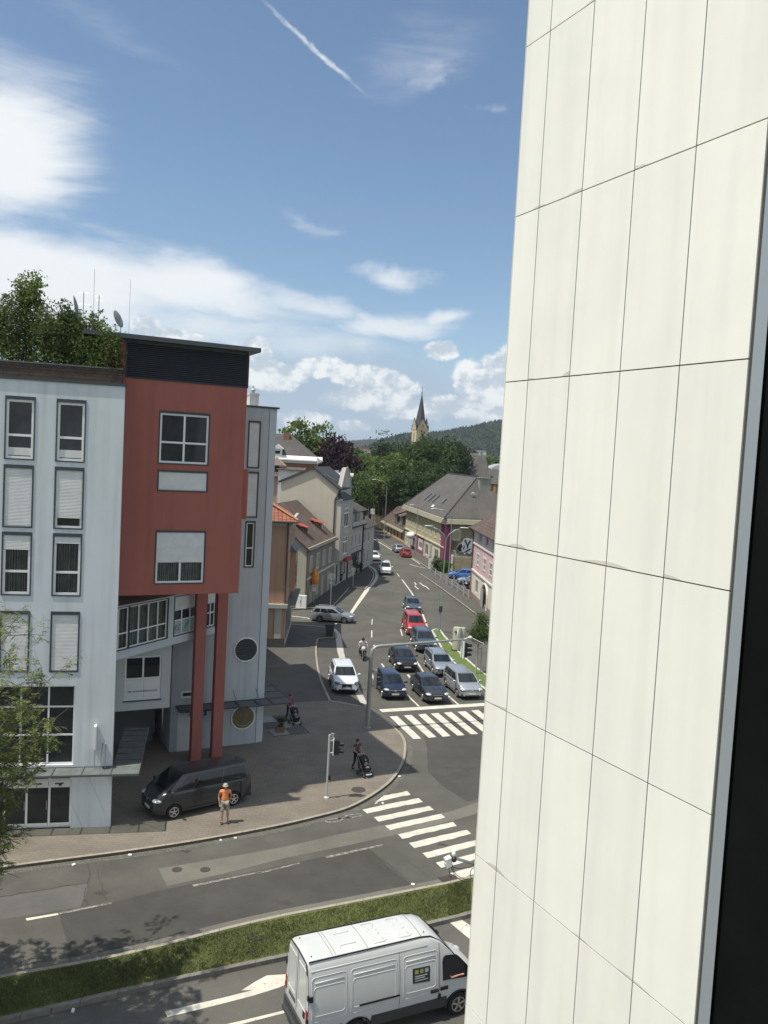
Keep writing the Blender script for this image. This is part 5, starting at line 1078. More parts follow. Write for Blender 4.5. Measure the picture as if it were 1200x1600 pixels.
    for sg in (1, -1):
        for x in dx: q.box(x-.007, x+.007, sg*(w2*.965), sg*(w2*.965+.035), gc+.18, belt-.12)
        q.box(xa-.12, xd+.55, sg*w2*.97, sg*(w2*.97+.03), gc+.155, gc+.17)
        q.box(xd+.55, xa-.12, sg*w2*.95, sg*(w2*.95+.022), belt-.13, belt-.118)
    q.build('door_gap', black, C_)
    q = MB()
    for sg in (1, -1):
        for x in dx[1:]: q.obox((x+.18 if x > dx[-1]+.05 else x+.25, sg*(w2*.985+.012), belt-.22), (.2, .03, .035))
    q.build('door_handle', paint_, C_)
    for x in xw:
        for s in (1, -1): wheel(C_, x, s*(w2-.115), r, s)
    # front
    f9 = w2*.84
    for s in (1, -1):
        q = MB(); q.ball((h-.20, s*(w2*.72), nose-.075), (.25, .20, .095), 12, 8, rz=-s*.45); q.build('headlight', lampg if lights == 'clear' else mat('lamp_dark', (.1, .12, .14), .1, metal=.3, var=.2), C_, smooth=True)
        q = MB(); q.ball((-h+.11, s*(w2*.70), tail-.14 if Ht < 1.6 else tail-.12), (.12, .11, .10 if Ht < 1.6 else .17), 10, 8); q.build('tail_light', redlens, C_, smooth=True)
        q = MB(); q.ball((xa-.05, s*(w2+.10), belt+.06), (.08, .13, .085), 10, 8); q.tube([(xa-.05, s*(w2*.88), belt-.01), (xa-.05, s*(w2+.05), belt+.03)], .025, 6); q.build('mirror', paint_, C_, smooth=True)
    gw = {'wide': .42, 'slim': .5, 'tall': .36}[grille]; gh = {'wide': .10, 'slim': .05, 'tall': .3}[grille]; gz = {'wide': nose-.16, 'slim': nose-.12, 'tall': nose-.28}[grille]
    q = MB(); q.box(h-.10, h+.012, -gw, gw, gz-gh/2, gz+gh/2); q.build('grille', black, C_)
    q = MB(); q.box(h-.02, h+.018, -gw, gw, gz+gh/2, gz+gh/2+.02); q.box(h-.01, h+.02, -.07, .07, gz-.035, gz+.035); q.build('grille_trim', chrome, C_)
    q = MB(); q.box(h-.16, h+.006, -.62*w2, .62*w2, gc+.07, gc+.17); [q.obox((h-.13, s*w2*.72, gc+.17), (.14, .26, .1), rz=-s*.35) for s in (1, -1)]; q.build('air_intake', black, C_)
    q = MB(); q.box(-h-.005, -h+.2, -.8*w2, .8*w2, gc+.02, gc+.16); q.build('rear_bumper', bumper or black, C_)
    if plate:
        q = MB(); q.box(h-.02, h+.028, -.26, .26, gc+.20, gc+.31); q.build('number_plate', platem, C_); q = MB(); q.box(-h-.022, -h+.03, -.26, .26, tail-.35, tail-.24); q.build('number_plate', platem, C_)
    q = MB()
    for k in (-.35, .25): q.tube([(xa+.17, k*w2-.1, hood+.035), (xa+.02, k*w2+.42, hood+.12)], .012, 5)
    q.build('wiper', black, C_)
    if rails:
        q = MB(); [q.tube([(xf-.15, s*wr*.93, zr+.0), (xf-.3, s*wr*.93, zr+.06), (xr+.35, s*wr*.93, zr+.06), (xr+.2, s*wr*.93, zr+.0)], .018, 6) for s in (1, -1)]; q.build('roof_rail', metal if rails == 1 else black, C_)
    q = MB(); q.ball((xr+.25, 0, zr+.03), (.06, .02, .03)); q.build('aerial', black, C_)
    # inside: seats and dark cabin floor
    return C_
def pair(fr_, rr_):   # position and heading from the two near-side wheel contact points
    a = at(*fr_, .02); b = at(*rr_, .02); return a, b, math.degrees(math.atan2(a.y-b.y, a.x-b.x))
def place(fr_, rr_, Wd, head=None):
    a, b, hd = pair(fr_, rr_); hd = head if head is not None else hd; mdl = (a+b)/2; w2 = Wd/2-.11
    n = Vector((-math.sin(RAD(hd)), math.cos(RAD(hd)), 0)); c1 = mdl+n*w2; c2 = mdl-n*w2
    c = c1 if c1.x > mdl.x else c2   # the visible wheels are the ones on the left in the picture
    return (c.x, c.y, .016), hd
silver = carpaint('silver', (.40, .43, .47), .6, .3); silver2 = carpaint('silver_bright', (.46, .48, .50), .6, .3); navy = carpaint('navy', (.012, .022, .06)); charcoal = carpaint('charcoal', (.05, .056, .062), .5)
blackp = carpaint('black', (.012, .012, .014), .2); steel = carpaint('steel_blue', (.09, .12, .15), .5); redp = carpaint('red', (.42, .03, .04), .1); redd = carpaint('red_dark', (.30, .02, .025), .1); whitep = carpaint('white', (.62, .66, .70), .0); whitew = carpaint('pure_white', (.74, .74, .73), .0); bluep = carpaint('blue', (.07, .19, .52), .2); anthp = carpaint('anthracite', (.04, .046, .05), .45)
Q_ = 'cars waiting at the stop line'
l, hd = place((716, 1090), (695.5, 1072), 1.8); make_car('people_carrier', 'silver people carrier at the stop line, nearest the tiled wall and grass island', silver2, l, hd, L=4.4, Wd=1.8, Ht=1.62, hood=1.08, belt=1.06, nose=.82, xa=1.15, xf=.45, xr=-1.9, xd=-2.1, deck=1.05, tail=1.0, pillars=(-.15, -1.25), group=Q_, grille='slim', bumper=silver2)
l, hd = place((661.6, 1096), (643.6, 1077.6), 1.8); make_car('saloon_car', 'dark grey saloon in the middle lane with its nose on the stop line', charcoal, l, hd, L=4.6, Wd=1.78, Ht=1.42, xa=.85, xf=.15, xr=-1.15, xd=-1.75, deck=1.02, tail=.95, group=Q_, grille='tall')
l, hd = place((597.8, 1089.5), (588, 1075), 1.7); make_car('small_car', 'navy blue hatchback with big clear headlights first in the left queue lane', navy, l, hd, L=4.0, Wd=1.72, Ht=1.5, wb=2.45, hood=1.02, belt=1.0, nose=.82, xa=1.05, xf=.4, xr=-1.55, xd=-1.85, deck=1.0, tail=.98, pillars=(-.3,), group=Q_, grille='slim', bumper=navy)
l, hd = place((618.5, 1047), (608.4, 1032.7), 1.8); make_car('saloon_car', 'black saloon second in line behind the navy hatchback', blackp, l, hd, L=4.6, Wd=1.82, Ht=1.42, xa=.85, xf=.15, xr=-1.2, xd=-1.8, deck=1.02, tail=.96, group=Q_, grille='tall', bumper=blackp)
l, hd = place((677, 1054), (664.7, 1040), 1.8); make_car('estate_car', 'silver estate car with dark roof rails just behind the silver people carrier', silver, l, hd, L=4.7, Wd=1.8, Ht=1.46, xa=.95, xf=.25, xr=-1.95, xd=-2.2, deck=1.0, tail=1.0, pillars=(-.35, -1.35), group=Q_, rails=2, grille='tall', bumper=silver)
l, hd = place((650.6, 1019), (643, 1005), 1.85, head=-81.5); make_car('off_roader', 'steel blue off-roader between the red van and the silver estate', steel, l, hd, L=4.6, Wd=1.86, Ht=1.68, r=.37, hood=1.14, belt=1.12, nose=.92, xa=1.0, xf=.4, xr=-1.85, xd=-2.1, deck=1.1, tail=1.05, gc=.26, pillars=(-.3, -1.25), group=Q_, rails=2)
l, hd = place((635, 992), (631, 981), 1.8, head=-83); make_car('red_van', 'bright red compact van in the queue ahead of the last dark saloon', redp, l, hd, L=4.5, Wd=1.86, Ht=1.85, hood=1.2, belt=1.14, nose=.86, xa=1.4, xf=.75, xr=-2.05, xd=-2.2, deck=1.1, tail=1.1, pillars=(.1, -1.0), group=Q_, bumper=redp, grille='slim')
c = at(641, 957, .02); make_car('saloon_car', 'dark blue-grey saloon at the back of the queue behind the red van', steel, (c.x+.2, c.y+1.6, .016), -86, L=4.6, Wd=1.8, Ht=1.44, group=Q_)
l, hd = place((523, 1085), (513.3, 1059), 1.9, head=-80.5); make_car('white_suv', 'white sport utility car with a big black grille parked in the shaded bay', whitep, l, hd, L=4.65, Wd=1.9, Ht=1.65, r=.38, hood=1.1, belt=1.08, nose=.9, xa=1.0, xf=.35, xr=-1.75, xd=-2.1, deck=1.08, tail=1.05, gc=.24, pillars=(-.3, -1.2), grille='tall', lights='dark', bumper=whitep, rails=1)
a, b, hd = pair((537, 974), (498, 971.4)); mdl = (a+b)/2; n = Vector((-math.sin(RAD(hd)), math.cos(RAD(hd)), 0)); c = mdl+n*.76
make_car('estate_car', 'grey-green metallic estate car turning out of the side street past the bin', carpaint('grey_green', (.34, .37, .38), .5), (c.x, c.y, .016), hd, L=4.4, Wd=1.74, Ht=1.47, wb=2.52, xa=.9, xf=.25, xr=-1.75, xd=-2.08, deck=1.0, tail=1.0, pillars=(-.35, -1.2), rails=1, bumper=mat('paint_grey_green'))
c = at(602, 899, .02); make_car('small_van', 'white compact van driving towards the camera at the bend', whitew, (c.x-.05, c.y+2.0, .016), -88, L=4.1, Wd=1.75, Ht=1.82, hood=1.15, belt=1.12, nose=.85, xa=1.25, xf=.65, xr=-1.9, xd=-2.0, deck=1.1, tail=1.1, pillars=(.1, -.9), bumper=black, grille='wide')
c = at(583.5, 877, .02); make_car('white_car', 'white saloon following the white van round the bend', whitew, (c.x-.1, c.y+2.0, .016), -80, L=4.6, Wd=1.82, Ht=1.45, grille='wide', bumper=whitew)
c = at(634.5, 871.5, .02); make_car('red_car', 'dark red hatchback parked at the right kerb seen from behind', redd, (c.x-.1, c.y+2.0, .016), 96, L=4.1, Wd=1.75, Ht=1.5, xa=.95, xf=.35, xr=-1.5, xd=-1.85, deck=1.0, tail=.98, bumper=redd)
c = at(622, 864.5, .02); make_car('silver_car', 'small silver car parked in front of the dark red hatchback', silver2, (c.x, c.y+2.2, .016), 99, L=4.2, Wd=1.75, Ht=1.5)
c = at(715, 905, .12); make_car('blue_car', 'bright blue hatchback parked behind the railing by the corner house', bluep, (c.x+.9, c.y+.6, .13), 172, L=4.5, Wd=1.8, Ht=1.5, xa=.95, xf=.35, xr=-1.55, xd=-1.95, bumper=bluep)
c = at(722, 914, .12); make_car('pale_blue_car', 'pale blue estate parked nearer the kerb than the bright blue hatchback', carpaint('pale_blue', (.33, .42, .52), .4), (c.x+1.6, c.y+.4, .13), 168, L=4.5, Wd=1.78, Ht=1.46, xr=-1.8, xd=-2.1, pillars=(-.35, -1.2))
c = at(729, 920, .12); make_car('dark_car', 'dark plum car half hidden behind the pink house corner', carpaint('plum', (.03, .015, .03)), (c.x+2.0, c.y+.3, .13), 166, L=4.3, Wd=1.76, Ht=1.45)
# large dark van on the brick paving
a, b, hd = pair((272.5, 1279), (364.7, 1258)); a = at(272.5, 1279, .13); b = at(364.7, 1258, .13); hd = math.degrees(math.atan2(a.y-b.y, a.x-b.x)); mdl = (a+b)/2; n = Vector((-math.sin(RAD(hd)), math.cos(RAD(hd)), 0)); s = -1 if n.y < 0 else 1; c = mdl+n*s*.86
dv = make_car('dark_van', 'dark grey passenger van parked on the brick paving under the red box', anthp, (c.x, c.y, .135), hd, L=4.88, Wd=1.92, Ht=1.95, wb=2.98, r=.34, hood=1.32, belt=1.24, nose=.98, xa=1.75, xf=1.05, xr=-2.2, xd=-2.36, deck=1.22, tail=1.2, gc=.24, pillars=(.55, -.85), cat='van', bumper=anthp, grille='wide')
for o in bpy.data.objects:
    if o.parent is None and o.get('category') == 'car' and o.name.split('.')[0] in ('red_van', 'small_van'): o['category'] = 'van'

def delivery_van():
    V = thing('delivery_van', 'white high-roof delivery van with a dark square sticker and an arm at its window', 'van', (-1.81, 23.6, LOW+.012), RAD(25.5))
    wp = mat('van_white', (.56, .575, .56), .32, var=.03, ns=1.5, coat=.4, streak=.04)
    def sec(x):   # half profile (y, z) at station x
        k = 1.0; e = 0
        f = 1-.05*max(0, (x-3.9)/2)**1.5 - (.03*(1-x/.25) if x < .25 else 0)
        P_ = [(0, .42), (.86, .42), (.95, .5), (.985, .8), (.99, 1.15), (.965, 1.5), (.90, 1.95), (.83, 2.3), (.77, 2.5), (.70, 2.62), (.655, 2.665), (.3, 2.70), (0, 2.71)]
        ztop = lerpc([(6.05, .75), (6.0, .98), (5.85, 1.12), (5.35, 1.36), (4.75, 2.1), (4.35, 2.5), (4.05, 2.66), (3.7, 2.71), (.12, 2.71), (0, 2.66)][:], x) if True else 0
        out = []
        for y, z in P_:
            z2 = .42+(z-.42)*(ztop-.42)/(2.71-.42) if ztop < 2.7 else z
            yy = y*f
            if ztop < 2.7:   # keep the shoulder outline of the full section
                zz_ = z2; yb = np.interp(zz_, [p[1] for p in P_[1:11]], [p[0] for p in P_[1:11]]); yy = min(y/.655 if z > 2.65 else 9, 1)*yb*f if y > 0 else 0
                if z > 2.69: yy = 0 if y == 0 else .45*yb*f
                if z == 2.665: yy = yb*f*.93
            out.append((yy, z2))
        return out
    xs = [0, .03, .1, .25, .6, 1, 1.6, 2.2, 2.93, 3.4, 3.7, 3.9, 4.05, 4.2, 4.35, 4.55, 4.75, 4.95, 5.15, 5.35, 5.6, 5.85, 6.0, 6.05]
    rows = []
    for x in xs: half = sec(x); rows.append([(x, y, z) for y, z in half]+[(x, -y, z) for y, z in half[-2:0:-1]])
    q = MB(); q.grid(rows, closed=True); q.poly(rows[0]); q.poly(rows[-1][::-1]); body = q.build('body', wp, V, smooth=30, fix=True)
    cut = MB(); xw = (5.05, 1.55)
    for x in xw:
        for s in (1, -1): cut.cyl((x, s*.7, .36), (x, s*1.3, .36), .45, 28)
    co = cut.build('cut', rubber, V, fix=True); md = body.modifiers.new('b', 'BOOLEAN'); md.operation = 'DIFFERENCE'; md.solver = 'EXACT'; md.object = co; bpy.context.view_layer.update(); bake(body); bpy.data.objects.remove(co)
    def Y(z): return float(np.interp(z, [.5, .8, 1.15, 1.5, 1.95, 2.3, 2.5, 2.62], [.95, .985, .99, .965, .90, .83, .77, .70]))
    for x in xw:
        for s in (1, -1): wheel(V, x, s*.83, .36, s, .24)
    q = MB()   # dark lower cladding
    for s in (-1, 1):
        for x0, x1 in ((.02, 1.08), (2.02, 4.58), (5.52, 5.95)): q.ext([(x0, s*.95, .40), (x0, s*.985, .44), (x0, s*1.0, .62), (x0, s*1.0, .76), (x0, s*.9, .76), (x0, s*.88, .4)], (x1-x0, 0, 0))
    q.box(-.06, .1, -.94, .94, .38, .74); q.box(-.16, -.03, -.8, .8, .40, .52); q.build('cladding', mat('cladding', (.045, .048, .05), .6, var=.15), V)
    [MB().tube([(xx+.47*math.cos(t), -.96, .36+.47*math.sin(t)) for t in [i*PI/14 for i in range(15)]], .035, 6).build('wheel_arch', black, V) for xx in (1.55, 5.05)]
    q = MB()   # roof gutters
    for s in (1, -1):
        q.tube([(.05, s*.70, 2.655), (2, s*.695, 2.665), (3.7, s*.68, 2.665), (4.05, s*.68, 2.62), (4.35, s*.72, 2.45), (4.75, s*.80, 2.08), (5.3, s*.88, 1.42)], .022, 6)
    q.tube([(-.012, -.70, 2.60), (-.02, -.8, 2.35)], .02, 6); q.tube([(-.012, -.70, 2.62), (-.015, 0, 2.66), (-.012, .7, 2.62)], .014, 6); q.build('gutter', black, V)
    # pressed panels, seams, rails
    def rr(x0, x1, z0, z1, r=.1, off=.004, n=5, side=-1):
        pts_ = []
        for cx, cz, a in ((x1-r, z1-r, 0), (x0+r, z1-r, 1), (x0+r, z0+r, 2), (x1-r, z0+r, 3)):
            for i in range(n+1): t = (a+i/n)*PI/2; pts_.append((cx+r*math.cos(t), cz+r*math.sin(t)))
        out = []
        m_ = len(pts_)
        for i in range(m_):
            a = pts_[i]; b = pts_[(i+1) % m_]; k = max(1, int(abs(b[1]-a[1])/.15))
            for j in range(k): x = a[0]+(b[0]-a[0])*j/k; z = a[1]+(b[1]-a[1])*j/k; out.append((x, side*(Y(z)+off), z))
        return out
    q = MB()
    for x0, x1 in ((.12, 1.2), (1.34, 2.84), (3.06, 4.22)):
        q.tube(rr(x0, x1, 1.0, 2.25, off=0), .012, 6, close=True); q.tube(rr(x0+.05, x1-.05, 1.17, 1.98, off=0), .010, 6, close=True)
        q.tube([(x0+.08, -(Y(2.1)+.004), 2.1), (x1-.08, -(Y(2.1)+.004), 2.1)], .015, 6)
    q.tube([(.1, -(Y(2.42)+.003), 2.42), (3.9, -(Y(2.42)+.003), 2.42)], .012, 6)
    q.build('side_pressing', wp, V, smooth=True)
    q = MB()
    for x in (2.93, 4.3): q.tube([(x, -(Y(z)+.001), z) for z in (.78, 1, 1.3, 1.6, 1.9, 2.2, 2.42)], .007, 5)
    q.tube([(5.42, -.955, 1.25), (5.45, -.965, .95), (5.3, -.96, .8)], .007, 5); q.tube([(-.006, 0, .8), (-.006, 0, 2.6)], .008, 5)
    q.build('door_seam', mat('seam', (.12, .12, .12), .7), V)
    q = MB(); q.box(1.6, 2.93, -1.012, -.985, 1.16, 1.21); q.build('slide_rail', black, V)
    q = MB()
    q.tube([(4.05, -1.0, 1.0), (4.05, -1.03, 1.05), (4.25, -1.03, 1.05)], .022, 6); q.box(4.0, 4.26, -1.02, -.98, .98, 1.08); q.box(4.34, 4.6, -1.02, -.98, 1.0, 1.10); q.box(4.28, 4.36, -1.015, -.97, .72, .9); q.build('door_handle', black, V)
    # windows
    def sideglass(pts_, nm, m_, s=-1): q = MB(); q.poly([(x, s*(Y(z)+.006), z) for x, z in pts_]); return q.build(nm, m_, V)
    out = [(4.42, 1.30), (5.38, 1.24), (5.42, 1.36), (5.25, 1.62), (5.0, 1.88), (4.88, 1.98), (4.5, 2.02), (4.44, 1.98), (4.41, 1.85)]
    sw = sideglass(out, 'side_window', mat('cab_dark', (.012, .013, .014), .6, var=.2)); sideglass(out, 'side_window', glassd, 1)
    q = MB(); q.tube([(x, -(Y(z)+.008), z) for x, z in out], .014, 6, close=True); q.build('window_seal', black, sw)
    q = MB(); rows_ = []
    for x in (4.62, 4.8, 5.0, 5.15, 5.3):
        hs_ = [p for p in sec(x) if p[1] > sec(x)[-1][1]-.16]; yb = max(p[0] for p in hs_)*.93; zt = sec(x)[-1][1]; rows_.append([(x+.02, f_*yb, zt+.022-.05*f_*f_) for f_ in (-1, -.5, 0, .5, 1)])
    q.grid(rows_); q.build('windscreen', glass_car, V, smooth=True)
    for s in (1, -1): q = MB(); q.ball((5.86, s*.72, .98), (.16, .15, .15)); q.build('headlight', lampg, V, smooth=True); q = MB(); q.obox((-.005, s*.9, 1.15), (.05, .1, .38)); q.build('tail_light', redlens, V); q = MB(); q.obox((5.3, s*1.08, 1.42), (.1, .16, .28)); q.tube([(5.3, s*.93, 1.4), (5.3, s*1.06, 1.4)], .02, 6); q.build('mirror', black, V)
    q = MB(); q.box(-.02, .0, .1, .62, .95, 1.07); q.build('number_plate', mat('plate_dim', (.1, .1, .11), .5), V)
    q = MB(); q.box(-.03, 0, -.72, -.6, 1.0, 1.2); [q.obox((-.01, s*.945, z), (.05, .06, .14)) for s in (1, -1) for z in (1.05, 1.75)]; q.box(.02, .14, -.985, -.955, 1.62, 1.78); q.build('hinge', black, V)
    q = MB(); [q.tube([(-.006, y0, 1.2), (-.006, y0, 2.4), (-.006, y1, 2.4), (-.006, y1, 1.2), (-.006, y0, 1.2)], .013, 6) for y0, y1 in ((-.75, -.12), (.12, .75))]; q.build('rear_pressing', wp, V)
    # sticker
    q = MB(); st = [(3.36, 1.42), (3.96, 1.38), (3.96, 1.84), (3.36, 1.86)]; q.poly([(x, -(Y(z)+.008), z) for x, z in st]); sk = q.build('sticker', mat('sticker_dark', (.03, .035, .04), .5), V)
    for i, c_ in enumerate(((.34, .30, .08), (.26, .30, .1), (.36, .36, .36))):
        q = MB(); x = 3.44+i*.17; q.poly([(a_, -(Y(z)+.011), z) for a_, z in ((x, 1.68), (x+.12, 1.68), (x+.12, 1.80), (x, 1.80))]); q.build('letter_block', mat('letter_block_%d' % i, c_, .5, var=0), sk)
    q = MB(); [q.poly([(a_, -(Y(z)+.011), z) for a_, z in ((3.44, z0), (3.44+w_, z0), (3.44+w_, z0+.03), (3.44, z0+.03))]) for z0, w_ in ((1.60, .42), (1.54, .34), (1.47, .44))]; q.build('letter_line', mat('letter_pale', (.5, .5, .5), .5, var=0), sk)
    # roof details
    rp = mat('roof_press', (.60, .61, .61), .35, var=.05)
    q = MB(); zr_ = 2.712
    for x in (.82, .92, 1.95, 3.74): q = MB(); q.tube([(x, -.62, zr_-.035), (x, -.3, zr_-.004), (x, .3, zr_-.004), (x, .62, zr_-.035)], .012, 6); q.build('roof_rib', mat('seam_grey', (.3, .3, .3), .6), V)
    q = MB()
    for x0, x1 in ((2.15, 2.65), (3.0, 3.5)):
        c_ = [(x0+.08, -.52), (x1-.08, -.52), (x1, -.44), (x1, .44), (x1-.08, .52), (x0+.08, .52), (x0, .44), (x0, -.44)]
        q.tube([(x, y, zr_-.006-abs(y)*.03) for x, y in c_], .016, 6, close=True)
        for sy in (1, -1): q.tube([(x0+.08, sy*.42, zr_-.012), ((x0+x1)/2-.05, sy*.18, zr_-.004), (x0+.08, sy*.08, zr_-.002)], .014, 6); q.tube([(x1-.08, sy*.42, zr_-.012), ((x0+x1)/2+.05, sy*.18, zr_-.004), (x1-.08, sy*.08, zr_-.002)], .014, 6)
    for y in (-.3, .3): q.tube([(1.15, y-.1, zr_-.01), (1.2, y, zr_-.006), (1.7, y, zr_-.006), (1.72, y+.1, zr_-.01)], .012, 6)
    q.build('roof_pressing', rp, V, smooth=True)
    q = MB(); [q.ball((x, y, zr_-.02), .022, 8, 6) for x, y in ((.2, -.5), (.2, .5), (3.9, -.5))]; q.build('roof_plug', black, V)
    return V
delivery_van()
# ------------------------------------------------------------------ people
def skin(name, V, E_, Rr, m_, parent=None, loc=(0, 0, 0), rz=0., sub=1, root=0):
    me = bpy.data.meshes.new(name); me.from_pydata([tuple(v) for v in V], E_, []); o = link(name, me, parent, loc, rz)
    sm = o.modifiers.new('s', 'SKIN'); sm.use_smooth_shade = True; sm.branch_smoothing = .6
    lay = me.skin_vertices[0].data if me.skin_vertices else None
    if lay is None: bpy.context.view_layer.update(); lay = me.skin_vertices[0].data
    for i, r in enumerate(Rr):
        lay[i].radius = r if isinstance(r, tuple) else (r, r); lay[i].use_root = (i == root)
    if sub: s2 = o.modifiers.new('u', 'SUBSURF'); s2.levels = sub; s2.render_levels = sub
    me.materials.append(m_); bpy.context.view_layer.update(); bake(o)
    if not o.data.materials: o.data.materials.append(m_)
    for p in o.data.polygons: p.use_smooth = True
    return o
skinm = mat('skin', (.42, .24, .165), .6, var=.06, ns=8)
J0 = dict(pel=(0, 0, .95), spi=(0, 0, 1.10), che=(0, -.01, 1.30), nec=(0, 0, 1.47), hea=(0, -.015, 1.585), top=(0, -.005, 1.675),
          sl=(.175, 0, 1.41), sr=(-.175, 0, 1.41), el=(.23, .03, 1.13), er=(-.23, .03, 1.13), wl=(.24, -.05, .90), wr=(-.24, -.05, .90),
          hl=(.09, 0, .92), hr=(-.09, 0, .92), kl=(.10, -.02, .50), kr=(-.10, -.02, .50), al=(.105, .03, .09), ar=(-.105, .03, .09))
def person(label, loc, rz, pose=None, shirt=None, legs=None, hair=None, scale=1., sleeve=.5, legend='ankle', shoes=None, hat=None, female=False, group=None, long_hair=False, hands=True, seated=False):
    J = {k: Vector(v) for k, v in {**J0, **(pose or {})}.items()}
    Pn = thing('person', label, 'person', loc, rz, group); Pn.scale = (scale,)*3
    V = []; Ed = []; R = []
    def add(p, r, par=None):
        V.append(p); R.append(r); i = len(V)-1
        if par is not None: Ed.append((par, i))
        return i
    f = .9 if female else 1.12
    pe = add(J['pel'], (.125*f+.01, .10)); sp_ = add(J['spi'], (.125*f, .095), pe); ch = add(J['che'], (.15*f, .105), sp_); nk = add(J['nec'], .055, ch); hd = add(J['hea'], (.078, .092), nk); add(J['top'], (.062, .075), hd)
    fwd = Vector((0, -1, 0)); add(J['hea']+Vector((0, -.105, -.015)), .016, hd)
    for s in 'lr':
        sh = add(J['s'+s], .055*f, ch); em = add((J['s'+s]+J['e'+s])/2, .045*f, sh); el_ = add(J['e'+s], .037*f, em); fm = add(J['e'+s].lerp(J['w'+s], .4), .036*f, el_); wr_ = add(J['w'+s], .024, fm)
        d = (J['w'+s]-J['e'+s]).normalized(); side = d.cross(fwd)
        side = side.normalized() if side.length > .2 else Vector((1, 0, 0)); pm = add(J['w'+s]+d*.06, (.03, .018), wr_)
        if hands:
            for k, ln in ((-1.5, .055), (-.5, .068), (.5, .072), (1.5, .064)):
                b0 = J['w'+s]+d*.095+side*k*.016; b = add(b0, .0095, pm); c = add(b0+d*ln*.5+fwd*.008, .0088, b); add(b0+d*ln*.95+fwd*.024, .0075, c)
            tb = add(J['w'+s]+d*.045+side*.032+fwd*.012, .011, pm); add(J['w'+s]+d*.085+side*.048+fwd*.028, .009, tb)
        hp = add(J['h'+s], .082*f+.006, pe); th = add(J['h'+s].lerp(J['k'+s], .5), .072*f, hp); kn = add(J['k'+s], .054*f, th); cf = add(J['k'+s].lerp(J['a'+s], .35), .053*f, kn); an = add(J['a'+s], .034, cf); ft = (J['a'+s]-J['k'+s]).normalized()
        tv = J.get('t'+s, J['a'+s]+Vector((0, -.15, -.055))); add(tv, (.036, .026), an)
    body = skin('body', V, Ed, R, skinm, Pn, sub=1)
    # shirt
    V = []; Ed = []; R = []
    pe = add(J['pel']+Vector((0, 0, -.02)), (.145*f+.01, .12)); sp_ = add(J['spi'], (.142*f, .115), pe); ch = add(J['che'], (.175*f, .135), sp_); up = add(J['nec']+Vector((0, .0, -.075)), (.125*f, .10), ch); add(J['nec']+Vector((0, 0, -.02)), (.072, .068), up)
    for s in 'lr':
        sh = add(J['s'+s]+Vector((0, 0, .01)), .082*f, up); k = min(sleeve, 1.); m1 = add(J['s'+s].lerp(J['e'+s], .6*min(1, k*2)), .068*f, sh)
        if sleeve > .5: e_ = add(J['e'+s], .048*f, m1); add(J['e'+s].lerp(J['w'+s], .92), .034, e_)
    skin('shirt', V, Ed, R, shirt, Pn, sub=1)
    V = []; Ed = []; R = []
    pe = add(J['pel']+Vector((0, 0, .0)), (.135*f+.012, .115))
    for s in 'lr':
        hp = add(J['h'+s], .094*f+.006, pe); th = add(J['h'+s].lerp(J['k'+s], .5), .088*f, hp)
        if legend == 'knee': add(J['h'+s].lerp(J['k'+s], .98), .078*f, th)
        else: kn = add(J['k'+s], .066*f, th); cf = add(J['k'+s].lerp(J['a'+s], .5), .06*f, kn); add(J['k'+s].lerp(J['a'+s], .93), .052*f, cf)
    skin('shorts' if legend == 'knee' else 'trousers', V, Ed, R, legs, Pn, sub=1)
    for s in 'lr':
        q = MB(); a = J['a'+s]; tv = J.get('t'+s, a+Vector((0, -.15, -.055))); c = a.lerp(tv, .42)+Vector((0, 0, -.012)); q.ball(c, (.05, .135, .05), 10, 6); q.build('shoe', shoes or black, Pn, smooth=True)
    q = MB(); [q.ball(J['hea']+Vector((sx*.033, -.086, .02)), (.012, .008, .009), 8, 5) for sx in (1, -1)]; q.ball(J['hea']+Vector((0, -.088, -.05)), (.026, .008, .007), 8, 5); q.build('face', mat('face_dark', (.08, .04, .035), .5), Pn)
    q = MB(); [q.ball(J['hea']+Vector((sx*.087, .01, 0)), (.012, .025, .034), 8, 6) for sx in (1, -1)]; q.build('ear', skinm, Pn)
    if hair:
        q = MB(); q.ball(J['hea']+Vector((0, .022, .055)), (.096, .102, .088), 14, 9)
        if long_hair: q.ball(J['hea']+Vector((0, .095, -.02)), (.06, .06, .09), 10, 7); q.ball(J['hea']+Vector((0, .12, .07)), (.045, .05, .045), 8, 6)
        q.build('hair', hair, Pn, smooth=True)
    if hat:
        q = MB(); c = J['hea']; q.lathe([(.125, .05), (.12, .057), (.093, .07), (.09, .125), (.065, .145), (.01, .15)], c, 18); q.build('hat', hat, Pn, smooth=50)
    return Pn
# man in orange
pz = dict(el=(.27, .10, 1.15), wl=(.17, .12, .95), er=(-.27, .09, 1.14), wr=(-.22, -.02, .90), kl=(.13, -.03, .50), al=(.16, .02, .09), kr=(-.10, -.06, .5), ar=(-.11, -.05, .09))
camo = mat('camo_shorts', (.30, .29, .24), .9, var=.55, ns=14)
c = at(350, 1286, .125)
person('man in an orange top, patterned knee shorts and pale hat standing on the sunlit paving', (c.x, c.y, .13), RAD(12), pz, mat('cloth_orange', (.85, .27, .09), .85, var=.08, ns=6), camo, hair=mat('hair_grey', (.12, .1, .085), .8), scale=1.06, sleeve=.4, legend='knee', shoes=mat('shoe_brown', (.06, .04, .03), .8), hat=mat('hat_straw', (.42, .37, .28), .9, var=.2, ns=20))
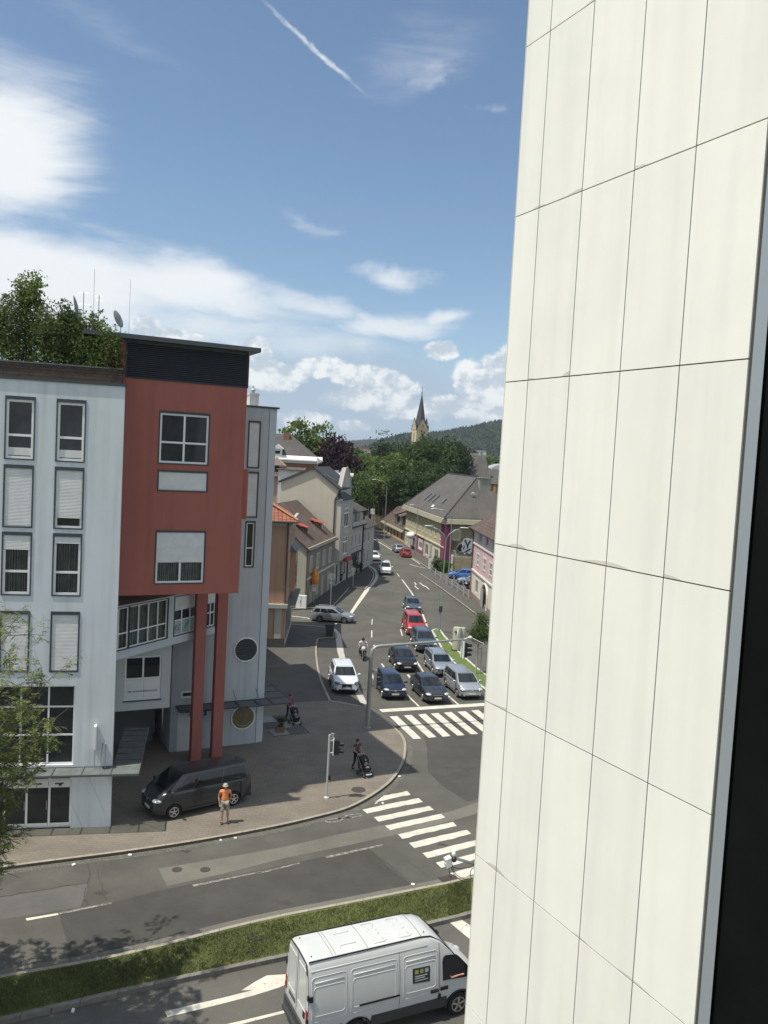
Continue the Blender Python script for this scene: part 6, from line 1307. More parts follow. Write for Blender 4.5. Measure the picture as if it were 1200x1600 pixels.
# woman with a stroller in front of the corner
push = dict(el=(.22, -.06, 1.16), er=(-.22, -.06, 1.16), wl=(.17, -.33, 1.05), wr=(-.17, -.33, 1.05), kl=(.09, -.10, .52), al=(.09, -.13, .09), kr=(-.09, .03, .50), ar=(-.09, .22, .12), che=(0, -.03, 1.30), hea=(0, -.05, 1.58), top=(0, -.045, 1.67))
darkcloth = mat('cloth_black', (.018, .018, .02), .9, var=.15, ns=8); haird = mat('hair_dark', (.03, .018, .013), .7)
def stroller(label, loc, rz, hood=(.02, .02, .022), s=1.):
    S = thing('stroller', label, 'stroller', loc, rz); S.scale = (s,)*3; fm_ = mat('frame_steel', (.35, .36, .37), .4, metal=.7); fab = mat('stroller_fabric', hood, .9, var=.2, ns=7)
    q = MB()
    for sx in (1, -1): q.tube([(sx*.22, .45, 1.02), (sx*.23, .25, .75), (sx*.24, -.25, .12)], .014, 8); q.tube([(sx*.24, .32, .12), (sx*.23, -.02, .62)], .014, 8)
    q.tube([(.22, .45, 1.02), (0, .5, 1.04), (-.22, .45, 1.02)], .018, 8); q.tube([(.24, -.25, .14), (-.24, -.25, .14)], .012, 6); q.tube([(.24, .32, .14), (-.24, .32, .14)], .012, 6); q.build('frame', fm_, S)
    for sx in (1, -1):
        for y in (-.27, .33): q = MB(); q.tube([(sx*.26+.02*k*.8, y, .11) for k in (-1, 1)], .11, 16); w_ = q.build('wheel', rubber, S, smooth=40); q = MB(); q.tube([(sx*.26+.022*k, y, .11) for k in (-1, 1)], .055, 10); q.build('hub', fm_, w_)
    q = MB(); q.obox((0, .0, .5), (.4, .42, .06), rx=.1); q.obox((0, .2, .72), (.4, .06, .5), rx=-.35); q.obox((0, -.24, .38), (.36, .05, .3), rx=.4); q.box(-.2, .2, -.1, .28, .2, .36); q.build('seat', fab, S)
    q = MB(); rows = []
    for i in range(9):
        t = i/8*PI*.55; rows.append([(x*.23, .22-.36*math.sin(t)*(1-.15*x*x)*1.0+.08, .68+.34*math.cos(t)*(1-.12*abs(x)**3)) for x in [-1, -.8, -.4, 0, .4, .8, 1]])
    q.grid(rows); q.build('hood', fab, S, smooth=True)
    q = MB(); q.ball((0, -.02, .62), (.11, .1, .14), 10, 8); q.ball((0, .03, .82), (.075, .075, .085), 10, 8); q.ball((0, -.2, .5), (.12, .12, .06), 8, 6); q.build('child', mat('child_cloth', (.25, .22, .18), .9, var=.4, ns=9), S, smooth=True)
    q = MB(); q.obox((0, -.36, .17), (.34, .12, .03), rx=.1); q.build('footrest', mat('pale_grey', (.4, .4, .4), .6), S)
    return S
def walker(label, slabel, px, py, rz, **k):
    c = at(px, py, .125); loc = Vector((c.x, c.y, .135)); sc = k.pop('scale', 1.); ss = k.pop('ss', 1.); hood = k.pop('hood', (.02, .02, .022))
    person(label, loc, rz, push, scale=sc, female=True, **k)
    d = Vector((math.sin(rz), -math.cos(rz), 0)); stroller(slabel, loc+d*.80*sc, rz, hood, ss)
walker('dark-haired woman in a dark patterned top and black trousers pushing a black stroller', 'black stroller with a child in it, pushed across the shaded paving near the curved kerb', 556, 1204, RAD(38), shirt=mat('cloth_pattern', (.07, .055, .05), .9, var=.6, ns=18), legs=darkcloth, hair=haird, sleeve=.45, scale=1.02, long_hair=True)
walker('woman in a bright red top and dark trousers with a stroller by the glass canopy', 'dark stroller with a pale blanket next to the tiled planters of the grey tower', 451, 1126, RAD(35), shirt=mat('cloth_red', (.42, .03, .07), .9, var=.25, ns=9), legs=darkcloth, hair=mat('hair_brown', (.06, .03, .02), .8), sleeve=.6, scale=1.0, hood=(.04, .04, .045))
c = at(533, 909, .12); person('distant pedestrian in a pale top on the shaded footway beside the tall house', (c.x, c.y, .13), RAD(160), dict(kl=(.09, -.12, .52), al=(.09, -.16, .09), kr=(-.09, .05, .5), ar=(-.09, .22, .13)), mat('cloth_pale', (.5, .5, .52), .9), darkcloth, hair=haird, scale=1.05, sleeve=.5, hands=False)
# motorcyclist
c = at(566, 1029, 0); mh = RAD(8)
ride = dict(pel=(0, .18, .92), spi=(0, .14, 1.07), che=(0, .05, 1.25), nec=(0, 0, 1.42), hea=(0, -.04, 1.53), top=(0, -.03, 1.62), sl=(.19, .02, 1.36), sr=(-.19, .02, 1.36), el=(.36, -.10, 1.16), er=(-.36, -.10, 1.16), wl=(.33, -.38, 1.08), wr=(-.33, -.38, 1.08),
            hl=(.11, .16, .88), hr=(-.11, .16, .88), kl=(.26, -.22, .76), kr=(-.26, -.22, .76), al=(.22, .08, .36), ar=(-.22, .08, .36))
rd = person('motorcycle rider in a white shirt, dark trousers and black helmet', (c.x, c.y, .02), mh, ride, mat('cloth_white', (.68, .68, .68), .9, var=.06), darkcloth, sleeve=.5, scale=1.05)
q = MB(); q.ball((0, -.035, 1.575), (.13, .15, .145), 14, 10); hel = q.build('helmet', mat('helmet_black', (.012, .012, .013), .15, coat=.5), rd, smooth=True); q = MB(); q.ball((0, -.10, 1.565), (.105, .1, .06), 12, 8); q.build('visor', glassd, hel, smooth=True)
Mo = thing('motorcycle', 'black and white motorcycle ridden towards the camera in the open lane', 'motorcycle', (c.x, c.y, .02), mh)
for y in (-.78, .72):
    q = MB(); q.tube([(.0+.06*k, y, .32) for k in (-1, -.6, .6, 1)], [.28, .32, .32, .28], 20); w_ = q.build('wheel', rubber, Mo, smooth=40); q = MB(); q.tube([(.065*k, y, .32) for k in (-1, 1)], .2, 14); q.build('rim', chrome, w_)
q = MB(); q.ball((0, -.1, .82), (.17, .33, .16)); q.ball((0, -.62, .98), (.18, .18, .2)); q.build('fairing', mat('fairing_white', (.6, .6, .6), .3, coat=.4), Mo, smooth=True)
q = MB(); q.ball((0, -.05, .5), (.2, .32, .22)); q.ball((0, .42, .84), (.15, .42, .08)); q.ball((0, .78, .86), (.1, .2, .08)); q.build('engine', black, Mo, smooth=True)
q = MB(); [q.tube([(s*.09, -.78, .32), (s*.1, -.55, .98)], .025, 8) for s in (1, -1)]; q.tube([(-.36, -.42, 1.06), (-.15, -.52, 1.1), (.15, -.52, 1.1), (.36, -.42, 1.06)], .016, 8); q.tube([(.2, -.1, .3), (.22, .7, .38)], .05, 8); q.build('fork', metal, Mo, smooth=True)
q = MB(); q.ball((0, -.79, .98), (.09, .05, .07)); q.build('headlight', lampg, Mo, smooth=True); q = MB(); [q.ball((s*.33, -.5, 1.2), (.07, .02, .045)) for s in (1, -1)]; [q.ball((s*.23, -.66, .86), (.04, .04, .04)) for s in (1, -1)]; q.build('mirror', chrome, Mo)
# driver of the delivery van: bare forearm on the window ledge
c = Vector((-1.81, 23.6, 0)); a_ = RAD(25.5)
seat = dict(pel=(0, .05, .62), spi=(0, .04, .80), che=(0, .0, 1.0), nec=(0, -.01, 1.17), hea=(0, -.03, 1.29), top=(0, -.02, 1.38), sl=(.18, 0, 1.12), sr=(-.18, 0, 1.12), el=(.3, -.25, .96), er=(-.26, -.10, .90), wl=(.22, -.48, .98), wr=(-.29, -.36, .935),
            hl=(.09, 0, .6), hr=(-.09, 0, .6), kl=(.12, -.42, .6), kr=(-.12, -.42, .6), al=(.12, -.55, .25), ar=(-.12, -.55, .25))
dx, dy = rot2(4.62, -.70, a_)
drv = person('van driver in a dark top resting a bare forearm on the open window ledge', (c.x+dx, c.y+dy, LOW+.42), a_+PI/2, seat, darkcloth, darkcloth, hair=haird, sleeve=.4)

# ------------------------------------------------------------------ street furniture
def lamp_double():
    b = at(686, 987, .1); L_ = thing('street_lamp', 'tall double-armed street lamp standing at the tip of the narrow green island', 'street lamp', (b.x, b.y, .08))
    q = MB(); q.tube([(0, 0, 0), (.03, 0, 2.4)], .09, 12); q.tube([(.03, 0, 2.4), (.15, 0, 9.3)], [.065, .045], 10); L0 = q.build('pole', metal, L_, smooth=40)
    for s in (1, -1): q = MB(); q.tube([(.15, 0, 9.25), (.15+s*.25, 0, 9.75), (.15+s*.8, 0, 10.2), (.15+s*1.4, 0, 10.42)], .035, 8); q.build('arm', metal, L_, smooth=True); q = MB(); q.ball((.15+s*1.75, 0, 10.5), (.48, .14, .07), 12, 8); q.build('lamp_head', mat('lamp_housing', (.5, .52, .5), .4, metal=.2), L_, smooth=True)
    q = MB(); q.box(-.14, .2, -.12, .12, 2.0, 2.6); q.build('fuse_box', darkmetal, L_)
lamp_double()
def lamp_single(px, py, topz, armx, label, name='street_lamp', z=.1, lean=0.):
    b = at(px, py, z); L_ = thing(name, label, 'street lamp', (b.x, b.y, z-.02), group=None)
    q = MB(); q.tube([(0, 0, 0), (lean, 0, topz-1.2)], [.09, .05], 10); q.build('pole', metal, L_, smooth=40)
    q = MB(); q.tube([(lean, 0, topz-1.3), (lean+armx*.1, 0, topz-.6), (lean+armx*.45, 0, topz-.1), (lean+armx, 0, topz)], .035, 8); q.build('arm', metal, L_, smooth=True)
    q = MB(); q.ball((lean+armx*1.18, 0, topz+.02), (.5, .15, .08), 12, 8); q.build('lamp_head', mat('lamp_housing'), L_, smooth=True)
lamp_single(700, 914, 10.4, -2.1, 'curved-arm street lamp on the right footway in front of the olive corner house')
lamp_single(649, 869, 9.0, -.9, 'slender street lamp on the right kerb beside the magenta shop front')
lamp_single(600, 847, 12.5, -2.2, 'far street lamp with its head over the road beside the ochre house')
lamp_single(574, 832, 13.2, -1.6, 'farthest street lamp near the white box sign against the trees')
b = at(576, 834, .1); T_ = thing('box_sign', 'small white box sign on a thin post in front of the far trees', 'sign', (b.x+.6, b.y, .1)); q = MB(); q.tube([(0, 0, 0), (0, 0, 4.6)], .06, 8); q.build('pole', metal, T_); q = MB(); q.box(-.5, .5, -.2, .2, 4.4, 5.6); q.build('panel', white, T_)
# signal mast with long arm
def mast():
    b = at(574, 1137, .12); M_ = thing('signal_mast', 'large grey mast at the corner with a long arm reaching over the waiting cars', 'traffic light', (b.x, b.y, .12))
    e = Vector((6.0, 2.15, 0)); u = e.normalized()
    q = MB(); q.tube([(0, 0, 0), (0, 0, 1.0), (0, 0, 4.7), tuple(u*.08+Vector((0, 0, 4.95))), tuple(u*.3+Vector((0, 0, 5.12))), tuple(u*.6+Vector((0, 0, 5.17))), tuple(u*3.2+Vector((0, 0, 5.30))), tuple(u*6.3+Vector((0, 0, 5.46)))], [.15, .15, .12, .12, .115, .105, .085, .06], 14); q.lathe([(.24, 0), (.24, .03), (.17, .05)], n=14); q.build('pole', mat('mast_grey', (.30, .31, .30), .5, metal=.4, var=.15, ns=4), M_, smooth=40)
    # backs of the signal heads
    q = MB(); q.box(.22, .42, -.1, .12, 2.5, 3.7); q.build('backboard', mat('board_beige', (.40, .39, .31), .7, var=.1), M_)
    q = MB(); [q.tube([(.42, .0, z), (.66, .1, z)], .1, 12) for z in (2.8, 3.1, 3.4)]; q.tube([(.1, 0, 3.6), (.3, 0, 3.6)], .03, 6); q.tube([(.1, 0, 2.7), (.3, 0, 2.7)], .03, 6); q.build('signal_head', black, M_)
    e1 = u*6.35
    q = MB(); q.obox(e1+Vector((.05, .05, 4.75)), (.28, .22, .95), rz=.35); q.build('signal_head', black, M_); q = MB(); q.obox(e1+Vector((-.1, -.02, 4.8)), (.05, .5, 1.1), rz=.35); q.build('backboard', white, M_)
    q = MB(); [q.tube([e1+Vector((.05, .1, z)), e1+Vector((.5, .2, z-.02))], [.11, .09], 10) for z in (4.45, 4.75, 5.05)]; q.build('signal_hood', black, M_)
    q = MB(); q.tube([e1+Vector((-.1, 0, 5.45)), e1+Vector((.35, .1, 5.62)), e1+Vector((1.3, .4, 5.15))], .03, 6); q.ball(e1+Vector((.35, .05, 5.6)), (.13, .1, .1)); q.ball(e1+Vector((-.45, 0, 5.85)), (.07, .07, .25)); q.build('sensor', white, M_)
mast()
b = at(510, 1247, .12)
P_ = thing('pedestrian_signal', 'slim pedestrian light pole with a black two-lamp head and perforated plate in the paving', 'traffic light', (b.x, b.y, .12)); q = MB(); q.tube([(0, 0, 0), (.0, 0, 3.2)], .055, 12); q.lathe([(.14, 0), (.14, .05), (.07, .1)], n=12); q.build('pole', mat('pole_white', (.48, .48, .46), .5, metal=.2, var=.15, ns=5), P_, smooth=40)
q = MB(); q.box(.24, .50, -.12, .14, 2.25, 2.95); [q.tube([(.5, 0, z), (.74, -.03, z-.01)], [.12, .10], 12) for z in (2.42, 2.77)]; q.build('signal_head', black, P_); q = MB(); q.box(.20, .24, -.15, .17, 2.2, 3.0); q.tube([(0, 0, 2.3), (.22, 0, 2.3)], .02, 6); q.tube([(0, 0, 2.9), (.22, 0, 2.9)], .02, 6); q.build('backboard', white, P_)
q = MB(); q.box(.06, .22, -.02, .02, 2.95, 3.28); pl_ = q.build('plate', mat('pole_white'), P_); q = MB(); [q.box(.08+.07*i, .12+.07*i, -.025, -.018, z, z+.05) for i in (0, 1) for z in (3.0, 3.09, 3.18)]; q.build('hole', anth, pl_)
q = MB(); q.box(.05, .16, -.06, .06, .95, 1.15); q.build('push_button', black, P_)
# litter bin
b = at(515, 993, .12); Bn = thing('litter_bin', 'dark square litter bin at the tip of the shaded footway by the parking bay', 'bin', (b.x, b.y, .12)); q = MB(); q.ext([(-.3, -.3, 0), (.3, -.3, 0), (.42, -.42, 1.0), (-.42, -.42, 1.0)], (0, .7, 0)); q.build('body', anth, Bn); q = MB(); q.box(-.46, .46, -.46, .4, 1.0, 1.08); q.build('lid', black, Bn)
# covered orange sign and round signs
b = at(490, 943, .12); Og = thing('covered_sign', 'traffic sign wrapped in orange sheeting in front of the low house', 'sign', (b.x, b.y, .12)); q = MB(); q.tube([(0, 0, 0), (0, 0, 2.4)], .05, 8); q.build('pole', metal, Og); q = MB(); q.lathe([(.15, 2.1), (.42, 2.3), (.5, 2.9), (.42, 3.4), (.2, 3.75), (.12, 4.2)], n=12); q.build('wrap', mat('orange_wrap', (.62, .24, .03), .6, var=.2, ns=4), Og, smooth=50); q = MB(); q.box(-.3, .3, -.36, .3, 2.0, 2.22); q.build('board', mat('pale_yellow', (.55, .5, .3), .7), Og); q = MB(); q.box(-.2, .2, -.1, .1, 1.4, 1.9); q.build('plate', white, Og)
def roundsign(px, py, h, r, label, yy=0):
    b = at(px, py, .12); S_ = thing('traffic_sign', label, 'sign', (b.x, b.y, .12)); q = MB(); q.tube([(0, 0, 0), (0, 0, h)], .045, 8); q.build('pole', metal, S_); q = MB(); q.tube([(0, .04, h-r), (0, .06, h-r)], r, 20); q.tube([(0, .04, h-2.6*r), (0, .06, h-2.6*r)], r*.55, 16); q.build('plate', mat('sign_back', (.3, .31, .31), .5, metal=.4), S_)
roundsign(516, 950, 3.9, .42, 'round traffic sign seen from behind on a thin post beside the grey-green estate')
roundsign(551, 918, 2.6, .3, 'small round sign on a short post by the far parking bay')
# advert / equipment drum on the island
b = at(713, 1015, .12); D_ = thing('equipment_drum', 'beige rounded equipment housing standing by the green island behind the signal arm', 'cabinet', (b.x, b.y, .1)); q = MB(); q.lathe([(.40, 0), (.40, 1.95), (.36, 2.05), (.1, 2.1)], n=20); q.lathe([(.28, 0), (.28, 1.9), (.24, 2.02), (.05, 2.05)], (.5, .15, 0), 16); q.build('body', mat('board_beige'), D_, smooth=40); q = MB(); q.box(-.3, .1, -.42, -.38, 1.65, 1.78); q.box(-.45, .85, -.45, .5, -.05, .08); q.build('trim', anth, D_)
# railing with posts in front of the parking place
R_ = thing('railing', 'low white post railing along the right footway before the parked blue cars', 'railing', (0, 0, .12)); q = MB(); q2 = MB(); prev = None
rl = [at(a, b_, .12) for a, b_ in ((672, 893), (680, 900), (688, 906), (697, 912), (706, 918), (715, 924), (724, 930), (732, 935))]
for p in rl: q.box(p.x-.07, p.x+.07, p.y-.07, p.y+.07, 0, 1.05)
for a, b_ in zip(rl, rl[1:]): [q2.tube([(a.x, a.y, z), (b_.x, b_.y, z)], .03, 6) for z in (.95, .5)]
q.build('post', mat('post_white', (.5, .5, .48), .7, var=.15), R_); q2.build('rail', metal, R_)
b = at(671, 889, .12); Ps = thing('marker_post', 'short white marker post at the yard entrance on the right side', 'post', (b.x, b.y, .12)); q = MB(); q.box(-.22, .22, -.12, .12, 0, 1.9); q.build('post', white, Ps); q = MB(); q.box(-.28, .28, -.16, .16, 1.9, 1.98); q.build('cap', metal, Ps)
Gw = thing('yard_wall', 'ochre yard wall with shrubs behind the blue parked cars', 'wall', (11.0, 127.8, 0)); q = MB(); q.box(0, 8, 0, .4, .1, 2.4); q.build('panel', mat('wall_ochre_dim', (.3, .26, .16), .9, var=.3, ns=1), Gw); q = MB(); q.box(5.2, 6, -.2, .5, .1, 4.2); q.box(-.2, .1, -.1, .5, .1, 2.6); q.build('pillar', plaster('trim_white', (.62, .6, .57)), Gw)
# terrace slabs beside the tower
b = at(440, 1135, .13); Te = thing('terrace_paving', 'pale square paving slabs with a planter beside the grey tower corner', 'paving', (-5.9, 48.4, .13)); Te.rotation_euler = (0, 0, RAD(26)); q = MB(); [q.box(.1+i*1.05, 1.1+i*1.05, j*1.25, j*1.25+1.2, 0, .012) for i in range(2) for j in range(3) if (i+j) % 2 == 0]; q.build('slab', mat('slab_pale', (.26, .26, .25), .9, var=.15), Te); q = MB(); q.box(.0, 2.3, -.06, -.01, 0, .02); q.box(2.26, 2.32, 0, 3.8, 0, .02); [q.box(.1+i*1.05, 1.1+i*1.05, j*1.25, j*1.25+1.2, 0, .008) for i in range(2) for j in range(3) if (i+j) % 2]; q.build('edge', mat('slab_dark', (.09, .095, .09), .9, var=.15), Te)
Pt = thing('planter_box', 'terracotta planter box with a small dark shrub at the tower corner', 'planter', (-5.75, 49.3, .14)); q = MB(); q.box(-.1, .45, -.2, .2, 0, .32); q.build('box', mat('terracotta', (.2, .12, .075), .9, var=.2), Pt)
# sensor arm on the tiled wall edge
d = Vector((-math.sin(RAD(27.2)), math.cos(RAD(27.2)), 0)); nrm = Vector((math.cos(RAD(27.2)), math.sin(RAD(27.2)), 0)); cw = nrm*9.3+d*13.35
hz_ = 9.0
def wpx(px, py, back=0.):   # point in the vertical plane through the wall's far edge, facing the camera
    dd = ray(px, py); k = (cw.y+back)/dd.y; return Vector((dd.x*k, dd.y*k, H+dd.z*k))
A0 = wpx(745, 1351, .1); A1 = wpx(711, 1341); hd_ = wpx(700, 1345); hd2 = wpx(709, 1334)
Sg = thing('floodlight', 'small white twin floodlight with loose cables at the edge of the tiled wall', 'floodlight', tuple(A1)); k = lambda p: p-A1
q = MB(); q.tube([k(A0), k(A1)], .03, 8); q.build('arm', mat('arm_grey', (.25, .26, .27), .5, metal=.5), Sg)
q = MB(); q.ball(k(A1)+Vector((-.02, 0, -.02)), .06); q.build('joint', black, Sg, smooth=True)
q = MB(); q.obox(k(hd_)+Vector((0, 0, 0)), (.13, .1, .17), rz=.4, rx=.2, ry=-.3); q.obox(k(hd_)+Vector((0, 0, -.07)), (.11, .1, .1), rz=.4, ry=-.3); q.build('head', mat('head_white', (.6, .62, .62), .4), Sg); q = MB(); q.ball(k(hd2), (.042, .042, .06), 12, 8); q.build('cap', white, Sg, smooth=True)
q = MB()
for l in ([(702, 1352), (702, 1362), (705, 1374)], [(704, 1352), (710, 1366), (722, 1376), (735, 1377), (748, 1372)], [(706, 1350), (711, 1364), (722, 1372), (735, 1374), (748, 1366)], [(705, 1354), (716, 1357), (730, 1355), (748, 1350)], [(748, 1354), (737, 1358), (735, 1368), (737, 1373)]): q.tube(smooth_line([k(wpx(*p)) for p in l], 5), .007, 5)
q.build('cable', black, Sg)
Cv = thing('wall_cowl', 'dark curved cover peeking out from behind the tiled wall edge', 'vent cover', tuple(wpx(752, 1310, .25))); q = MB(); rows = []
for i in range(9):
    t = i/8; w_ = .10*math.sin(min(1, t*1.15)*PI/2)*(1 if t < .8 else (1-t)/.2*.8+.2); rows.append([(-w_*(1-abs(s))-.0, s*.12, .34-.68*t) for s in (-1, -.5, 0, .5, 1)])
q.grid(rows, closed=True); q.build('cover', anth, Cv, smooth=True)
# ------------------------------------------------------------------ roof garden and aerials
def leaves_mesh(name, centers, size, seed, m_, aspect=.55, flat=.0):
    r = np.random.RandomState(seed); n = len(centers); c = np.array(centers, dtype=float)
    d = r.normal(size=(n, 3)); d[:, 2] += flat; d /= np.linalg.norm(d, axis=1)[:, None]   # face normals
    a = r.normal(size=(n, 3)); a -= (a*d).sum(1)[:, None]*d; a /= np.linalg.norm(a, axis=1)[:, None]; b = np.cross(d, a)
    s = size*(.6+.8*r.rand(n))[:, None]
    v = np.empty((n, 4, 3)); v[:, 0] = c-a*s; v[:, 1] = c-b*s*aspect; v[:, 2] = c+a*s; v[:, 3] = c+b*s*aspect
    me = bpy.data.meshes.new(name); me.vertices.add(n*4); me.vertices.foreach_set('co', v.reshape(-1)); me.loops.add(n*4); me.loops.foreach_set('vertex_index', np.arange(n*4, dtype=np.int32)); me.polygons.add(n)
    me.polygons.foreach_set('loop_start', np.arange(0, n*4, 4, dtype=np.int32)); me.polygons.foreach_set('loop_total', np.full(n, 4, dtype=np.int32)); me.update(calc_edges=True); me.materials.append(m_); return me
def clumps(r, blobs, n, per=26, spread=.22, hollow=.55):
    out = []; tot = sum(b[3]*b[4]*b[5] for b in blobs)
    for (x, y, z, rx, ry, rz_) in blobs:
        k = max(1, int(n*rx*ry*rz_/tot/per))
        for _ in range(k):
            d = r.normal(size=3); d /= np.linalg.norm(d); q = hollow+(1-hollow)*r.rand()**.6; q *= 1+.12*r.normal()
            c = np.array([x+d[0]*rx*q, y+d[1]*ry*q, z+d[2]*rz_*q]); sp = spread*min(rx, rz_)*(.6+.8*r.rand())
            out.append(c+r.normal(size=(per, 3))*sp*np.array([1, 1, .7]))
    return np.concatenate(out)
def leafm(n, c, isl=.35, var=.35, ns=.5): return mat(n, c, .75, var=var, ns=ns, island=isl, trans=('leaf', .28), spec=.25)
L_lin = leafm('leaf_linden', (.135, .19, .05)); L_dark = leafm('leaf_dark', (.05, .085, .028)); L_light = leafm('leaf_light', (.15, .21, .055)); L_beech = leafm('leaf_copper', (.038, .02, .024)); L_mid = leafm('leaf_mid', (.095, .145, .042)); L_shrub = leafm('leaf_shrub', (.135, .18, .06)); L_con = leafm('leaf_conifer', (.04, .07, .03))
bark = mat('bark', (.11, .09, .07), .95, var=.3, ns=6)
def blobset(r, R, Hc, n=11, zc=0.):
    b = [(0, 0, zc, R*.62, R*.62, Hc*.62)]
    for i in range(n):
        a = r.uniform(0, 2*PI); e = r.uniform(-.75, 1); q = R*.62; b.append((q*math.cos(a)*math.sqrt(max(0, 1-e*e*.8)), q*math.sin(a)*math.sqrt(max(0, 1-e*e*.8)), zc+Hc*.62*e, R*r.uniform(.28, .46), R*r.uniform(.28, .46), Hc*r.uniform(.24, .38)))
    return b
def trunk_mesh(q, Ht, r0, R, zc, r, nl=7):
    q.tube([(0, 0, 0), (.05*r0, 0, Ht*.3), (.1*r0, .1*r0, zc)], [r0*1.15, r0*.8, r0*.45], 8)
    for i in range(nl):
        a = 2*PI*i/nl+r.uniform(-.3, .3); z0 = Ht*.28+i*.05*Ht; q.tube([(0, 0, z0), (R*.3*math.cos(a), R*.3*math.sin(a), z0+R*.3), (R*.7*math.cos(a), R*.7*math.sin(a), z0+R*.6)], [r0*.4, r0*.25, r0*.08], 6)
TREEV = {}
def tree_variant(key, R, Ht, Hc, zc, leaf, n, size, seed, r0=.35, poplar=False):
    r = np.random.RandomState(seed); b = blobset(r, R, Hc, 12, zc); spread = .7 if poplar else .22
    if poplar: b = [(r.uniform(-.3, .3), r.uniform(-.3, .3), zc+Hc*t, R*(1-abs(t)**2*.7), R*(1-abs(t)**2*.7), Hc*.34) for t in np.linspace(-.85, .78, 9)]
    me = leaves_mesh('crown', clumps(r, b, n, 26, spread), size, seed, leaf); q = MB(); trunk_mesh(q, Ht, r0, R, zc, r); zz = np.array([v.co.z for v in me.vertices]); TREEV[key] = (me, q.mesh('trunk', bark, True), float(np.percentile(zz, 99.7)))
def tree(key, X, Y, top, label, name='tree', wide=1., rz=0., z0=0., group=None, cat='tree'):
    cm, tm, h = TREEV[key]; s = (top-z0)/h; T = thing(name, label, cat, (X, Y, z0), rz, group); T.scale = (s*wide, s*wide, s); link('trunk', tm, T); link('crown', cm, T); return T
tree_variant('linden', 5.5, 14, 5.5, 8.5, L_lin, 7000, .26, 1); tree_variant('linden2', 6, 14, 5.2, 8.6, L_mid, 7000, .26, 2); tree_variant('dark', 6, 15, 6, 9.2, L_dark, 9000, .26, 3); tree_variant('light', 4.5, 10, 4, 6, L_light, 5500, .22, 4)
tree_variant('beech', 6.5, 14, 5.5, 8.6, L_beech, 8000, .27, 5); tree_variant('poplar', 1.7, 20, 9.0, 10.5, L_con, 9000, .24, 6, poplar=True)
def tpx(px, ytop, Y):
    d = ray(px, ytop); k = Y/d.y; return d.x*k, H+d.z*k
def T(key, px, ytop, Y, label, wide=1., rz=0., **k): x, z = tpx(px, ytop, Y); return tree(key, x, Y, z, label, wide=wide, rz=rz, **k)
GT = 'trees of the park beyond the bend'
T('linden', 462, 659, 186, 'broad green tree rising behind the villa chimney', .9); T('linden', 490, 663, 190, 'rounded green tree between the villa and the copper beech', .75, 2)
T('beech', 528, 682, 182, 'dark purple copper beech above the flat roofed hall', .72, name='copper_beech')
T('poplar', 601, 677, 262, 'narrow dark poplar, the taller of the pair left of the church', 1.5, name='poplar'); T('poplar', 624, 684, 258, 'narrow dark poplar just left of the church tower', 1.3, 1., name='poplar')
T('dark', 690, 683, 235, 'large dark tree right of the church tower', .85, 0, group=GT); T('dark', 672, 692, 218, 'dark tree in front of the church tower base on its right', .9, 1, group=GT)
T('dark', 652, 690, 225, 'dark tree covering the left foot of the church tower', .75, 2, group=GT); T('linden2', 628, 707, 215, 'mid green tree below the two poplars', 1., 3, group=GT)
T('linden', 598, 709, 212, 'mid green tree under the taller poplar', 1.05, 1, group=GT); T('linden2', 574, 713, 205, 'green tree at the left end of the park, next to the copper beech', .75, 2, group=GT)
T('linden', 560, 704, 245, 'far green tree showing above the hall roof', .9, 4, group=GT); T('linden', 582, 730, 196, 'lower green tree behind the far street lamps', 1.05, 5, group=GT); T('linden2', 562, 738, 175, 'leafy tree directly behind the curved gable', .7, 5, group=GT)
T('linden', 612, 722, 205, 'green tree in the middle of the park group', .9, 6, group=GT); T('dark', 650, 735, 190, 'dark chestnut tree with pale flower candles above the ochre house', 1.0, 3, name='chestnut_tree'); T('dark', 678, 722, 208, 'dark spreading tree behind the grey hipped roof ridge', .9, 4, group=GT)
T('light', 606, 792, 214, 'small bright green tree over the garden wall', 1.3, 1, group=GT); T('light', 590, 778, 222, 'light green tree behind the box sign', 1.3, 2, group=GT); T('light', 622, 772, 212, 'light green tree beside the parish house', 1.2, 3, group=GT); T('light', 572, 782, 220, 'light green tree at the far end of the street', 1.2, 4, group=GT); T('linden2', 640, 760, 216, 'green tree behind the parish house', .9, 1, group=GT)
T('linden', 742, 711, 420, 'far green tree before the forested hill', 1.6, 1); T('linden2', 712, 708, 300, 'green tree above the church hall roof on its left', .7, 2); T('linden', 772, 724, 330, 'rounded tree behind the white modern building', 1.2, 3); T('dark', 757, 714, 360, 'dark tree between the hall and the hill houses', 1.3, 5)
for i, (px, y, Y) in enumerate([(545, 699, 330), (512, 702, 380), (775, 716, 480), (792, 712, 420)]): T('linden' if i % 2 else 'linden2', px, y, Y, ['hazy tree behind the copper beech on its right', 'hazy tree left behind the copper beech', 'hazy tree at the foot of the forested hill', 'hazy tree next to the tiled wall edge'][i], 1.3, i)
for i, (X, Y) in enumerate([(36, 150), (44, 175), (56, 150), (62, 190), (48, 215), (75, 170), (88, 205), (70, 235), (100, 180), (118, 230)]): tree(['linden', 'linden2', 'dark'][i % 3], X, Y, 13+i % 4*1.5, 'leafy tree behind the pink house, hidden by the tiled wall', rz=i, group='trees behind the tiled wall')
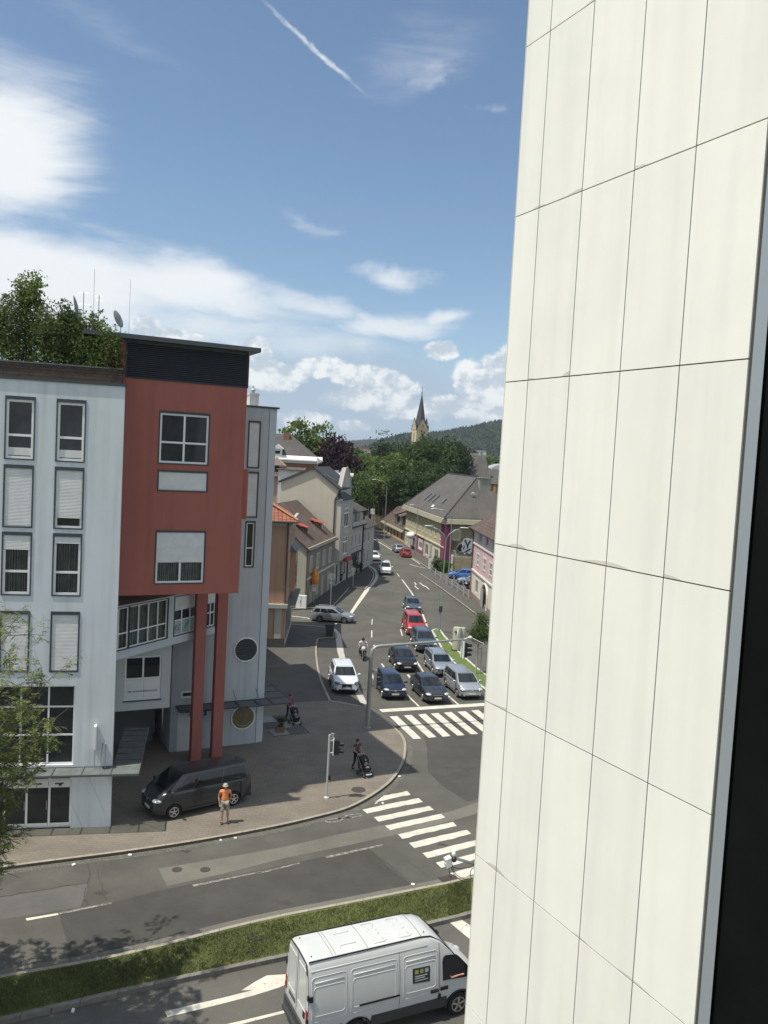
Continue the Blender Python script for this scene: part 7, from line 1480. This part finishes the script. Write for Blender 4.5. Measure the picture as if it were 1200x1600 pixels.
# young tree on the island, with stakes
b = at(745, 1052, .1); r = np.random.RandomState(8); yt = thing('young_tree', 'young tree with a pale trunk and stake on the narrow green island', 'tree', (b.x, b.y, .08))
cr_ = clumps(r, [(.05, 0, 3.3, .75, .75, .8), (.2, .1, 4.1, .62, .62, .75), (-.35, 0, 3.0, .5, .5, .5), (.5, 0, 3.1, .5, .5, .55), (.1, 0, 4.75, .35, .35, .4)], 5200, 20, .3, .2); link('crown', leaves_mesh('crown', cr_, .062, 8, L_mid), yt)
q = MB(); q.tube([(-.1, 0, 0), (-.05, 0, 1.2), (.02, 0, 2.6), (.1, .05, 4.2)], [.07, .06, .05, .02], 8); [q.tube([(0, 0, 2.3+.2*i), (.5*math.cos(i*2.1), .5*math.sin(i*2.1), 3+.25*i)], [.025, .008], 5) for i in range(6)]; q.build('trunk', mat('bark_pale', (.38, .36, .3), .9, var=.25, ns=8), yt); q = MB(); q.tube([(.28, .05, 0), (.28, .05, 2.2)], .03, 6); q.box(-.05, .28, .03, .06, 2.0, 2.06); q.build('stake', mat('stake_wood', (.3, .25, .17), .9), yt)
def bush(name, label, X, Y, z, R, Hh, leaf, n, size, seed, cat='shrub', group=None):
    r = np.random.RandomState(seed); T_ = thing(name, label, cat, (X, Y, z), 0, group); bl = [(0, 0, Hh*.55, R*.8, R*.8, Hh*.45), (0, 0, Hh*.2, R*.85, R*.7, Hh*.22)]+[(r.uniform(-.5, .5)*R, r.uniform(-.5, .5)*R, Hh*r.uniform(.3, .95), R*.45, R*.45, Hh*.22) for _ in range(5)]
    link('foliage', leaves_mesh('foliage', clumps(r, bl, n, 18, .3, .25), size, seed, leaf), T_)
    q = MB(); [q.tube([(0, 0, 0), (R*.3*math.cos(i*1.3), R*.3*math.sin(i*1.3), Hh*.4), (R*.6*math.cos(i*1.3), R*.6*math.sin(i*1.3), Hh*.8)], [.035, .025, .01], 5) for i in range(6)]; q.build('stem', bark, T_); return T_
wd = lambda x, y: (-11.32+x*math.cos(RAD(12))-y*math.sin(RAD(12)), 35.65+x*math.sin(RAD(12))+y*math.cos(RAD(12)))
Pl = thing('roof_planter', 'long brown weathered planter along the roof edge of the grey wing', 'planter', (*wd(0, 0), 19.45), RAD(12)); q = MB(); q.box(-13, -.25, .9, 1.5, 0, .78); q.build('box', mat('planter_wood', (.075, .055, .042), .9, brick=(.9, .13, (.06, .045, .036), (.025, .02, .018), .012, .5), plane='xz', var=.35, ns=4), Pl); q = MB(); q.box(-13, -.22, .86, 1.54, .78, .84); q.build('rim', mat('rim_grey', (.12, .125, .12), .8, var=.2), Pl)
GS = 'shrubs of the roof garden'
for i, (px, ytop, R, leaf, dy, lb) in enumerate([(28, 436, .75, L_lin, 2.2, 'tallest pale green roof shrub, pointed, at the left edge of the roof garden'), (2, 470, .9, L_shrub, 1.9, 'roof shrub cut by the left edge of the picture'), (62, 482, .85, L_shrub, 1.8, 'rounded roof shrub right of the tallest one'), (96, 484, .75, L_mid, 2.0, 'dense roof shrub in the middle of the garden'), (126, 503, .75, L_shrub, 1.8, 'roof shrub just below the large tilted dish'), (158, 516, .65, L_lin, 1.6, 'last rounded roof shrub hanging over the planter end by the red wall')]):
    d = ray(px, ytop); x0 = px/195*5-5; X, Y = wd(x0-.1, dy); k = math.hypot(X, Y)/math.hypot(d.x, d.y); top = H+d.z*k; bush('roof_shrub', lb, X, Y, 20.1, R*1.0, top-19.9, leaf, 5800, .06, 20+i, group=GS)
bush('roof_shrub', 'low brownish shrub spilling over the right end of the roof planter', *wd(-.75, 1.35), 19.9, .55, 1.5, leafm('leaf_olive', (.085, .085, .03)), 3500, .05, 31, group=GS)
X, Y = wd(-9.5, 2); bush('roof_shrub', 'roof shrub beyond the left edge of the picture', X, Y, 20.2, .9, 3, L_shrub, 2500, .07, 41, group=GS)
for i, (px, py, rr_, lb) in enumerate([(677, 889, 1.0, 'dark bush at the magenta corner of the olive house'), (688, 893, 1.1, 'green bush by the yard entrance right of the magenta corner'), (700, 884, 1.0, 'bush in front of the small ground floor window of the olive house')]):
    b = at(px+8, py+3, .1); bush('garden_bush', lb, b.x, b.y+1.0, .1, rr_, 1.9, L_mid if i else L_dark, 1400, .12, 60+i)
bush('garden_bush', 'little shrub growing in the terracotta planter box', -5.55, 49.3, .45, .28, .6, L_dark, 600, .04, 77)
for i, (px, py) in enumerate([(556, 897), (562, 894)]): b = at(px, py, .12); bush('potted_shrub', ['dark potted shrub under the scrollwork, nearer one', 'dark potted shrub under the scrollwork, farther one'][i], b.x, b.y, .12, .5, 1.5, L_con, 700, .08, 80+i)
# dishes and aerials
def dish(label, px, py, Y, R, rz, base, tilt=.5):
    d = ray(px, py); k = Y/d.y; X = d.x*k; Z = H+d.z*k; D = thing('satellite_dish', label, 'satellite dish', (X, Y, base)); q = MB(); q.tube([(0, 0, 0), (0, 0, Z-base)], .03, 8); q.build('mast', metal, D)
    M_ = Matrix.Translation((0, 0, Z-base)) @ Matrix.Rotation(rz, 4, 'Z') @ Matrix.Rotation(tilt, 4, 'Y'); q = MB(); rows = []
    for i in range(6):
        rr2 = R*i/5; rows.append([tuple(M_ @ Vector((.22*rr2*rr2/R+.06, rr2*math.cos(a), rr2*math.sin(a)*1.05))) for a in [2*PI*j/20 for j in range(20)]])
    q.grid(rows, closed=True); q.build('reflector', mat('dish_grey', (.2, .21, .22), .5, var=.1), D, smooth=True); q = MB(); f_ = M_ @ Vector((R*.95, 0, -R*.5)); q.tube([tuple(M_ @ Vector((.06, 0, -R))), tuple(f_)], .015, 6); q.ball(f_, .06); q.build('feed_arm', black, D); return D
dish('large grey satellite dish seen edge-on above the roof shrubs', 125, 483, 37.9, .6, RAD(196), 19.4, .15)
dish('dark satellite dish with a feed arm on the roof of the red box', 189, 497, 47, .48, RAD(170), 22.4, .35)
def aerial(label, px, pytop, Y, base, rods):
    d = ray(px, pytop); k = Y/d.y; A = thing('aerial', label, 'aerial', (d.x*k, Y, base)); h_ = H+d.z*k-base; q = MB(); q.tube([(0, 0, 0), (0, 0, h_)], .022 if rods else .01, 6); q.build('mast', metal, A)
    if rods: q = MB(); [q.tube([(-w_, 0, h_-z), (w_, 0, h_-z)], .01, 5) for z, w_ in rods]; q.build('rod', metal, A)
aerial('roof aerial mast with two cross rods left of the others', 131, 456, 41, 19.4, [(.05, .25), (.6, .4), (1.4, .25)]); aerial('roof aerial mast with short rods nearest the red box', 155, 461, 41, 19.4, [(.05, .2), (.25, .15)])
aerial('thin whip aerial, the tall left one above the roof shrubs', 148, 420, 41.5, 19.4, None); aerial('thin whip aerial beside the dark dish', 204, 437, 47, 22.4, None)

# ------------------------------------------------------------------ roadside tree at the left edge
def near_tree():
    r = random.Random(12); T_ = thing('roadside_tree', 'tree with feathery leaves on the grass median reaching in from the left edge', 'tree', (-15.2, 21.3, .05)); lv = []; q = MB()
    q.tube([(0, 0, 0), (.05, .05, 2.5), (0, 0, 5.2), (.1, 0, 8)], [.2, .16, .13, .07], 10)
    tips = []
    def inside(p, e=0.):
        reach = float(np.interp(p.z, [1, 4, 5, 6.3, 7.4, 8.6, 10.3, 11.9, 12.6], [2.4, 5.3, 5.7, 6.0, 6.3, 7.0, 7.6, 6.4, 3])); return math.hypot(p.x, p.y) < reach+e
    def twig(p, d, L, rad, lvl):
        p = Vector(p); pts_ = [p]; d = Vector(d).normalized(); n = 5
        for i in range(n):
            d = (d+Vector((r.gauss(0, .13), r.gauss(0, .13), r.gauss(0, .10)-.02*(lvl > 1)))).normalized(); p = p+d*L/n; pts_.append(p)
        if lvl > 0 and not inside(pts_[-1], r.uniform(-.3, .35)): return
        q.tube(pts_, [max(.003, rad*(1-i/(n+1))) for i in range(n+1)], 6 if lvl < 2 else 4)
        if lvl < 3:
            kids = (7, 6, 5)[lvl]
            for k in range(kids):
                t = .3+.7*(k+r.random())/kids; i = min(int(t*n), n-1); b = pts_[i].lerp(pts_[i+1], t*n-i); side = Vector((r.gauss(0, 1), r.gauss(0, 1), r.gauss(0, .5))).cross(d).normalized(); nd = (d*.75+side*.8+Vector((0, 0, .12))).normalized(); twig(b, nd, L*r.uniform(.38, .55), rad*.45, lvl+1)
        if lvl >= 2:
            for k in range(4 if lvl == 3 else 3):
                t = (k+1)/6; i = min(int(t*n), n-1); b = pts_[i].lerp(pts_[i+1], min(1, t*n-i)); a = Vector((r.gauss(0, 1), r.gauss(0, 1), -.25)).normalized(); lv.append((b, (d*.6+a).normalized(), r.uniform(.16, .26)))
    az0 = 0
    for i in range(15):
        a = i*2.4+r.uniform(-.3, .3); z = 3.0+i*.42; e = r.uniform(.05, .45)+(.3 if i > 10 else 0); twig((0, 0, min(z, 7.6)), (math.cos(a)*math.cos(e), math.sin(a)*math.cos(e), math.sin(e)), r.uniform(3.6, 5.0)*(1 if i < 11 else .8), .06, 0)
    for a, e, z, L in ((.05, .42, 6.4, 6.2), (-.1, .3, 7.2, 5.8), (.25, .45, 7.0, 5.8), (-.3, .15, 6.2, 5.2), (.1, .1, 5.2, 4.6), (.45, .1, 4.4, 4.0), (-.5, .4, 6.8, 5.6), (-.15, .55, 7.4, 5.0), (.4, .25, 6.4, 5.4), (-.15, -.05, 4.6, 4.9), (.15, -.1, 4.9, 4.9), (-.35, .0, 4.2, 4.7)): twig((0, 0, z), (math.cos(a)*math.cos(e), math.sin(a)*math.cos(e), math.sin(e)), L*1.14, .06, 0)
    q.build('trunk', bark, T_, smooth=True)
    vs = []; fs = []
    for b, d, L in lv:
        s = d.cross(Vector((0, 0, 1)))
        if s.length < .1: continue
        s.normalize(); dr = Vector((0, 0, -.35))
        for k in range(6):
            t = (k+.5)/6; c = b+d*L*t+dr*L*t*t
            for sg in (1, -1):
                o = (s*sg+d*.35+Vector((0, 0, -.15+r.uniform(-.2, .2)))).normalized(); l = .085*r.uniform(.7, 1.25)*(1-.35*abs(t-.4)); w_ = d*l*.27; n = len(vs); vs += [c, c+o*l*.5+w_, c+o*l, c+o*l*.5-w_]; fs.append((n, n+1, n+2, n+3))
    me = bpy.data.meshes.new('crown'); me.from_pydata([tuple(v) for v in vs], [], fs); me.materials.append(leafm('leaf_feather', (.135, .175, .05), .4)); link('crown', me, T_); print('near tree leaves', len(fs))
near_tree()

# ------------------------------------------------------------------ hills, forest, far houses
def hill(name, prof, D, depth, m_, n_tr, th, label, seed):
    # prof: silhouette pixels; the ground rises from the valley to the crest at distance D
    r = random.Random(seed); cols = []
    for px, py in prof: d = ray(px, py); k = D/d.y; cols.append((d.x*k, H+d.z*k))
    mb = MB(); rows = []; ts = [0, .25, .5, .75, .9, 1, 1.25, 1.6]
    f = [0.0, .22, .5, .80, .94, 1, .85, .4]
    for t, g in zip(ts, f): rows.append([(x*(D-depth*(1-t))/D, D-depth*(1-t), -2+(z-th*.55+2)*g) for x, z in cols])
    mb.grid(rows); structure(name, mb, m_, smooth=True)
    vs = []; fs = []
    for _ in range(n_tr):
        i = r.randrange(len(cols)-1); u = r.random(); t = r.random()**.6*1.08; x = cols[i][0]+(cols[i+1][0]-cols[i][0])*u; z = cols[i][1]+(cols[i+1][1]-cols[i][1])*u; g = float(np.interp(t, ts, f)); y = D-depth*(1-t); xx = x*y/D; zz_ = -2+(z-th*.55+2)*g; h_ = th*r.uniform(.55, 1.15); w_ = h_*r.uniform(.2, .36); n = len(vs)
        if r.random() < .45:   # pointed conifer
            vs += [(xx+w_*math.cos(a), y+w_*math.sin(a), zz_+.1*h_) for a in (0, 1.257, 2.513, 3.77, 5.027)]+[(xx, y, zz_+h_)]; fs += [(n+k, n+(k+1) % 5, n+5) for k in range(5)]
        else:
            w_ *= 1.5; h_ *= .8; vs += [(xx+w_*math.cos(a), y+w_*math.sin(a), zz_+.3*h_) for a in (0, 1.257, 2.513, 3.77, 5.027)]+[(xx+w_*.7*math.cos(a+.6), y+w_*.7*math.sin(a+.6), zz_+.75*h_) for a in (0, 1.257, 2.513, 3.77, 5.027)]+[(xx, y, zz_+h_)]
            for k in range(5): fs += [(n+k, n+(k+1) % 5, n+5+(k+1) % 5, n+5+k), (n+5+k, n+5+(k+1) % 5, n+10)]
    me = bpy.data.meshes.new('forest'); me.from_pydata(vs, [], fs); me.materials.append(mat('forest_leaf', (.014, .029, .013), .9, var=.35, ns=.012, island=.4)); tag(link('forest', me), label, 'forest', kind='stuff')
soil = mat('hill_green', (.03, .055, .02), .95, var=.35, ns=.01)
hill('hills', [(380, 690), (470, 690), (540, 691), (556, 690), (575, 688), (592, 688), (606, 690), (640, 695), (700, 700), (800, 700)], 3200, 900, soil, 9000, 16, 'far blue-green wooded ridge on the horizon left of the church', 1)
hill('hills', [(560, 705), (585, 698), (597, 691), (612, 686), (628, 682), (645, 681), (662, 680), (690, 678), (705, 676), (722, 672), (740, 669), (757, 665), (775, 661), (800, 657), (880, 650), (960, 655), (1040, 668), (1130, 680), (1250, 690), (1400, 700)], 1500, 620, soil, 19000, 15, 'dark wooded hillside rising to the right behind the church', 2)
def far_house(px, py, Y, wd_, h_, col, roofc, label, ang=0.):
    d = ray(px, py); k = Y/d.y; z = H+d.z*k; B = thing('hillside_house', label, 'house', (d.x*k, Y, z-h_), RAD(ang)); m1 = plaster('far_wall_%s' % col[0], col[1]); q = MB(); q.box(-wd_/2, wd_/2, 0, wd_*.8, -30, h_*.6); q.build('wall', m1, B); q = MB(); q.ext([(-wd_/2-.6, -.6, h_*.6), (wd_/2+.6, -.6, h_*.6), (0, -.6, h_*1.05)], (0, wd_*.8+1.2, 0)); q.build('roof', roofc, B)
    q = MB(); [q.box(-wd_*.35+i*wd_*.28, -wd_*.35+i*wd_*.28+wd_*.13, -.1, 0, h_*.1, h_*.38) for i in range(3)]; q.build('window', mat('dim_glass', (.2, .2, .19), .2, var=.2), B)
fw = ('white', (.6, .6, .56)); fp = ('pink', (.5, .3, .24)); fy = ('cream', (.55, .5, .38))
far_house(737, 700, 900, 16, 13, fy, slate, 'pale tower-like house half way up the wooded hill'); far_house(745, 698, 930, 22, 9, fw, slate, 'wide white house on the wooded hill right of the pale tower-like house'); far_house(724, 708, 700, 26, 7, fw, slate, 'row of white gabled houses at the foot of the wooded hill')
far_house(758, 715, 520, 14, 9, fp, tile_red, 'pink house with a red roof below the wooded hill'); far_house(768, 718, 480, 18, 7, fy, tile_red, 'cream house with a red roof just left of the tiled wall'); far_house(752, 722, 420, 12, 7, fw, slate, 'white house with a grey roof above the church hall aisle')
far_house(566, 697, 900, 18, 8, fy, tile_red, 'tiny cream house with a red roof on the slope left of the poplars'); far_house(556, 700, 800, 14, 8, fw, slate, 'tiny white house far behind the copper beech')
# ------------------------------------------------------------------ air
q = MB(); q.box(-3600, 3600, -700, 5200, -1.45, 330); hz_o = q.build('haze', bpy.data.materials.new('haze_air')); hz_o['kind'] = 'stuff'
M_ = hz_o.data.materials[0]; M_.use_nodes = True; n_ = M_.node_tree.nodes; n_.remove(n_['Principled BSDF']); v_ = n_.new('ShaderNodeVolumePrincipled'); v_.inputs['Color'].default_value = (.75, .85, 1.0, 1); v_.inputs['Density'].default_value = .0001; v_.inputs['Anisotropy'].default_value = .2; M_.node_tree.links.new(v_.outputs[0], n_['Material Output'].inputs['Volume'])
